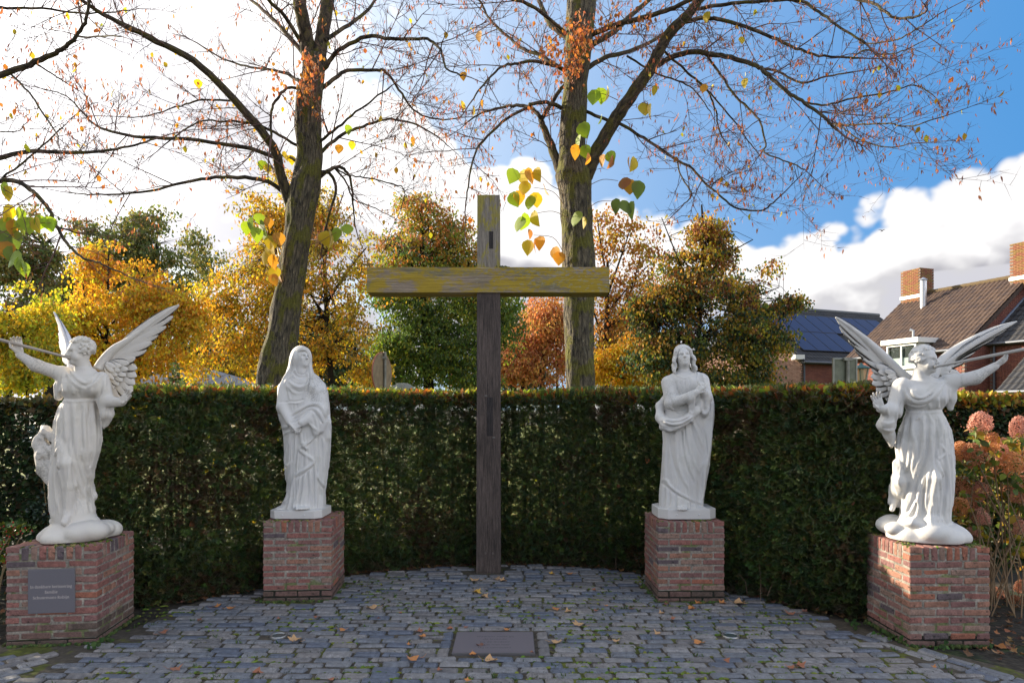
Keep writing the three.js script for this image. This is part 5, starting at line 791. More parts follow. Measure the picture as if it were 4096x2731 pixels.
// trunk and limbs follow the photograph: [x, y, width] in the 2352-wide view; each limb leaves the trunk's distance for its own
function limeTree(name, label, d0, trunk, limbs, opts) {
  const foot = at(trunk[0][0], trunk[0][1], d0), o = thing(name, label, 'tree', [foot.x, 0, -d0], 0, 'old lime trees behind the hedge');
  const loc = p => p.sub(o.position);
  const TR = trunk.map(([x, y, w, dd = 0]) => [loc(at(x, y, d0 + dd)), w * 1.7415 / F * (d0 + dd) / 2]);
  if (opts.ground) { const b = TR[0]; TR.unshift([V3(b[0].x + (opts.lean || 0), b[0].y * 0.4, b[0].z), b[1] * 1.06], ); TR.unshift([V3(b[0].x + (opts.lean || 0) * 1.8, -0.1, b[0].z), b[1] * 1.45]); }
  const [tp, tq] = smoothPath(TR.map(t => t[0]), TR.map(t => t[1]), 10);
  mesh('trunk', limb(tp, tq, 40, opts.wob || 0.10), barkMat, o);
  const twigs = [], leaves = [], bracts = [], tips = [];
  const grow = (p, dir, len, r, lv) => {
    const n = lv > 1 ? 4 : 3, P = [p.clone()], Q = [r]; let q = p.clone(), dd = dir.clone();
    for (let i = 1; i <= n; i++) { dd.add(V3(gauss() * 0.22, gauss() * 0.16 + (lv > 1 ? -0.02 : 0.05), gauss() * 0.22)).normalize(); q = q.clone().addScaledVector(dd, len / n); P.push(q); Q.push(r * (1 - 0.75 * i / n)); }
    twigs.push(limb(P, Q, lv > 1 ? 4 : 3, 0, false));
    if (lv > 0) { const m = lv > 1 ? Math.round(len * 7) + 1 : Math.round(len * 7) + 1; for (let k = 0; k < m; k++) { const t = R(0.2, 1), i = Math.min(n - 1, Math.floor(t * n)), b = P[i].clone().lerp(P[i + 1], t * n - i); const side = V3(gauss(), gauss() * 0.8 + 0.15, gauss()).normalize(); grow(b, dd.clone().multiplyScalar(0.75).add(side.multiplyScalar(0.75)).normalize(), len * R(0.28, 0.5), Math.max(0.0028, r * 0.5), lv - 1); } }
    else { const nb = rnd() < opts.bract ? Math.floor(R(1, 4)) : 0; for (let k = 0; k < nb; k++) bracts.push([M4(P[Math.floor(R(1, n + 1))].clone().add(V3(gauss() * 0.02, -0.02, gauss() * 0.02)), quatTo(V3(gauss() * 0.5, -1, gauss() * 0.5)).multiply(new THREE.Quaternion().setFromAxisAngle(V3(0, 1, 0), R(0, 6.28))), R(0.05, 0.085)), vary(pick([[0.50, 0.16, 0.05], [0.40, 0.13, 0.05], [0.55, 0.22, 0.06], [0.34, 0.11, 0.06]]), 0.2)]); if (rnd() < opts.leaf) leaves.push([M4(q.clone(), quatTo(V3(gauss() * 0.6, -1, gauss() * 0.6)).multiply(new THREE.Quaternion().setFromAxisAngle(V3(0, 1, 0), R(0, 6.28))), R(0.05, 0.10)), vary(pick([[0.58, 0.20, 0.02], [0.60, 0.34, 0.02], [0.50, 0.16, 0.03], [0.55, 0.45, 0.02]]), 0.2)]); }
  };
  for (const [w0, w1, dz, ...pts] of limbs) {
    const n = pts.length, P = pts.map(([x, y], i) => loc(at(x, y, d0 + dz * Math.pow(i / (n - 1), 1.2)))), rad = pts.map((_, i) => (w0 + (w1 - w0) * i / (n - 1)) * 1.7415 / F * d0 / 2);
    const [pp, qq] = smoothPath(P, rad, 5); for (let i = 1; i < pp.length - 1; i++) pp[i].add(V3(gauss() * 0.010, gauss() * 0.010, gauss() * 0.010));
    mesh('branch', limb(pp, qq, 9, 0.05), branchMat, o);
    const end = pp[pp.length - 1], ed = end.clone().sub(pp[pp.length - 3]).normalize(); if (w1 < 6) grow(end, ed, R(0.5, 0.9), qq[qq.length - 1], 2);
    const L = pp.reduce((s, p, i) => i ? s + p.distanceTo(pp[i - 1]) : 0, 0), m = Math.round(L * (opts.dense || 5.6));
    for (let k = 0; k < m; k++) { const i = Math.floor(R(0.12, 0.98) * (pp.length - 1)), dir = pp[i + 1].clone().sub(pp[i]).normalize(), side = V3(gauss(), gauss() * 0.8 + 0.12, gauss()).normalize(); side.addScaledVector(dir, -side.dot(dir)).normalize(); const big = rnd() < 0.35; grow(pp[i], dir.multiplyScalar(0.6).add(side.multiplyScalar(0.8)).normalize(), big ? R(0.7, 1.3) : R(0.25, 0.6), Math.min(qq[i] * 0.55, big ? 0.011 : 0.006), big ? 2 : 1); }
  }
  for (const [x, y, rr, n] of opts.tufts || []) for (let k = 0; k < n; k++) { const p = loc(at(x + gauss() * rr * 0.7, y + gauss() * rr, d0 - 0.25 - rnd() * 0.6)), e = p.clone().add(V3(gauss() * 0.12, gauss() * 0.12, gauss() * 0.1)); if (k % 3 === 0) twigs.push(limb([p, p.clone().lerp(e, 0.5).add(V3(gauss() * 0.02, 0.02, 0)), e], [0.004, 0.0035, 0.0025], 3, 0, false)); leaves.push([M4(e, quatTo(V3(gauss() * 0.7, -1, gauss() * 0.7)).multiply(new THREE.Quaternion().setFromAxisAngle(V3(0, 1, 0), R(0, 6.28))), R(0.045, 0.085)), vary(pick([[0.52, 0.17, 0.04], [0.44, 0.14, 0.05], [0.60, 0.24, 0.04]]), 0.2)]); }
  mesh('twigs', merge(twigs), twigMat, o).userData.kind = 'stuff';
  if (bracts.length) instances('bracts', LEAF.slim, leafMat(0.55, 0.9), bracts, o);
  if (leaves.length) instances('leaves', LEAF.oval, LM, leaves, o);
  // shoots with big leaves: [stem points], then leaf places
  const shootMat = std(C(0.20, 0.12, 0.05), 0.9), big = {};
  for (const [dd, tone, stem, ...ls] of opts.shoots || []) {
    const P = stem.map(([x, y]) => loc(at(x, y, d0 + dd))); if (P.length > 1) { const [sp, sq] = smoothPath(P, P.map((_, i) => 0.006 - 0.003 * i / P.length), 4); mesh('shoot', limb(sp, sq, 5), shootMat, o); }
    for (const [x, y, s = 26, c = tone] of ls) { const cc = { g: [0.27, 0.38, 0.015], y: [0.66, 0.48, 0.012], o: [0.66, 0.30, 0.015], d: [0.15, 0.22, 0.02], b: [0.45, 0.18, 0.03] }[c]; const key = c + Math.floor(R(0, 3)); if (!big[key]) { const k = R(0.8, 1.2); big[key] = new THREE.MeshPhysicalMaterial({ color: C(cc[0] * k, cc[1] * k, cc[2]), roughness: 0.85, transmission: 0.6, thickness: 0, side: THREE.DoubleSide }); }
      const m = mesh('leaf', LEAF.heart, big[key], o); m.position.copy(loc(at(x, y - s * 0.45, d0 + dd + R(-0.08, 0.08)))); m.quaternion.copy(quatTo(V3(R(-0.35, 0.35), -1, R(-0.35, 0.2)))).multiply(new THREE.Quaternion().setFromAxisAngle(V3(0, 1, 0), R(-0.8, 0.8))); m.scale.setScalar(s * 1.7415 / F * d0 * 1.15); }
  }
  return o;
}
limeTree('lime_tree', 'old lime tree with a mossy leaning trunk, rising behind the veiled woman statue', 10.0,
  [[630, 900, 80], [640, 820, 74], [652, 740, 66], [666, 650, 61], [678, 570, 60], [688, 500, 62], [698, 440, 66], [711, 370, 60], [707, 310, 57], [708, 250, 57], [716, 190, 50], [722, 130, 54]],
  [[32, 28, -0.3, [708, 135], [702, 80], [691, 20], [684, -60]], [32, 28, 0.4, [730, 135], [742, 70], [751, 5], [756, -60]],
    [25, 6, -1.6, [668, 480], [643, 395], [626, 336], [537, 228], [443, 140], [336, 83], [255, 43], [170, -10]], [10, 2.5, 1.0, [628, 360], [564, 338], [430, 320], [309, 314], [242, 298], [215, 285], [183, 252], [150, 220], [102, 205]],
    [11, 2, -0.8, [650, 440], [628, 424], [591, 411], [510, 406], [430, 418], [349, 437], [269, 446], [201, 446], [145, 441]], [5, 2, 0.8, [534, 231], [456, 231], [403, 247], [322, 268], [228, 266]],
    [9, 2.5, 0.9, [725, 365], [759, 328], [802, 301], [843, 287], [896, 274], [958, 287], [1004, 314], [1031, 336]], [7, 3, -0.9, [728, 330], [775, 292], [816, 258], [896, 199]],
    [10, 3, 1.3, [725, 215], [773, 175], [802, 161], [864, 161], [888, 167], [923, 215], [950, 252], [1004, 274], [1066, 269]], [11, 3, -1.2, [728, 180], [762, 132], [778, 115], [843, 83], [896, 89], [972, 89], [1004, 105], [1017, 126], [1025, 158], [1063, 172]],
    [10, 6, 0.8, [745, 92], [802, 56], [843, 24], [868, -10]], [12, 7, 0.9, [708, 138], [668, 89], [614, 32], [570, -5]], [10, 7, -0.8, [702, 115], [655, 40], [608, -8]],
    [9, 3, 1.4, [705, 200], [668, 175], [628, 161], [577, 155], [510, 134], [443, 94]], [7, 5, -0.5, [700, 210], [663, 201], [636, 228], [622, 255], [622, 318]], [7, 2.5, -1.3, [690, 340], [628, 303], [574, 282], [510, 279], [456, 279], [376, 333]],
    [7, 3, 1.0, [695, 385], [663, 360], [614, 352], [574, 341]], [10, 3, 0.7, [722, 415], [767, 384], [789, 389], [805, 414], [810, 468], [815, 517]], [5, 2, 1.2, [767, 384], [795, 420], [813, 458], [863, 478], [906, 501]], [4, 2, -0.6, [772, 386], [800, 402], [846, 409], [912, 425], [929, 441], [922, 478]], [9, 4, 0.5, [735, 395], [760, 400], [770, 440], [745, 530], [740, 560]]],
  { ground: true, lean: -0.1, wob: 0.11, tufts: [[712, 150, 30, 110], [700, 205, 26, 60], [640, 180, 30, 40]], bract: 0.28, leaf: 0.05, shoots: [
    [-0.3, 'g', [[650, 645], [640, 600], [625, 560], [600, 520], [570, 505]], [562, 520, 26, 'g'], [578, 512, 30, 'd'], [596, 520, 32, 'd'], [585, 535, 30, 'g'], [607, 540, 34, 'g'], [625, 555, 30, 'y'], [617, 575, 36, 'y'], [635, 580, 30, 'y'], [640, 545, 26, 'o'], [628, 598, 30, 'o'], [608, 590, 26, 'y'], [592, 500, 22, 'g'], [615, 510, 20, 'o']],
    [-0.2, 'o', [[655, 640], [640, 650], [630, 640]], [628, 625, 28, 'y'], [637, 645, 30, 'o'], [626, 640, 24, 'o']],
    [-0.3, 'y', [[715, 560], [735, 555], [760, 540], [790, 525]], [728, 548, 28, 'o'], [742, 545, 30, 'y'], [755, 540, 30, 'y'], [770, 535, 28, 'g'], [784, 528, 28, 'g'], [797, 525, 24, 'g'], [762, 550, 24, 'y']], [0.2, 'y', [[672, 380]], [655, 358, 22, 'y'], [666, 365, 20, 'y'], [605, 378, 20, 'g'], [612, 385, 18, 'y'], [797, 295, 20, 'g'], [810, 332, 18, 'y'], [780, 340, 18, 'o'], [950, 322, 18, 'o'], [455, 190, 18, 'y']]] });
limeTree('lime_tree', 'old lime tree with a straight mossy trunk, rising behind the crossbeam end', 10.6,
  [[1333, 905, 66], [1331, 800, 66], [1330, 700, 68], [1328, 610, 76], [1325, 520, 70], [1321, 450, 74], [1318, 400, 80], [1314, 349, 60], [1317, 269, 58], [1322, 188, 54], [1326, 134, 60], [1332, 67, 64], [1336, 0, 66], [1338, -70, 60]],
  [[34, 20, -0.6, [1335, 425], [1350, 395], [1377, 336], [1417, 269], [1457, 209], [1495, 156], [1519, 107], [1546, 67], [1578, 35], [1622, -20]], [26, 11, 0.3, [1300, 420], [1284, 385], [1267, 336], [1246, 288], [1242, 269]], [10, 9, 0.6, [1243, 275], [1264, 242], [1288, 204], [1312, 180]],
    [10, 3, 0.9, [1243, 270], [1216, 247], [1178, 242], [1138, 250], [1098, 263], [1068, 285]], [10, 7, -0.5, [1300, 250], [1270, 240], [1250, 234], [1216, 239]], [7, 3, -1.0, [1222, 244], [1165, 271], [1111, 322], [1090, 354], [1079, 403], [1070, 462]],
    [9, 3, -1.1, [1312, 162], [1269, 150], [1229, 140], [1189, 145], [1152, 153], [1111, 193], [1084, 231]], [10, 5, 1.2, [1315, 172], [1277, 150], [1242, 126], [1202, 113], [1175, 91], [1138, 59], [1117, 32], [1100, -5]], [13, 10, 0.7, [1315, 95], [1267, 59], [1250, 27], [1234, -8]], [8, 6, -0.9, [1310, 85], [1229, 19], [1170, -5]],
    [13, 8, -1.0, [1345, 85], [1417, 56], [1484, 40], [1538, 21], [1590, -2]], [12, 7, 1.4, [1335, 165], [1390, 132], [1444, 118], [1498, 94], [1540, 70]], [15, 10, 0.9, [1342, 110], [1403, 78], [1444, 40], [1496, -5]],
    [13, 5, -1.7, [1485, 165], [1538, 134], [1592, 118], [1645, 126], [1699, 137], [1739, 152], [1760, 167], [1801, 204], [1841, 231], [1887, 263], [1924, 298]], [5, 2, -2.1, [1910, 285], [1950, 287], [1983, 285], [2043, 285], [2096, 289], [2163, 269]], [4, 2, -1.5, [1920, 288], [1938, 293], [1975, 320], [2037, 338], [2096, 329]],
    [11, 4, -1.0, [1555, 55], [1590, 46], [1618, 40], [1659, 46], [1712, 61], [1787, 91], [1841, 115], [1895, 129], [1973, 133]], [4, 2, -1.2, [1960, 133], [1989, 115], [2029, 124], [2069, 118], [2120, 95]], [9, 4, -1.4, [1590, 22], [1645, 13], [1712, 5], [1828, 0], [1881, 27], [1930, 62], [1989, 99]], [4, 2, -1.5, [1975, 98], [2000, 100], [2064, 89], [2110, 64], [2161, 30]], [7, 4, -1.8, [1940, -8], [2002, 5], [2029, 24], [2056, 40], [2096, 40], [2123, 30]],
    [6, 2.5, -1.3, [1620, 122], [1659, 175], [1685, 215], [1726, 255], [1747, 282], [1758, 330], [1758, 350], [1801, 368], [1849, 389]], [6, 3, 1.0, [1520, 112], [1565, 153], [1605, 188], [1626, 209], [1645, 255], [1651, 295], [1675, 338]], [5, 2.5, 0.9, [1440, 128], [1498, 164], [1551, 183], [1592, 204], [1632, 255]],
    [8, 3, -1.2, [1335, 250], [1377, 269], [1430, 287], [1471, 312], [1511, 338], [1551, 365], [1592, 389], [1626, 425], [1647, 442], [1687, 475], [1746, 484], [1780, 462]], [4, 2.5, -1.0, [1556, 368], [1562, 400], [1588, 445], [1570, 470]], [4, 2, 0.6, [1630, 210], [1685, 277], [1718, 322], [1747, 360]], [6, 3, -0.9, [1740, 155], [1790, 165], [1840, 190], [1900, 175], [1960, 165]], [5, 2, -1.3, [1850, 235], [1900, 240], [1960, 225], [2030, 215], [2100, 195], [2140, 215]]],
  { ground: true, wob: 0.07, tufts: [[1330, 80, 45, 190], [1310, 150, 34, 120], [1270, 110, 36, 70], [1400, 60, 40, 60], [1480, 40, 40, 50]], bract: 0.45, leaf: 0.035, dense: 6.0, shoots: [
    [-0.3, 'y', [[1295, 440], [1265, 425], [1235, 400], [1190, 400]], [1183, 402, 30, 'g'], [1200, 405, 32, 'y'], [1218, 400, 32, 'o'], [1232, 398, 28, 'y'], [1205, 428, 28, 'y']], [-0.25, 'y', [[1295, 470], [1270, 440], [1225, 430]], [1176, 455, 30, 'g'], [1190, 450, 28, 'o'], [1250, 435, 26, 'o'], [1217, 462, 28, 'g'], [1232, 455, 30, 'y']],
    [-0.3, 'y', [[1305, 500], [1270, 485], [1230, 490]], [1194, 512, 32, 'g'], [1208, 505, 34, 'g'], [1225, 500, 32, 'y']], [-0.2, 'o', [[1292, 575], [1270, 545], [1225, 540]], [1217, 565, 30, 'y'], [1230, 560, 30, 'o'], [1245, 555, 28, 'o'], [1215, 535, 20, 'b'], [1275, 580, 30, 'o'], [1286, 590, 26, 'o']],
    [-0.4, 'g', [[1330, 490], [1322, 500]], [1324, 500, 32, 'g'], [1340, 508, 22, 'y']], [-0.3, 'b', [[1355, 425], [1385, 412], [1420, 415]], [1435, 420, 28, 'b'], [1448, 425, 30, 'o'], [1463, 430, 34, 'd']], [-0.3, 'd', [[1350, 480], [1375, 463], [1410, 462]], [1420, 470, 30, 'd'], [1436, 475, 34, 'd'], [1454, 478, 36, 'd']],
    [-0.5, 'g', [[1345, 340], [1350, 300], [1340, 280]], [1337, 295, 30, 'g'], [1333, 322, 28, 'g'], [1327, 345, 28, 'o'], [1342, 345, 26, 'g']], [-0.5, 'y', [[1420, 230], [1385, 215], [1360, 215]], [1365, 218, 28, 'g'], [1380, 215, 30, 'g'], [1395, 210, 28, 'y']], [-0.5, 'y', [[1475, 235], [1490, 240]], [1480, 247, 26, 'y'], [1496, 252, 30, 'y'], [1502, 205, 18, 'y'], [1382, 272, 20, 'g']],
    [-0.6, 'o', [[1395, 350], [1400, 360]], [1388, 365, 24, 'o'], [1400, 358, 24, 'g'], [1408, 370, 26, 'b'], [1446, 372, 26, 'b'], [1458, 374, 28, 'y'], [1352, 362, 22, 'o'], [1714, 187, 18, 'y'], [1618, 200, 16, 'o'], [1705, 90, 14, 'y'], [1628, 35, 20, 'y'], [1102, 80, 20, 'o'], [1060, 240, 20, 'y'], [1085, 250, 20, 'y'], [1110, 237, 16, 'o'], [1065, 172, 16, 'o']]] });
limeTree('lime_tree', 'lime tree outside the frame, reaching bare limbs and green leaves in over the angel', 8.2,
  [[-190, 900, 95], [-185, 760, 88], [-180, 600, 80], [-175, 430, 76], [-170, 300, 70], [-160, 100, 60], [-150, -150, 40]],
  [[16, 5, -0.6, [-172, 240], [-80, 200], [0, 172], [80, 142], [121, 124], [150, 105], [177, 78], [196, 43], [208, -10]], [14, 4, 0.5, [-175, 420], [-90, 390], [0, 362], [67, 348], [161, 349], [242, 346], [295, 336], [352, 320]], [9, 3, 1.0, [-165, 100], [-60, 30], [0, 19], [94, 19], [201, 30], [293, 24]], [5, 3, -0.7, [20, 168], [67, 215], [121, 295], [132, 314]], [6, 3, -0.3, [-60, 470], [0, 414], [81, 349], [142, 293]],
    [13, 3, -1.0, [-178, 470], [-80, 425], [0, 415], [40, 418], [75, 440], [107, 474], [129, 520], [148, 552], [175, 582], [201, 597], [234, 606], [285, 630]], [5, 2, 0.7, [81, 145], [129, 177], [183, 209]], [5, 3, -0.8, [172, 86], [223, 83], [277, 83]], [5, 2, 0.6, [129, 520], [180, 535], [230, 540]], [5, 2, 1.4, [-150, 330], [-60, 300], [0, 302], [40, 300], [70, 270]]],
  { ground: true, wob: 0.09, bract: 0.25, leaf: 0.05, dense: 4.5, shoots: [[-0.6, 'g', [[-60, 560], [0, 535], [60, 515], [115, 512]], [5, 490, 34, 'y'], [22, 485, 34, 'y'], [40, 490, 30, 'g'], [12, 515, 36, 'g'], [30, 520, 36, 'o'], [48, 515, 30, 'g'], [62, 512, 30, 'g'], [78, 512, 30, 'y'], [92, 508, 30, 'g'], [106, 510, 28, 'g'], [116, 512, 24, 'g'], [8, 545, 36, 'd'], [28, 545, 34, 'd'], [12, 432, 30, 'g'], [20, 440, 28, 'y']], [-0.6, 'g', [[-40, 570], [10, 585], [50, 605]], [8, 570, 34, 'o'], [22, 580, 34, 'd'], [34, 592, 36, 'g'], [46, 606, 36, 'g'], [52, 615, 28, 'g']]] });

// ---------- trees beyond the hedge ----------
// crown: list of [fx, fy, rx, ry, depth offset] blobs in the 2352-wide view at distance d
function leafTree(name, label, d, base, stems, blobs, opt) {
  const foot = at(base[0], base[1], d), o = thing(name, label, 'tree', [foot.x, 0, -d], 0, opt.group), px = 1.7415 / F * d;
  const B = blobs.map(([x, y, rx, ry, dz = 0]) => ({ c: at(x, y, d).add(V3(0, 0, -dz)).sub(o.position), rx: rx * px, ry: ry * px, rz: (rx * 0.5 + ry * 0.5) * px * (opt.flat || 0.8) }));
  const wood = std(C(...(opt.wood || [0.075, 0.055, 0.04])), 0.95, { map: barkTex, bumpMap: barkBump, bumpScale: 0.01 });
  const joints = []; let first = true;
  for (const [w0, w1, ...pts] of stems) { let P = pts.map(([x, y]) => at(x, y, d).sub(o.position)), Q = pts.map((_, i) => (w0 + (w1 - w0) * i / (pts.length - 1)) * px / 2); if (first) { P.unshift(V3(P[0].x, -0.05, P[0].z)); Q.unshift(Q[0] * 1.25); } const [pp, qq] = smoothPath(P, Q, 4); mesh(first ? 'trunk' : 'branch', limb(pp, qq, 9, 0.06), wood, o); first = false; pp.forEach((p, i) => { if (i > pp.length * 0.35) joints.push([p, qq[i]]); }); }
  const area = B.reduce((s, b) => s + b.rx * b.ry, 0), list = [], tw = [], Lf = opt.leaf, per = opt.per || 26;
  const clusters = Math.round(opt.n * 1.8 / per), cs = opt.cluster || 0.34;
  for (let k = 0; k < clusters; k++) {
    let u = rnd() * area, b = B[0]; for (const q of B) { u -= q.rx * q.ry; if (u <= 0) { b = q; break; } }
    const v = V3(gauss(), gauss(), gauss()).normalize().multiplyScalar(Math.pow(rnd(), 0.36)), c = V3(b.c.x + v.x * b.rx, b.c.y + v.y * b.ry, b.c.z + v.z * b.rz); if (c.y < 0.3) continue;
    if (opt.gap && fbm(c.x * opt.gapF, c.y * opt.gapF, c.z * opt.gapF, 2) < opt.gap) continue;
    if (k % 3 === 0 && joints.length) { let best = joints[0], bd = 1e9; for (let t = 0; t < 14; t++) { const j = pick(joints), dd = j[0].distanceTo(c) + (j[0].y > c.y ? 0.6 : 0); if (dd < bd) { bd = dd; best = j; } } const mid = best[0].clone().lerp(c, 0.5).add(V3(gauss() * 0.12, 0.1 * bd, gauss() * 0.12)); tw.push(limb([best[0], mid, c], [Math.min(best[1] * 0.5, 0.008 + 0.004 * bd), 0.006, 0.0025], 4, 0, false)); }
    const tone = pick(opt.tones), hi = opt.top && rnd() < sm(opt.top[0], opt.top[1], c.y) ? pick(opt.topTones) : tone;
    const ax = V3(gauss(), gauss() * 0.3 - 0.1, gauss()).normalize();
    for (let j = 0; j < per; j++) { const t = R(-1, 1), p = c.clone().addScaledVector(ax, t * cs * 1.3).add(V3(gauss() * cs * 0.55, gauss() * cs * 0.4 - 0.08 * t * t, gauss() * cs * 0.55)); const q = quatTo(V3(gauss() * 0.8, -0.75 + gauss() * 0.4, gauss() * 0.8)).multiply(new THREE.Quaternion().setFromAxisAngle(V3(0, 1, 0), R(0, 6.28))); list.push([M4(p, q, Lf * 0.72 * R(0.7, 1.3)), vary(rnd() < 0.82 ? hi : pick(opt.tones), 0.2)]); }
  }
  if (tw.length) mesh('twigs', merge(tw), wood, o).userData.kind = 'stuff';
  instances('crown', opt.geo || LEAF.plain, LM, list, o);
  return o;
}
const GOLD = [[0.72, 0.47, 0.022], [0.68, 0.52, 0.027], [0.72, 0.38, 0.022], [0.56, 0.48, 0.027], [0.62, 0.32, 0.027]], LIME = [[0.532, 0.504, 0.028], [0.644, 0.532, 0.028], [0.420, 0.448, 0.028], [0.336, 0.378, 0.042]], OLIVE = [[0.160, 0.192, 0.040], [0.224, 0.224, 0.048], [0.120, 0.160, 0.048], [0.288, 0.240, 0.048]], DARK = [[0.049, 0.098, 0.031], [0.070, 0.119, 0.035], [0.039, 0.077, 0.035], [0.091, 0.140, 0.035]], COPPER = [[0.336, 0.126, 0.042], [0.420, 0.182, 0.042], [0.252, 0.098, 0.049], [0.476, 0.280, 0.042]], RUST = [[0.616, 0.280, 0.070], [0.560, 0.224, 0.070], [0.644, 0.378, 0.084], [0.476, 0.196, 0.084]];
const FAR = 'trees of the wood beyond the hedge';
// far wood
leafTree('oak_tree', 'tall olive-green tree in the far left of the wood, behind the golden tree', 34, [110, 890], [[22, 8, [110, 890], [105, 700], [100, 560]]], [[60, 560, 110, 90], [170, 560, 80, 85, 1], [80, 660, 110, 100], [-60, 580, 110, 110], [150, 680, 90, 90]], { n: 14000, leaf: 0.26, tones: OLIVE.concat([[0.22, 0.13, 0.04]]), cluster: 0.55, gap: -0.05, gapF: 0.5, group: FAR });
leafTree('oak_tree', 'round-topped olive-green tree above the golden tree', 36, [370, 890], [[20, 7, [370, 890], [365, 700], [360, 560]]], [[350, 540, 75, 60], [300, 580, 80, 70], [410, 590, 70, 75, 1], [360, 640, 110, 90], [250, 640, 70, 70]], { n: 13000, leaf: 0.26, tones: OLIVE, cluster: 0.55, gap: -0.05, gapF: 0.5, group: FAR });
for (const [x, d, w, lab] of [[735, 40, 200, 'dark distant trees between the leaning trunk and the oak'], [500, 42, 180, 'dark distant trees behind the pavilion roof'], [1180, 44, 130, 'dark distant trees behind the cross post'], [1440, 40, 130, 'dark distant trees behind the slim tree'], [240, 42, 200, 'dark distant trees low behind the golden tree'], [20, 44, 180, 'dark distant trees at the photo edge behind the angel']])
  leafTree('woodland_tree', lab, d, [x, 890], [[12, 6, [x, 890], [x + 4, 800], [x - 3, 740]], [9, 5, [x + w * 0.4, 890], [x + w * 0.4, 760]], [9, 5, [x - w * 0.4, 890], [x - w * 0.42, 760]], [8, 5, [x + w * 0.2, 890], [x + w * 0.2, 790]]], [[x, 780, w * 0.5, 80], [x - w * 0.3, 830, w * 0.35, 60], [x + w * 0.3, 830, w * 0.35, 60], [x, 860, w * 0.6, 40]], { n: 7000, leaf: 0.28, tones: DARK.concat([[0.12, 0.11, 0.03], [0.20, 0.13, 0.04]]), cluster: 0.6, gap: -0.15, gapF: 0.4, group: FAR });
leafTree('rust_tree', 'rust-orange tree showing between the cross post and the straight lime trunk', 27, [1245, 895], [[12, 5, [1245, 895], [1248, 800], [1250, 720]], [8, 4, [1200, 895], [1205, 800]], [7, 3, [1280, 895], [1278, 790]]], [[1255, 710, 40, 40], [1160, 820, 60, 60], [1300, 760, 30, 60], [1240, 745, 60, 60], [1200, 800, 60, 60], [1280, 800, 50, 60], [1240, 850, 80, 40], [1100, 870, 60, 30], [1070, 855, 40, 30]], { n: 13000, leaf: 0.17, tones: RUST, cluster: 0.42, gap: -0.1, gapF: 0.7, wood: [0.12, 0.08, 0.06], group: FAR });
leafTree('golden_tree', 'tall golden tree behind the leaning lime trunk', 19, [760, 895], [[15, 6, [760, 895], [752, 760], [745, 620], [740, 480]], [6, 3, [750, 740], [690, 640], [620, 560]], [6, 3, [748, 700], [800, 620], [840, 570]], [5, 2, [744, 600], [770, 500], [790, 440]]], [[500, 660, 60, 70], [505, 760, 60, 80], [490, 850, 80, 50], [860, 790, 50, 70], [850, 860, 50, 40], [620, 850, 120, 40], [620, 470, 85, 70], [560, 560, 80, 80, 1], [700, 500, 90, 90], [770, 560, 85, 95], [600, 640, 100, 90], [720, 660, 130, 100], [810, 670, 70, 90], [560, 720, 80, 70], [700, 770, 150, 60], [780, 820, 70, 50], [640, 410, 50, 40], [560, 790, 70, 60]], { n: 32000, leaf: 0.13, tones: GOLD.concat([[0.30, 0.22, 0.03], [0.22, 0.18, 0.03]]), cluster: 0.34, gap: -0.01, gapF: 0.9, group: FAR });
leafTree('oak_tree', 'green oak turning orange at its top, left of the cross post', 21, [985, 900], [[26, 8, [985, 900], [982, 840], [975, 720], [970, 600], [968, 500]], [9, 3, [975, 850], [930, 810], [890, 780]], [8, 3, [976, 740], [1030, 680], [1090, 640]], [7, 3, [972, 640], [920, 580], [890, 560]]], [[870, 860, 60, 40], [1080, 860, 70, 40], [960, 850, 90, 40], [960, 490, 60, 50], [1030, 530, 60, 55], [905, 560, 55, 55, 1], [985, 580, 90, 60], [1060, 600, 60, 60], [890, 650, 60, 60], [980, 690, 120, 70], [1100, 680, 70, 60, 1], [1130, 760, 70, 60], [960, 780, 110, 60], [1050, 800, 90, 60], [900, 800, 60, 50], [1150, 700, 50, 40]], { n: 27000, leaf: 0.14, tones: [[0.12, 0.20, 0.03], [0.17, 0.25, 0.03], [0.30, 0.34, 0.03], [0.09, 0.15, 0.04]], top: [4.6, 8.2], topTones: [[0.50, 0.28, 0.03], [0.44, 0.36, 0.03], [0.52, 0.20, 0.04], [0.34, 0.32, 0.03]], cluster: 0.34, gap: 0.0, gapF: 1.1, group: FAR });
// nearer
leafTree('golden_tree', 'bright golden-yellow tree behind the angel with the plaque', 15.5, [240, 900], [[9, 3, [240, 900], [243, 780], [247, 680], [248, 580]], [6, 2, [175, 900], [185, 800], [165, 700]], [6, 2, [320, 900], [318, 790], [330, 690]], [5, 2, [243, 760], [290, 700], [310, 640]], [5, 2, [243, 780], [200, 720], [190, 650]], [5, 2, [320, 800], [370, 740], [400, 700]]], [[250, 610, 75, 60], [200, 670, 70, 70, 1], [310, 680, 80, 75], [380, 720, 80, 55], [160, 750, 70, 70], [260, 760, 110, 90], [370, 800, 90, 60], [220, 840, 90, 50], [330, 850, 90, 40], [430, 690, 50, 35], [440, 760, 40, 50]], { n: 24000, leaf: 0.105, tones: GOLD, top: [4.4, 6.6], topTones: [[0.50, 0.22, 0.03], [0.48, 0.26, 0.02], [0.42, 0.19, 0.03]], cluster: 0.26, gap: -0.01, gapF: 1.2, geo: LEAF.oval, group: FAR });
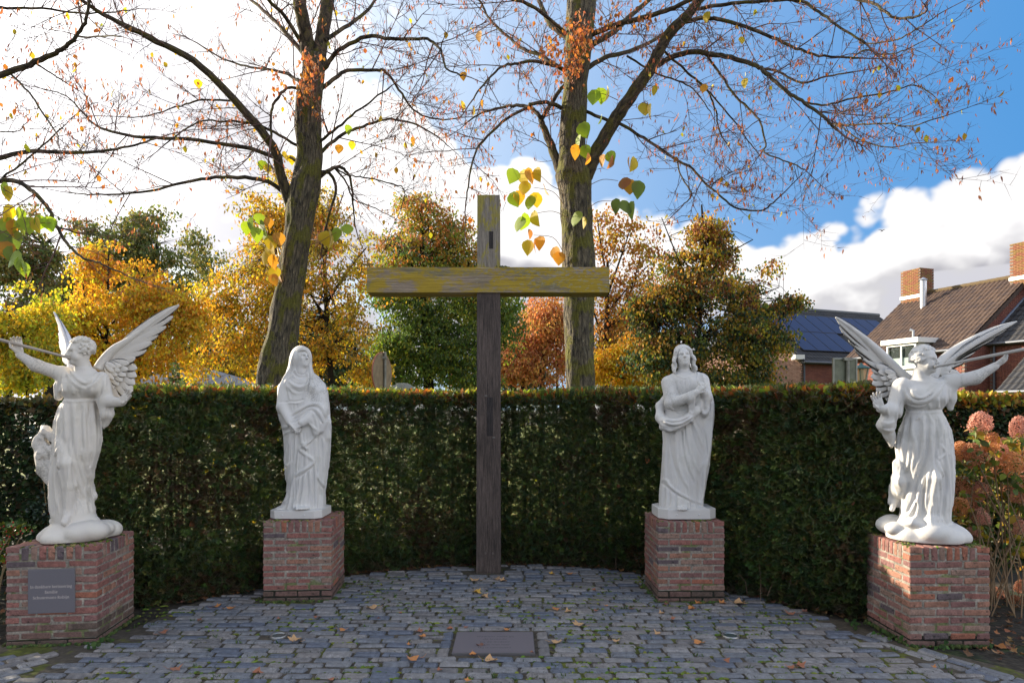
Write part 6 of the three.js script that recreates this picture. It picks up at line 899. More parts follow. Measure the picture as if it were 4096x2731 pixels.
leafTree('yellow_tree', 'yellow-green tree behind the angel\'s raised trumpet arm', 14.0, [62, 900], [[7, 3, [62, 900], [66, 800], [90, 720], [100, 650]], [5, 2, [66, 800], [30, 740], [10, 700]], [4, 2, [100, 880], [108, 800]]], [[90, 690, 50, 50], [30, 720, 60, 50, 1], [110, 760, 60, 60], [40, 800, 80, 60], [120, 840, 60, 50], [-40, 760, 80, 80], [20, 870, 60, 30]], { n: 13000, leaf: 0.10, tones: LIME.concat(GOLD.slice(0, 2)), cluster: 0.24, gap: -0.01, gapF: 1.3, geo: LEAF.oval, group: FAR });
leafTree('slim_tree', 'slim half-bare tree with a few orange leaves, right of the straight lime trunk', 17, [1393, 900], [[17, 6, [1393, 900], [1392, 800], [1394, 700], [1396, 600]], [6, 2, [1394, 640], [1380, 560], [1372, 500]], [6, 2, [1395, 680], [1430, 580], [1450, 520]], [5, 2, [1393, 760], [1440, 690], [1480, 560]], [5, 2, [1393, 800], [1360, 700], [1352, 600]], [4, 2, [1393, 720], [1460, 640], [1500, 600]]], [[1400, 500, 50, 25], [1450, 520, 30, 30], [1480, 570, 35, 35], [1400, 560, 40, 40], [1460, 640, 50, 50], [1380, 660, 40, 60], [1440, 720, 60, 60], [1390, 800, 50, 60], [1440, 830, 60, 50]], { n: 3300, per: 12, leaf: 0.11, tones: [[0.46, 0.22, 0.03], [0.40, 0.16, 0.03], [0.46, 0.32, 0.03]], cluster: 0.26, wood: [0.22, 0.12, 0.06], geo: LEAF.oval, group: FAR });
leafTree('golden_tree', 'low golden tree behind the lantern, right of the straight lime trunk', 16, [1490, 900], [[6, 3, [1490, 900], [1488, 840], [1480, 780]], [4, 2, [1430, 900], [1435, 840]]], [[1480, 800, 60, 40], [1420, 830, 50, 40], [1380, 850, 40, 40], [1500, 850, 70, 35], [1440, 870, 70, 25]], { n: 6500, leaf: 0.10, tones: GOLD, cluster: 0.24, gap: -0.08, gapF: 1.3, geo: LEAF.oval, group: FAR });
leafTree('copper_beech', 'broad beech with green and copper leaves behind the praying man statue', 13.2, [1600, 900], [[12, 4, [1600, 900], [1606, 780], [1612, 660], [1615, 540], [1612, 470]], [5, 2, [1608, 720], [1560, 600], [1520, 500]], [5, 2, [1606, 780], [1700, 700], [1790, 660]], [5, 2, [1606, 800], [1520, 740], [1450, 700]], [4, 2, [1606, 840], [1700, 790], [1800, 740]], [4, 2, [1612, 640], [1680, 580], [1730, 550]], [3, 1.5, [1700, 700], [1780, 690], [1850, 690]]], [[1615, 520, 30, 40], [1640, 590, 55, 50], [1560, 600, 50, 45], [1690, 620, 65, 55, 1], [1610, 660, 90, 60], [1740, 690, 60, 45], [1530, 690, 70, 50], [1660, 750, 110, 60], [1760, 770, 60, 50], [1560, 790, 90, 60], [1680, 830, 100, 55], [1490, 820, 60, 45], [1790, 700, 40, 25], [1610, 870, 110, 30], [1735, 860, 50, 40], [1815, 690, 30, 10], [1850, 693, 16, 5], [1500, 745, 60, 40], [1450, 700, 30, 25], [1520, 530, 16, 22], [1645, 530, 30, 30], [1780, 610, 30, 16], [1810, 640, 30, 12]], { n: 33000, leaf: 0.085, tones: DARK.concat([[0.34, 0.32, 0.02], [0.42, 0.28, 0.02], [0.16, 0.20, 0.03], [0.40, 0.22, 0.03], [0.26, 0.26, 0.03]]), top: [2.8, 5.6], topTones: COPPER.concat([[0.58, 0.40, 0.03], [0.55, 0.29, 0.03], [0.50, 0.42, 0.03]]), cluster: 0.22, flat: 0.7, gap: -0.02, gapF: 1.6, geo: LEAF.oval, group: FAR });

// ---------- houses ----------
function quadGeo(pts) { const pos = [], n = pts.length; for (let i = 1; i < n - 1; i++) for (const p of [pts[0], pts[i], pts[i + 1]]) pos.push(p.x, p.y, p.z); const g = new THREE.BufferGeometry(); g.setAttribute('position', new THREE.Float32BufferAttribute(pos, 3)); g.computeVertexNormals(); return boxUV(g); }
function slabOf(pts, n, t) { // polygon with thickness t against its normal
  const back = pts.map(p => p.clone().addScaledVector(n, -t)), gs = [quadGeo(pts), quadGeo(back.slice().reverse())]; for (let i = 0; i < pts.length; i++) { const j = (i + 1) % pts.length; gs.push(quadGeo([pts[i], back[i], back[j], pts[j]])); } return merge(gs); }
const houseBrick = t => t.map(c => std(C(...c), 0.92, { map: brickTex }));
const redBricks = houseBrick([[0.34, 0.115, 0.085], [0.29, 0.10, 0.08], [0.38, 0.14, 0.10]]), pinkBricks = houseBrick([[0.42, 0.24, 0.175], [0.37, 0.20, 0.15], [0.46, 0.27, 0.20]]);
const houseMortar = std(C(0.42, 0.36, 0.31), 1, { map: mortarTex }), whitePaint = std(C(0.74, 0.74, 0.72), 0.5), zinc = std(C(0.10, 0.11, 0.13), 0.5, { metalness: 0.4 }), zincLight = std(C(0.42, 0.44, 0.47), 0.4, { metalness: 0.6 });
const paneMat = new THREE.MeshPhysicalMaterial({ color: C(0.9, 0.95, 0.95), roughness: 0.02, transmission: 1, thickness: 0 }), roomMat = std(C(0.05, 0.05, 0.05), 1), curtainMat = std(C(0.55, 0.55, 0.53), 0.9);
// bricks laid on a wall: O foot corner, U along, N outward; keep(u, y) says where wall is
function brickwork(o, O, U, N, w, h, keep, mats, parts) {
  const bw = 0.21, bh = 0.054, pu = 0.222, py = 0.066, q = new THREE.Quaternion().setFromRotationMatrix(new THREE.Matrix4().makeBasis(V3().crossVectors(V3(0, 1, 0), N), V3(0, 1, 0), N)), g = boxUV(new THREE.BoxGeometry(bw, bh, 0.03).toNonIndexed(), 1.7), rest = mats.map(() => []); let n = 0;
  for (let j = Math.floor(h / py); j >= 0; j--) for (let i = -1; i * pu < w; i++) { const u = (i + (j % 2) * 0.5) * pu + pu / 2, y = j * py + py / 2; if (u < 0.02 || u > w - 0.02 || !keep(u, y) || !keep(u - 0.1, y) || !keep(u + 0.1, y)) continue; const k = Math.floor(rnd() * mats.length), m = new THREE.Mesh(g, mats[k]); m.position.copy(O).addScaledVector(U, u).addScaledVector(N, 0.002 + R(0, 0.004)); m.position.y += y; m.quaternion.copy(q); if (n < parts) { m.name = 'brick'; m.castShadow = m.receiveShadow = true; o.add(m); n++; } else { m.updateMatrix(); rest[k].push(g.clone().applyMatrix4(m.matrix)); } }
  rest.forEach((r, k) => { if (r.length) mesh('brick_course', merge(r), mats[k], o).userData.kind = 'stuff'; });
}
const TILE = (() => { const pos = [], ix = [], n = 8, prof = i => { const t = i / n; return t < 0.6 ? 0.028 * Math.sin(t / 0.6 * Math.PI) : -0.012 * Math.sin((t - 0.6) / 0.4 * Math.PI); }; for (const [y, z] of [[0, 0.022], [0, 0], [1, 0]]) for (let i = 0; i <= n; i++) pos.push(i / n - 0.5, y, prof(i) + z); const w = n + 1; for (let r = 0; r < 2; r++) for (let i = 0; i < n; i++) { const a = r * w + i; r ? 0 : ix.push(a, a + w, a + 1, a + 1, a + w, a + w + 1); } for (let i = 0; i < n; i++) { const a = i, b = 2 * w + i; ix.push(a, a + 1, b, a + 1, b + 1, b); } const g = new THREE.BufferGeometry(); g.setAttribute('position', new THREE.Float32BufferAttribute(pos, 3)); g.setIndex(ix); const f = g.toNonIndexed(); f.computeVertexNormals(); return boxUV(f, 1.3); })();
// roof of pantiles: E eave corner, A along the eave, S up the slope, N outward
function tiles(o, E, A, S, N, len, up, tw, th, mats, parts, keep = () => true) {
  if (V3().crossVectors(A, S).dot(N) < 0) { E = E.clone().addScaledVector(A, len); A = A.clone().negate(); }
  const q = new THREE.Quaternion().setFromRotationMatrix(new THREE.Matrix4().makeBasis(A, S, N)), rest = mats.map(() => []); let n = 0; const na = Math.floor(len / tw), nu = Math.ceil(up / th);
  for (let j = nu - 1; j >= 0; j--) for (let i = 0; i < na; i++) { const u = (i + 0.5) * tw, v = j * th; if (!keep(u, v)) continue; const k = Math.floor(Math.pow(rnd(), 1.3) * mats.length), m = new THREE.Mesh(TILE, mats[k]); m.position.copy(E).addScaledVector(A, u).addScaledVector(S, v).addScaledVector(N, 0.05); m.quaternion.copy(q); m.scale.set(tw, Math.min(th * 1.12, up - v + 0.02), 1); if (n < parts) { m.name = 'roof_tile'; m.castShadow = m.receiveShadow = true; o.add(m); n++; } else { m.updateMatrix(); rest[k].push(TILE.clone().applyMatrix4(m.matrix)); } }
  rest.forEach((r, k) => { if (r.length) mesh('roof_tiles', merge(r), mats[k], o).userData.kind = 'stuff'; });
}
const tileBrown = [[0.135, 0.085, 0.062], [0.115, 0.072, 0.055], [0.16, 0.10, 0.07], [0.10, 0.065, 0.055]].map(c => std(C(...c), 0.8, { map: brickTex })), tileDark = [[0.055, 0.055, 0.06], [0.045, 0.045, 0.05], [0.065, 0.06, 0.06]].map(c => std(C(...c), 0.75, { map: brickTex }));
function windowInto(o, c, U, N, w, h, panes, name = 'window') { // frame, panes, half curtain, and a dark sheet standing in for the unlit room
  const q = new THREE.Quaternion().setFromRotationMatrix(new THREE.Matrix4().makeBasis(U, V3(0, 1, 0), N)), f = 0.07, gs = [box(w, f, 0.09, 0, h / 2 - f / 2, 0), box(w, f, 0.09, 0, -h / 2 + f / 2, 0), box(f, h - 2 * f, 0.09, -w / 2 + f / 2, 0, 0), box(f, h - 2 * f, 0.09, w / 2 - f / 2, 0, 0)]; for (let i = 1; i < panes; i++) gs.push(box(f * 0.8, h - 2 * f, 0.085, -w / 2 + w * i / panes, 0, 0));
  const m = mesh(name, merge(gs), whitePaint, o); m.position.copy(c).addScaledVector(N, 0.03); m.quaternion.copy(q);
  for (let i = 0; i < panes; i++) { const pw = (w - 2 * f) / panes - f * 0.5; const p = mesh('pane', new THREE.BoxGeometry(pw, h - 2 * f, 0.008), paneMat, m); p.position.set(-w / 2 + f + (w - 2 * f) * (i + 0.5) / panes, 0, 0.005); const cu = mesh('curtain', new THREE.BoxGeometry(pw, (h - 2 * f) * 0.42, 0.01), curtainMat, m); cu.position.set(p.position.x, -(h - 2 * f) * 0.29, -0.035); }
  mesh('sill', box(w + 0.12, 0.05, 0.12, 0, -h / 2 - 0.027, 0.03), whitePaint, m); const b = mesh('dark_backing', new THREE.BoxGeometry(w - 0.03, h - 0.03, 0.01), roomMat, m); b.position.z = -0.05; return m;
}
const rel = (o, p) => p.clone().sub(o.position);
{ // brown-roofed brick house
  const O = V3(20.3, 0, -26), r = V3(-0.33, 0, -0.944).normalize(), p = V3(-0.944, 0, 0.33).normalize();
  const o = thing('brick_house', 'red brick house with brown tiled roof, brick chimney and white dormer window', 'house', [O.x, 0, O.z]);
  const G = (a, b, y) => V3().addScaledVector(r, a).addScaledVector(p, b).setY(y), RH = 7.13, sl = 0.80, EB = 3.75, EY = RH - sl * EB, L = 5.2;
  const wall = (pts, n, name = 'wall') => mesh(name, slabOf(pts, n, 0.25), houseMortar, o);
  const nr = r.clone().negate();
  wall([G(0, -3.5, 0), G(0, 3.5, 0), G(0, 3.5, RH - sl * 3.5 - 0.05), G(0, 0, RH - 0.08), G(0, -3.5, RH - sl * 3.5 - 0.05)].reverse(), nr); brickwork(o, G(0, 3.5, 0), p.clone().negate(), nr, 7, 7.1, (u, y) => y < RH - 0.12 - sl * Math.abs(3.5 - u) && y > 1.2 && u < 4.6, redBricks, 300);
  wall([G(0.25, 3.5, 0), G(L, 3.5, 0), G(L, 3.5, RH - sl * 3.5 - 0.1), G(0.25, 3.5, RH - sl * 3.5 - 0.1)].reverse(), p); brickwork(o, G(0, 3.5, 0), r, p, L, 4.2, (u, y) => y > 1.2, redBricks, 0);
  const S = p.clone().negate().multiplyScalar(1).setY(sl).normalize(), N = V3().crossVectors(r, S).normalize(); if (N.y < 0) N.negate();
  mesh('roof', slabOf([G(-0.12, EB, EY), G(L + 0.12, EB, EY), G(L + 0.12, 0, RH), G(-0.12, 0, RH)], N, 0.12), tileBrown[1], o);
  const A = r.clone(); tiles(o, G(-0.12, EB, EY), A, S, N, L + 0.24, Math.hypot(EB, RH - EY), 0.2, 0.31, tileBrown, 300);
  const N2 = V3(-N.x, N.y, -N.z); mesh('rear_roof', slabOf([G(-0.12, -EB, EY), G(L + 0.12, -EB, EY), G(L + 0.12, 0, RH), G(-0.12, 0, RH)].reverse(), N2, 0.12), tileBrown[1], o);
  for (let k = 0; k < 15; k++) { const g = new THREE.CylinderGeometry(0.11, 0.12, 0.38, 10, 1, false, 0, Math.PI); g.rotateX(-Math.PI / 2); const m = mesh('ridge_tile', g, std(C(0.16, 0.11, 0.05), 0.9, { map: brickTex }), o); m.position.copy(G(-0.05 + k * 0.36, 0, RH + 0.04)); m.quaternion.copy(quatTo(r, V3(0, 0, 1))); m.rotateZ(0); }
  const chim = (a, w, hh) => { const c = mesh('chimney', box(w * 0.8, hh, w, 0, 0, 0), houseMortar, o); c.position.copy(G(a, 0.1, RH - 0.5 + hh / 2)); c.quaternion.copy(quatTo(r, V3(0, 0, 1))); const m2 = houseBrick([[0.36, 0.17, 0.075], [0.32, 0.19, 0.06], [0.34, 0.13, 0.07]]); for (const [N1, U1, ww, dd] of [[V3(-1, 0, 0), V3(0, 0, -1), w, w * 0.4], [V3(1, 0, 0), V3(0, 0, 1), w, w * 0.4], [V3(0, 0, -1), V3(1, 0, 0), w * 0.8, w / 2], [V3(0, 0, 1), V3(-1, 0, 0), w * 0.8, w / 2]]) brickwork(c, N1.clone().multiplyScalar(dd).addScaledVector(U1, -ww / 2).setY(-hh / 2), U1, N1, ww, hh, () => true, m2, 0); mesh('flashing', box(w * 0.86, 0.14, w * 1.06, 0, -hh / 2 + 0.40, 0), zincLight, c); };
  chim(4.75, 1.0, 1.65); chim(-0.05, 0.9, 1.75);
  const fl = mesh('flue_pipe', new THREE.CylinderGeometry(0.13, 0.13, 1.5, 14), std(C(0.55, 0.56, 0.58), 0.35, { metalness: 0.7 }), o); fl.position.copy(G(3.75, 0.95, RH - sl * 0.95 + 0.45)); mesh('cowl', (() => { const g = new THREE.ConeGeometry(0.2, 0.14, 14); g.translate(0, 0.84, 0); return g; })(), zincLight, fl);
  const vp = mesh('vent_pipe', limb([G(2.55, 3.0, RH - sl * 3.0), G(2.55, 3.0, RH - sl * 3.0 + 0.42), G(2.65, 3.08, RH - sl * 3.0 + 0.47)], [0.05, 0.05, 0.06], 8), zincLight, o);
  // dormer
  const da = 1.45, db = 2.85, fb = 4.15, dy0 = 3.55, dy1 = 4.5, dq = new THREE.Quaternion().setFromRotationMatrix(new THREE.Matrix4().makeBasis(r.clone().negate(), V3(0, 1, 0), p));
  const dm = mesh('dormer', slabOf([G(da, fb - 0.08, dy0 - 0.6), G(db, fb - 0.08, dy0 - 0.6), G(db, fb - 0.08, dy1), G(da, fb - 0.08, dy1)].reverse(), p, 0.9), whitePaint, o);
  windowInto(o, G((da + db) / 2, fb - 0.06, (dy0 + dy1) / 2), r.clone().negate(), p, db - da - 0.06, dy1 - dy0, 2, 'dormer_window');
  const fas = mesh('fascia', box(db - da + 0.3, 0.2, 1.5, 0, 0, 0), whitePaint, o); fas.position.copy(G((da + db) / 2, fb - 0.62, dy1 + 0.12)); fas.quaternion.copy(dq);
  const gut = (a, b, name = 'gutter') => mesh(name, limb([a, b], [0.06, 0.06], 8), zinc, o);
  gut(G(-0.1, EB + 0.05, EY), G(da - 0.1, EB + 0.05, EY)); gut(G(db + 0.1, EB + 0.05, EY), G(L + 0.1, EB + 0.05, EY));
  // lower wing towards the camera
  const wb = 2.28, wy = 4.43, wl = 6; wall([G(0, wb - 0.1, 0), G(-wl, wb - 0.1, 0), G(-wl, wb - 0.1, wy), G(0, wb - 0.1, wy)], p, 'wing_wall'); brickwork(o, G(-wl, wb - 0.1, 0), r, p, wl, wy, (u, y) => y > 1.2 && u > 2.8, redBricks, 0);
  const Nw = N, top = [G(0, wb + 0.1, wy - 0.08), G(-wl, wb + 0.1, wy - 0.08), G(-wl, -0.6, wy + (wb + 0.6) * 0.85), G(0, -0.6, wy + (wb + 0.6) * 0.85)]; const Sw = p.clone().negate().setY(0.85).normalize(), Nww = V3().crossVectors(Sw, r).normalize(); if (Nww.y < 0) Nww.negate();
  mesh('wing_roof', slabOf(top.reverse(), Nww, 0.12), tileDark[0], o); tiles(o, G(-wl, wb + 0.1, wy - 0.08), r, Sw, Nww, wl, 3.9, 0.22, 0.33, tileDark, 0); gut(G(0.02, wb + 0.16, wy - 0.08), G(-wl, wb + 0.16, wy - 0.08)); mesh('downpipe', limb([G(-0.25, wb + 0.02, wy - 0.1), G(-0.25, wb + 0.02, 0)], [0.045, 0.045], 10), zinc, o); mesh('flashing', limb([G(-0.03, wb + 0.1, wy + 0.06), G(-0.03, 0, wy + wb * 0.85 + 0.12)], [0.05, 0.05], 6), std(C(0.16, 0.2, 0.27), 0.5), o);
  // low porch roof
  const pb = 4.66, py2 = 2.5; const Sp = p.clone().negate().setY(0.85).normalize(); mesh('porch_roof', slabOf([G(-2, pb, py2), G(-5, pb, py2), G(-5, wb - 0.1, py2 + 2.2), G(-2, wb - 0.1, py2 + 2.2)], Nww, 0.1), tileDark[0], o); tiles(o, G(-5, pb, py2), r, Sp, Nww, 3, 3.2, 0.22, 0.33, tileDark, 0); gut(G(-1.98, pb + 0.06, py2 - 0.02), G(-5, pb + 0.06, py2 - 0.02)); wall([G(-2.1, pb - 0.25, 0), G(-5, pb - 0.25, 0), G(-5, pb - 0.25, py2 + 0.05), G(-2.1, pb - 0.25, py2 + 0.05)], p, 'porch_wall'); brickwork(o, G(-5, pb - 0.25, 0), r, p, 2.9, 2.5, (u, y) => y > 1.2, redBricks, 0);
}
{ // house with solar panels
  const K = V3(15.3, 0, -35), e = V3(0.927, 0, -0.374).normalize(), n = V3(-0.374, 0, -0.927).normalize(), nf = n.clone().negate(), ne = e.clone().negate();
  const o = thing('brick_house', 'pink and red brick house with dark roof covered in blue solar panels', 'house', [K.x, 0, K.z]);
  const G = (a, b, y) => V3().addScaledVector(e, a).addScaledVector(n, b).setY(y), EY = 4.6, RH = 8.0, D = 4.4, L = 11, sl = (RH - EY) / D;
  const wall = (pts, nn, name = 'wall') => mesh(name, slabOf(pts, nn, 0.25), houseMortar, o);
  wall([G(0, 0, 0), G(L, 0, 0), G(L, 0, EY), G(0, 0, EY)], nf); brickwork(o, G(0, 0, 0), e, nf, L, EY, (u, y) => y > 1.3 && u < 7.5, redBricks, 0);
  wall([G(0, 0, 0), G(0, 2 * D, 0), G(0, 2 * D, EY), G(0, D, RH - 0.08), G(0, 0, EY)].reverse(), ne, 'gable_wall'); brickwork(o, G(0, 2 * D, 0), nf, ne, 2 * D, RH, (u, y) => y > 1.3 && y < RH - 0.2 - sl * Math.abs(D - u), pinkBricks, 300);
  wall([G(L, 0, 0), G(L, 2 * D, 0), G(L, 2 * D, EY), G(L, D, RH - 0.08), G(L, 0, EY)], e, 'gable_wall');
  const S = n.clone().setY(sl).normalize(), N = V3().crossVectors(e, S).normalize(); if (N.y < 0) N.negate(); const up = Math.hypot(D + 0.3, (D + 0.3) * sl);
  mesh('roof', slabOf([G(-0.1, -0.3, EY - 0.3 * sl), G(L + 0.1, -0.3, EY - 0.3 * sl), G(L + 0.1, D, RH), G(-0.1, D, RH)], N, 0.12), tileDark[0], o); tiles(o, G(-0.1, -0.3, EY - 0.3 * sl), e, S, N, L + 0.2, up, 0.24, 0.34, tileDark, 300);
  mesh('rear_roof', slabOf([G(-0.1, 2 * D + 0.3, EY - 0.3 * sl), G(L + 0.1, 2 * D + 0.3, EY - 0.3 * sl), G(L + 0.1, D, RH), G(-0.1, D, RH)].reverse(), V3().addScaledVector(nf, -0.6).setY(0.8), 0.12), tileDark[0], o);
  mesh('ridge', limb([G(-0.1, D, RH + 0.04), G(L + 0.1, D, RH + 0.04)], [0.12, 0.12], 10), std(C(0.10, 0.105, 0.11), 0.8), o);
  const pq = new THREE.Quaternion().setFromRotationMatrix(new THREE.Matrix4().makeBasis(e, S, N)), cell = new THREE.MeshPhysicalMaterial({ color: C(0.008, 0.03, 0.10), roughness: 0.4, specularIntensity: 0.25 }), rim = std(C(0.02, 0.02, 0.025), 0.4);
  const E0 = G(-0.1, -0.3, EY - 0.3 * sl); for (let row = 0; row < 2; row++) for (let i = 0; i < (row ? 9 : 4); i++) { const m = mesh('solar_panel', box(1.0, 1.98, 0.04), rim, o); m.position.copy(E0).addScaledVector(e, 1.15 + i * 1.03).addScaledVector(S, 1.0 + row * 2.02 + 0.95).addScaledVector(N, 0.15); m.quaternion.copy(pq); const c = mesh('cells', box(0.96, 1.94, 0.006), cell, m); c.position.z = 0.022; }
  mesh('gutter', limb([G(-0.15, -0.38, EY - 0.3 * sl), G(L, -0.38, EY - 0.3 * sl)], [0.07, 0.07], 8), zinc, o); mesh('downpipe', limb([G(0.15, -0.06, EY - 0.3), G(0.15, -0.06, 0)], [0.05, 0.05], 8), zinc, o); mesh('corbel', box(0.5, 0.25, 0.5, 0, 0, 0), whitePaint, o).position.copy(G(-0.12, 0.1, EY + 0.05));
  for (const [b, w] of [[2.6, 1.35], [5.6, 1.0]]) windowInto(o, G(-0.03, b, 2.95), nf, ne, w, 1.75, 2);
  const ch = mesh('chimney', box(0.7, 1.4, 0.7), redBricks[0], o); ch.position.copy(G(0.6, D, RH + 0.5));
  mesh('porch_roof', slabOf([G(2.6, -1.9, 2.7), G(5.4, -1.9, 2.7), G(5.4, -0.03, 4.0), G(2.6, -0.03, 4.0)], V3().addScaledVector(nf, 0.57).setY(0.82), 0.1), tileDark[0], o); tiles(o, G(2.6, -1.9, 2.7), e, n.clone().setY(0.69).normalize(), V3().addScaledVector(nf, 0.57).setY(0.82).normalize(), 2.8, 2.25, 0.24, 0.34, tileDark, 0); wall([G(2.8, -1.6, 0), G(5.2, -1.6, 0), G(5.2, -1.6, 2.8), G(2.8, -1.6, 2.8)], nf, 'porch_wall'); brickwork(o, G(2.8, -1.6, 0), e, nf, 2.4, 2.7, (u, y) => y > 1.3, redBricks, 0);
  wall([G(2.8, -1.6, 0), G(2.8, 0, 0), G(2.8, 0, 3.9), G(2.8, -1.6, 2.8)].reverse(), ne, 'porch_wall');
}
{ // pavilion with a grey hipped roof and green fascia, beyond the hedge on the left
  const d = 26, a = at(395, 893, d), b = at(583, 893, d), w = b.x - a.x + 3.0, cx = (a.x + b.x) / 2 - 1.5, ey = a.y + 0.02;
  const o = thing('pavilion', 'low pavilion with pale grey hipped roof and green eaves, beyond the hedge', 'pavilion', [cx, 0, -d - 2]);
  const g = new THREE.ConeGeometry(1, 1, 4, 1); g.rotateY(Math.PI / 4); g.scale(w / 1.414, 1.05, 2.2 * 1.414 / 1.0); g.translate(0, ey + 0.5, 0); const f = g.toNonIndexed(); f.computeVertexNormals();
  mesh('roof', boxUV(f), std(C(0.36, 0.36, 0.38), 0.8, { map: soilBump }), o); mesh('fascia', box(w + 0.1, 0.2, 4.3, 0, ey - 0.12, 0), std(C(0.05, 0.16, 0.10), 0.6), o); mesh('lintel', box(w - 0.5, 0.16, 3.7, 0, ey - 0.33, 0), std(C(0.55, 0.42, 0.12), 0.7), o);
  for (let i = 0; i < 5; i++) mesh('post', box(0.14, ey - 0.41, 0.14, -w / 2 + 0.4 + i * (w - 0.8) / 4, (ey - 0.41) / 2, 1.6), std(C(0.2, 0.17, 0.12), 0.8), o);
  mesh('rear_wall', box(w - 0.6, ey - 0.42, 0.1, 0, (ey - 0.42) / 2, -1.5), std(C(0.12, 0.11, 0.09), 0.9), o);
}

// ---------- signs and lanterns beyond the hedge ----------
const galv = std(C(0.33, 0.33, 0.30), 0.55, { metalness: 0.35, map: stoneGrainSafe() }), paintGreen = std(C(0.035, 0.10, 0.09), 0.5);
function stoneGrainSafe() { return tex(256, 256, (u, v) => { const k = 0.82 + 0.25 * tn(u, v, 8, 4, 3.3); return [k, k, k * 0.97]; }); }
{
  const d = 13, c = at(878, 858, d), o = thing('round_sign', 'round traffic sign seen nearly edge-on from behind, on a post', 'traffic sign', [c.x, 0, -d]), rr = 48 * 1.7415 / F * d;
  const g = new THREE.CylinderGeometry(rr, rr, 0.02, 40); g.rotateX(Math.PI / 2); const m = mesh('disc', g, std(C(0.34, 0.26, 0.17), 0.6, { map: stoneGrainSafe() }), o); m.position.set(0, c.y, 0.04); m.rotation.y = 1.30;
  const rg = new THREE.TorusGeometry(rr, 0.012, 8, 40); mesh('rim', rg, std(C(0.30, 0.08, 0.05), 0.6), m);
  const P = c.y + rr + 0.02; mesh('post', limb([V3(0.05, 0, 0), V3(0.05, P, 0)], [0.03, 0.03], 12), galv, o); for (const y of [c.y + rr * 0.75, c.y - rr * 0.75]) mesh('clamp', box(0.1, 0.05, 0.08, 0.04, y, 0.02), galv, o); mesh('mounting_plate', box(0.16, 0.30, 0.03, 0.03, c.y - rr - 0.25, 0.02), galv, o);
}
{
  const d = 14.5, c = at(925, 906, d), o = thing('round_sign', 'round grey sign back peeping over the hedge, two plates joined in the middle', 'traffic sign', [c.x, 0, -d]), rr = 36 * 1.7415 / F * d; const cy = c.y - rr * 0.25;
  for (const s of [-1, 1]) { const sh = new THREE.Shape(); sh.absarc(0, 0, rr, s > 0 ? -Math.PI / 2 : Math.PI / 2, s > 0 ? Math.PI / 2 : Math.PI * 1.5); const g = new THREE.ExtrudeGeometry(sh, { depth: 0.02, bevelEnabled: false }); g.translate(s * 0.006, cy, 0); mesh('plate', g, std(C(0.30, 0.32, 0.31), 0.5, { metalness: 0.3 }), o); }
  mesh('post', limb([V3(0, 0, 0.03), V3(0, cy + rr * 0.9, 0.03)], [0.03, 0.03], 10), galv, o);
}
{
  const d = 12.5, a = at(1914, 824, d), b = at(1968, 910, d), w = (b.x - a.x), h = a.y - b.y + 0.15, cx = (a.x + b.x) / 2, o = thing('rectangular_sign', 'back of a rectangular grey-green sign standing behind the yew hedge end', 'sign', [cx, 0, -d], 0.05);
  mesh('panel', box(w, h, 0.025, 0, a.y - h / 2, 0, 0.01), std(C(0.22, 0.24, 0.18), 0.6, { metalness: 0.2, map: stoneGrainSafe() }), o); mesh('edge', merge([box(w + 0.02, 0.03, 0.05, 0, a.y, 0.0), box(0.025, h, 0.05, -w / 2, a.y - h / 2, 0), box(0.025, h, 0.05, w / 2, a.y - h / 2, 0)]), std(C(0.27, 0.28, 0.24), 0.5, { metalness: 0.3 }), o);
  mesh('post', limb([V3(0.03, 0, 0.05), V3(0.03, a.y + 0.02, 0.05)], [0.032, 0.032], 12), galv, o); mesh('clamp', box(0.16, 0.06, 0.06, 0.03, a.y - 0.01, 0.05), galv, o);
}
function lantern(label, fx, ftop, fbot, fw, d) { // tapered glass lantern on a post; fbot: foot of the glass
  const t = at(fx, ftop, d), b = at(fx, fbot, d), h = t.y - b.y, w = fw * 1.7415 / F * d, o = thing('street_lantern', label, 'street lamp', [t.x, 0, -d], 0.4, 'green street lanterns');
  const gh = h * 0.68, gy = b.y, gl = new THREE.CylinderGeometry(w * 0.5, w * 0.28, gh, 6, 1, true); gl.translate(0, gy + gh / 2, 0);
  mesh('glass', gl, new THREE.MeshPhysicalMaterial({ color: C(0.75, 0.68, 0.50), roughness: 0.45, transmission: 0.7, thickness: 0, side: THREE.DoubleSide }), o);
  const bars = []; for (let i = 0; i < 6; i++) { const q = i / 6 * 6.283; bars.push(limb([V3(Math.sin(q) * w * 0.28, gy, Math.cos(q) * w * 0.28), V3(Math.sin(q) * w * 0.5, gy + gh, Math.cos(q) * w * 0.5)], [0.008, 0.008], 5)); } mesh('glazing_bars', merge(bars), paintGreen, o);
  mesh('roof', new THREE.LatheGeometry([[0.62, 0], [0.60, 0.03], [0.40, 0.15], [0.16, 0.24], [0.10, 0.30], [0.05, 0.36], [0, 0.42]].map(([x, y]) => new THREE.Vector2(x * w, gy + gh + y * w)), 20), paintGreen, o);
  const lm = new THREE.CylinderGeometry(w * 0.14, w * 0.14, gh * 0.8, 12); lm.translate(0, gy + gh * 0.5, 0); mesh('lamp_tube', lm, std(C(0.7, 0.66, 0.55), 0.5), o);
  mesh('base', new THREE.LatheGeometry([[0.02, -0.45], [0.14, -0.42], [0.12, -0.2], [0.30, -0.04], [0.30, 0.0], [0.0, 0.0]].map(([x, y]) => new THREE.Vector2(x * w, gy + y * w)), 16), paintGreen, o);
  mesh('post', limb([V3(0, 0, 0), V3(0, 0.6, 0), V3(0, 0.65, 0), V3(0, gy - 0.3 * w, 0)], [0.08, 0.075, 0.05, 0.04], 12), paintGreen, o);
}
lantern('green street lantern beside the grey-green sign back', 1979, 828, 885, 34, 14.5);
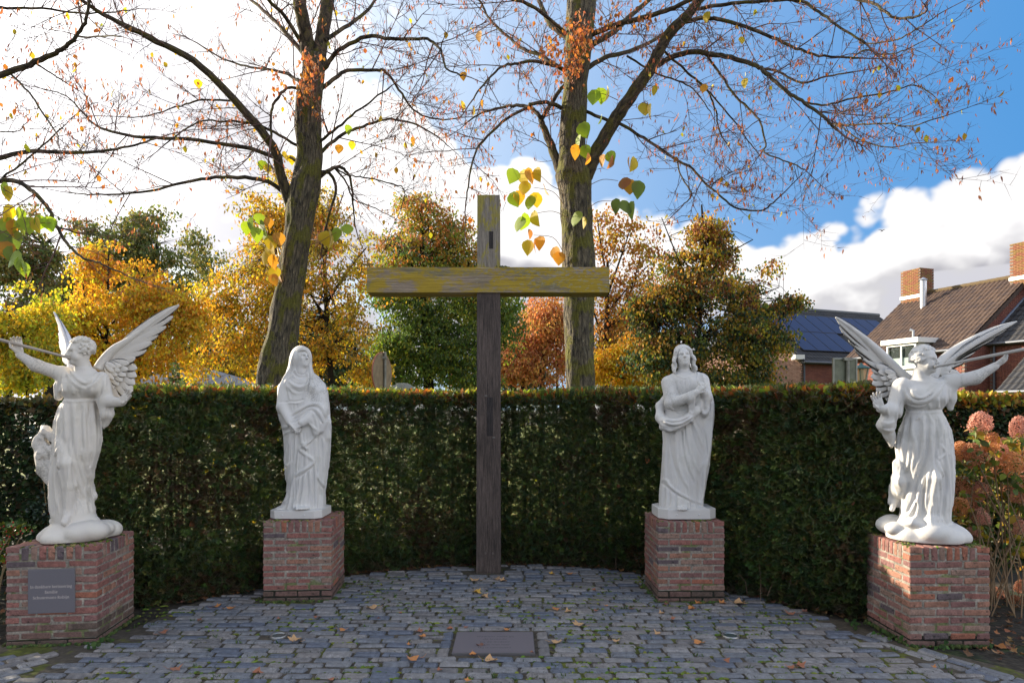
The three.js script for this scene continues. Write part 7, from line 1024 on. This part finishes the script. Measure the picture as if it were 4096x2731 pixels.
lantern('small lantern with pale glass beside the slim half-bare tree', 1402, 871, 897, 18, 24);
lantern('distant lantern left of the straight lime trunk', 1191, 880, 895, 12, 38);
lantern('distant lantern in front of the golden undergrowth', 1498, 880, 896, 12, 38);

// ---------- hydrangea, holly, loose shoots ----------
function floretHead(seed) { // a panicle: many four-petalled florets on a cone, one mesh
  const r = rngOf(seed), gs = [], n = 95; for (let i = 0; i < n; i++) { const y = i / n, a = i * 2.399 + r() * 0.5, rad = (0.62 * Math.sqrt(Math.max(0.02, 1 - Math.pow(Math.abs(y - 0.3) / 0.72, 1.7)))) * (0.8 + 0.4 * r()), c = V3(Math.cos(a) * rad * (0.85 + 0.25 * r()), y * 1.1 - 0.4, Math.sin(a) * rad * (0.85 + 0.25 * r())), q = quatTo(V3(c.x, (c.y - 0.05) * 0.8, c.z).normalize().add(V3((r() - 0.5) * 0.7, (r() - 0.5) * 0.7, (r() - 0.5) * 0.7))), tw = r() * 1.5; for (let k = 0; k < 4; k++) { const t = tw + k * 1.571, p = s => V3(Math.cos(t + s[0]) * s[1], s[2], Math.sin(t + s[0]) * s[1]).applyQuaternion(q).add(c), A = p([0, 0.015, 0]), B = p([-0.5, 0.12, 0.02]), D = p([0, 0.19, -0.01 + 0.05 * r()]), E = p([0.5, 0.12, 0.02]); gs.push(A.x, A.y, A.z, B.x, B.y, B.z, D.x, D.y, D.z, A.x, A.y, A.z, D.x, D.y, D.z, E.x, E.y, E.z); } }
  const g = new THREE.BufferGeometry(); g.setAttribute('position', new THREE.Float32BufferAttribute(gs, 3)); g.computeVertexNormals(); return g; }
{
  const d = 6.3, base = at(2330, 1340, d), o = thing('hydrangea_bush', 'hydrangea bush with drying pink and orange flower heads beside the angel', 'shrub', [base.x, 0, -d]);
  const heads = [0, 1, 2, 3].map(k => floretHead(50 + k)), tones = { p: [0.64, 0.29, 0.20], o: [0.66, 0.28, 0.09], b: [0.46, 0.18, 0.07], m: [0.62, 0.28, 0.16] }, mats = {}; for (const k in tones) mats[k] = new THREE.MeshPhysicalMaterial({ color: C(...tones[k]), roughness: 0.9, transmission: 0.5, thickness: 0, side: THREE.DoubleSide });
  const stems = [], leaves = [], H = [[2252, 973, 32, 'p', 0], [2345, 985, 30, 'p', 0], [2278, 1020, 28, 'o', 0], [2308, 1025, 24, 'm', 0.3], [2210, 1040, 26, 'o', 0.1], [2240, 1050, 34, 'b', 0], [2306, 1045, 26, 'p', 0.2], [2330, 1068, 36, 'o', -0.1], [2296, 1075, 22, 'm', 0.1], [2212, 1120, 30, 'b', 0.2], [2255, 1130, 26, 'p', 0.1], [2318, 1118, 24, 'm', 0.2], [2345, 1140, 28, 'm', 0], [2205, 1165, 28, 'o', 0.1], [2240, 1160, 26, 'm', 0.15], [2255, 1190, 24, 'p', 0], [2238, 1228, 20, 'p', 0], [2345, 1215, 24, 'p', 0], [2270, 1100, 18, 'p', 0.4], [2350, 1030, 24, 'o', 0.3], [2290, 1370, 26, 'm', 0.3], [2335, 1390, 26, 'b', 0.1], [2350, 1350, 22, 'm', 0.2], [2330, 1180, 20, 'b', 0.4], [2370, 1090, 30, 'p', 0]];
  for (const [x, y, s, c, dz] of H) { const p = at(x, y, d + dz).sub(o.position), m = mesh('flower_head', pick(heads), mats[c], o); m.position.copy(p); { const hs = s * 1.7415 / F * d * 1.2; m.scale.set(hs * R(0.85, 1.05), hs * R(0.95, 1.25), hs * R(0.85, 1.05)); } m.rotation.set(R(-0.5, 0.5), R(0, 6), R(-0.6, 0.6)); const f = V3(R(-0.35, 0.35), 0, R(-0.3, 0.2)); stems.push(limb(smoothPath([f, V3(f.x + (p.x - f.x) * 0.35, p.y * 0.5, f.z + (p.z - f.z) * 0.4), p], [0.008, 0.006, 0.004], 4)[0], Array(9).fill(0.006), 5)); }
  for (let k = 0; k < 1500; k++) { const [x, y, , , dz] = pick(H), p = at(x + gauss() * 32, y + Math.abs(gauss()) * 60 + 10, d + dz + R(-0.15, 0.45)).sub(o.position); if (p.y < 0.1) continue; leaves.push([M4(p, quatTo(V3(gauss(), -0.3 + gauss() * 0.5, gauss())).multiply(new THREE.Quaternion().setFromAxisAngle(V3(0, 1, 0), R(0, 6.28))), R(0.05, 0.095)), vary(pick([[0.11, 0.17, 0.02], [0.16, 0.21, 0.02], [0.34, 0.28, 0.02], [0.42, 0.26, 0.02], [0.07, 0.12, 0.025], [0.09, 0.14, 0.02]]), 0.2)]); }
  for (let k = 0; k < 40; k++) { const b = V3(R(-0.5, 0.6), 0, R(-0.3, 0.4)), t = b.clone().add(V3(gauss() * 0.5, R(0.5, 1.3), gauss() * 0.3)); stems.push(limb([b, b.clone().lerp(t, 0.5).add(V3(gauss() * 0.06, 0, 0)), t], [0.006, 0.005, 0.003], 5)); }
  mesh('stems', merge(stems), std(C(0.24, 0.16, 0.09), 0.9), o).userData.kind = 'stuff'; instances('leaves', LEAF.oval, LM, leaves, o);
}
function holly(label, pts, d, n, berryRate, tones, base) {
  const b0 = at(...base, d), o = thing('holly_shrub', label, 'shrub', [b0.x, 0, -d]), leaves = [], stems = [], berries = [];
  const hl = leafGeo([0.02, 0.3, 0.2, 0.32, 0.18, 0.01], 0.5, 0.15);
  for (const [x, y, s, dz = 0] of pts) { const c = at(x, y, d + dz).sub(o.position), r = s * 1.7415 / F * d, f = V3(R(-0.1, 0.1), 0, R(-0.1, 0.1)); stems.push(limb(smoothPath([f, f.clone().lerp(c, 0.55).add(V3(gauss() * 0.05, 0.08, 0)), c], [0.008, 0.005, 0.003], 4)[0], Array(9).fill(0).map((_, i) => 0.008 - i * 0.0006), 5)); for (let k = 0; k < n; k++) { const p = c.clone().add(V3(gauss() * r * 0.6, gauss() * r * 0.6, gauss() * r * 0.6)); leaves.push([M4(p, quatTo(V3(gauss(), gauss() + 0.2, gauss())).multiply(new THREE.Quaternion().setFromAxisAngle(V3(0, 1, 0), R(0, 6.28))), R(0.03, 0.055)), vary(pick(tones), 0.2)]); if (rnd() < berryRate) berries.push(p.clone().add(V3(gauss() * 0.012, -0.01, 0.012))); } }
  mesh('stems', merge(stems), std(C(0.22, 0.16, 0.08), 0.85), o).userData.kind = 'stuff'; instances('leaves', hl, new THREE.MeshPhysicalMaterial({ color: C(1, 1, 1), roughness: 0.32, transmission: 0.15, thickness: 0, side: THREE.DoubleSide }), leaves, o);
  const bg = new THREE.IcosahedronGeometry(0.006, 2), bm = std(C(0.42, 0.02, 0.015), 0.3); if (berries.length) instances('berries', bg, bm, berries.map(p => [M4(p, new THREE.Quaternion(), R(0.8, 1.2)), C(1, 1, 1)]), o);
}
holly('holly sprays with red berries at the photo edge beside the plaque plinth', [[10, 1215, 22], [35, 1210, 20], [58, 1212, 18], [5, 1250, 20], [12, 1285, 16], [25, 1222, 16]], 5.6, 26, 0.35, [[0.10, 0.16, 0.02], [0.16, 0.20, 0.02], [0.06, 0.11, 0.03]], [-30, 1440]);
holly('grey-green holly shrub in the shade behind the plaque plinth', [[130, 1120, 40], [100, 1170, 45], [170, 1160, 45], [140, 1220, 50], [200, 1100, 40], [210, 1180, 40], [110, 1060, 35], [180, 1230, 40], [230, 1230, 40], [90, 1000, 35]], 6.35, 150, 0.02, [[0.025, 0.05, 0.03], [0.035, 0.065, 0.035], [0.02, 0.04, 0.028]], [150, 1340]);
holly('sunlit holly shoot standing above the yew hedge, behind the angel\'s wing', [[402, 845, 14], [405, 862, 14], [412, 880, 14], [395, 875, 10], [425, 890, 12], [400, 895, 12]], 7.0, 28, 0.12, [[0.14, 0.19, 0.03], [0.09, 0.14, 0.03]], [405, 1330]);
{ // yew shoots standing out of the hedge top
  for (const [x, y, d, label, n] of [[1945, 895, 6.3, 'bright yew shoots rising from the hedge end before the rectangular sign', 46], [1990, 905, 6.2, 'bright yew shoots with orange tips beside the street lantern', 34], [1340, 898, 8.2, 'arching yew shoots before the foot of the straight lime trunk', 14], [1880, 912, 6.6, 'low yew shoots left of the rectangular sign', 22]]) {
    const b = at(x, y + 22, d), o = thing('yew_shoots', label, 'shoots', [b.x, 0, -d - 0.35]), list = [], st = [];
    for (let k = 0; k < n; k++) { const p0 = V3(gauss() * 0.11, b.y - 0.16, gauss() * 0.1), dir = V3(gauss() * 0.35, 1, gauss() * 0.35).normalize(), L = R(0.14, 0.30); st.push(limb([p0, p0.clone().addScaledVector(dir, L)], [0.003, 0.0015], 4)); for (let j = 0; j < 6; j++) { const q = quatTo(dir.clone().add(V3(gauss() * 0.6, 0.1, gauss() * 0.6))).multiply(new THREE.Quaternion().setFromAxisAngle(V3(0, 1, 0), R(0, 6.28))); list.push([M4(p0.clone().addScaledVector(dir, L * (0.3 + 0.7 * j / 6)), q, R(0.6, 1.0)), vary(pick([[0.12, 0.19, 0.03], [0.09, 0.15, 0.025], [0.16, 0.22, 0.03]]), 0.2)]); } }
    mesh('stems', merge(st), std(C(0.12, 0.12, 0.04), 0.9), o).userData.kind = 'stuff'; instances('needles', YEW, LM, list, o);
  }
}
// ---------- fallen leaves ----------
function fallenGeo(seed) { // lobed, curled dry leaf with a stalk
  const r = rngOf(seed), n = 15, pos = [], ix = [], uv = [], cur = 0.45 + 0.7 * r(), ax = r() * 3.14; pos.push(0, 0.006, 0); uv.push(0.5, 0.5); const Z = (x, z) => 0.012 + cur * (Math.pow(x * Math.cos(ax) + z * Math.sin(ax), 2)) * 1.6 + 0.06 * (r() - 0.5);
  for (let ring = 1; ring <= 2; ring++) for (let i = 0; i < n; i++) { const a = i / n * 6.283, lobe = 0.72 + 0.28 * Math.cos(a * 5 + 0.3) * (Math.sin(a / 2)), rad = 0.5 * lobe * ring / 2, x = Math.cos(a) * rad, z = Math.sin(a) * rad * 0.85; pos.push(x, Z(x, z), z); uv.push(x + 0.5, z + 0.5); }
  for (let i = 0; i < n; i++) { const j = (i + 1) % n; ix.push(0, 1 + j, 1 + i); ix.push(1 + i, 1 + j, 1 + n + i, 1 + j, 1 + n + j, 1 + n + i); }
  const g = new THREE.BufferGeometry(); g.setAttribute('position', new THREE.Float32BufferAttribute(pos, 3)); g.setAttribute('uv', new THREE.Float32BufferAttribute(uv, 2)); g.setIndex(ix); g.computeVertexNormals();
  const s = limb([V3(0.42, 0.02, 0), V3(0.6, 0.06, 0.05), V3(0.78, 0.10 + 0.2 * r(), 0.02)], [0.014, 0.011, 0.009], 4); return merge([g, s]);
}
{
  const geos = [1, 2, 3, 4, 5, 6].map(fallenGeo), tones = { t: [0.52, 0.31, 0.15], o: [0.52, 0.21, 0.06], b: [0.32, 0.12, 0.06], d: [0.17, 0.07, 0.045], y: [0.62, 0.36, 0.05] }, mats = {}; for (const k in tones) mats[k] = new THREE.MeshPhysicalMaterial({ color: C(...tones[k]), roughness: 0.8, transmission: 0.15, thickness: 0, side: THREE.DoubleSide });
  const zone = (x, y) => x < 420 ? 'near the plaque plinth' : x < 800 ? (y < 1450 ? 'beside the veiled woman\'s plinth' : 'before the veiled woman\'s plinth') : x < 1040 ? 'between the veiled woman\'s plinth and the slab' : x < 1280 ? (y < 1400 ? 'at the foot of the cross' : 'around the inscription slab') : x < 1480 ? 'between the slab and the praying man\'s plinth' : x < 1780 ? (y < 1440 ? 'at the foot of the praying man\'s plinth' : 'before the praying man\'s plinth') : x < 1990 ? 'between the two plinths on the hydrangea side' : 'beside the plinth by the hydrangea';
  const word = { t: 'pale tan', o: 'orange', b: 'brown', d: 'dark brown', y: 'yellow-orange' };
  const L = [[495, 1393, 16, 'o'], [530, 1397, 18, 'o'], [373, 1453, 20, 'b'], [458, 1425, 12, 'd'], [402, 1537, 24, 'b'], [590, 1545, 22, 'b'], [678, 1470, 26, 't'], [726, 1417, 10, 'b'], [789, 1447, 18, 'o'], [853, 1396, 22, 't'], [948, 1513, 26, 'o'], [962, 1450, 16, 'b'], [1095, 1360, 20, 'y'], [1113, 1370, 18, 't'], [1090, 1333, 20, 't'], [1140, 1330, 16, 't'], [1156, 1333, 16, 't'], [1166, 1382, 8, 'o'], [970, 1462, 16, 'o'], [1033, 1444, 14, 'b'], [940, 1480, 10, 'o'], [1102, 1482, 16, 'd'], [1128, 1517, 26, 't'], [1086, 1503, 16, 'o'], [1165, 1446, 14, 'o'], [1070, 1440, 10, 'b'], [1278, 1399, 18, 'o'], [1305, 1404, 16, 't'], [1330, 1435, 24, 't'], [1370, 1402, 10, 'b'], [1278, 1475, 22, 't'], [1222, 1498, 8, 'b'], [1415, 1472, 16, 't'], [1392, 1391, 8, 'o'], [1268, 1318, 12, 'y'], [1308, 1318, 14, 'o'], [1365, 1355, 10, 'b'], [1520, 1408, 14, 't'], [1543, 1421, 14, 'b'], [1528, 1388, 12, 'd'], [1606, 1477, 22, 'o'], [1512, 1455, 18, 't'], [1590, 1398, 18, 'o'], [1605, 1385, 14, 'o'], [1660, 1385, 16, 'o'], [1700, 1386, 24, 't'], [1668, 1518, 18, 'b'], [1816, 1410, 20, 'b'], [1838, 1530, 24, 'b'], [1815, 1533, 18, 'b'], [2145, 1531, 12, 'o'], [2295, 1478, 26, 'o'], [2270, 1468, 22, 'b'], [2322, 1480, 20, 'b'], [1010, 1538, 12, 'b'], [870, 1420, 8, 'd'], [920, 1408, 8, 'b'], [1450, 1398, 10, 'd'], [1238, 1420, 8, 'd'], [1850, 1405, 14, 'd'], [640, 1420, 8, 'b'], [1075, 1563, 14, 'o'], [760, 1560, 14, 'b']];
  for (const [x, y, s, c] of L) { const dd = F * (EYE - 0.035) / (y * 1.7415 - HY), p = at(x, y, dd), m = mesh('fallen_leaf', pick(geos), mats[c]); m.position.set(p.x, x > 2200 ? 0.006 : 0.035, -dd); m.rotation.y = R(0, 6.28); m.scale.setScalar(s * 1.7415 / F * dd * 1.55); const same = L.filter(q => q[3] === c && zone(q[0], q[1]) === zone(x, y)).sort((a, b) => a[0] - b[0]), k = same.findIndex(q => q[0] === x && q[1] === y), place = same.length < 2 ? '' : same.length === 2 ? ['left of the two, ', 'right of the two, '][k] : (['leftmost', 'second from left', 'third from left', 'fourth from left'][k] || 'fifth from left') + ', ';
    tag(m, `${word[c]} fallen leaf, ${place}${zone(x, y)}`, 'leaf', 'fallen leaves on the paving'); }
  // drift of dry leaves under the hedges: nobody could count it
  const drift = []; for (let k = 0; k < 1700; k++) { let x, dd; if (k < 1100) { x = R(-3.7, 3.3); dd = hedgeFront(x) + R(-0.03, 0.55) * Math.pow(rnd(), 0.5); } else if (k < 1450) { x = R(3.4, 5.2); dd = R(4.9, 7.4); } else { x = R(-6, -4.0); dd = R(4.6, 7); } drift.push([M4(V3(x, 0.012 + R(0, 0.02), -dd), new THREE.Quaternion().setFromEuler(new THREE.Euler(gauss() * 0.4, R(0, 6.28), gauss() * 0.4)), R(0.04, 0.095)), vary(pick([[0.16, 0.08, 0.04], [0.24, 0.11, 0.05], [0.10, 0.055, 0.035], [0.30, 0.16, 0.06]]), 0.2)]); }
  const o = new THREE.Group(); o.name = numbered('leaf_litter'); o.userData.kind = 'stuff'; tag(o, 'dry brown leaf litter under the hedges', 'leaf litter'); scene.add(o); instances('litter', geos[2], LMdry, drift, o);
  // small weeds at the foot of the plinths and ground ivy
  const weed = []; for (const [x, dd, n] of [[-3.25, 5.12, 10], [-3.2, 5.2, 8], [3.0, 5.35, 9], [3.05, 5.25, 9], [2.9, 5.6, 12], [-4.1, 5.0, 12], [-4.3, 4.9, 12], [3.3, 5.05, 10], [3.9, 4.9, 14], [4.1, 4.8, 14], [4.3, 5.0, 16]]) for (let k = 0; k < n; k++) weed.push([M4(V3(x + gauss() * 0.06, 0.02 + R(0, 0.04), -dd + gauss() * 0.06), quatTo(V3(gauss(), 0.7, gauss())), R(0.018, 0.04)), vary([0.07, 0.14, 0.03], 0.25)]);
  const w = new THREE.Group(); w.name = numbered('ground_weeds'); w.userData.kind = 'stuff'; tag(w, 'small green weeds at the foot of the plinths', 'weeds'); scene.add(w); instances('weed_leaves', LEAF.heart, LM, weed, w);
}
{ // a bird far off
  const d = 60, c = at(2027, 530, d), o = thing('bird', 'small distant bird flying before the cumulus cloud', 'bird', [c.x, c.y, -d]); const f = new Field(); f.ell(V3(0, 0, 0), [0.13, 0.045, 0.045], 0.02); f.cone(V3(0.1, 0.01, 0), V3(0.17, 0.02, 0), 0.03, 0.01, 0.02); f.cone(V3(-0.1, 0, 0), V3(-0.2, -0.01, 0), 0.025, 0.02, 0.02); for (const s of [-1, 1]) f.chain([V3(0.02, 0.02, 0), V3(0.03, 0.09, s * 0.16), V3(-0.04, 0.10, s * 0.34)], [0.035, 0.025, 0.01], 0.02); const m = mesh('body', f.meshed(0.012), std(C(0.05, 0.045, 0.04), 0.9), o); m.rotation.set(0.2, 0.5, 0.25);
}

renderer.render(scene, camera);
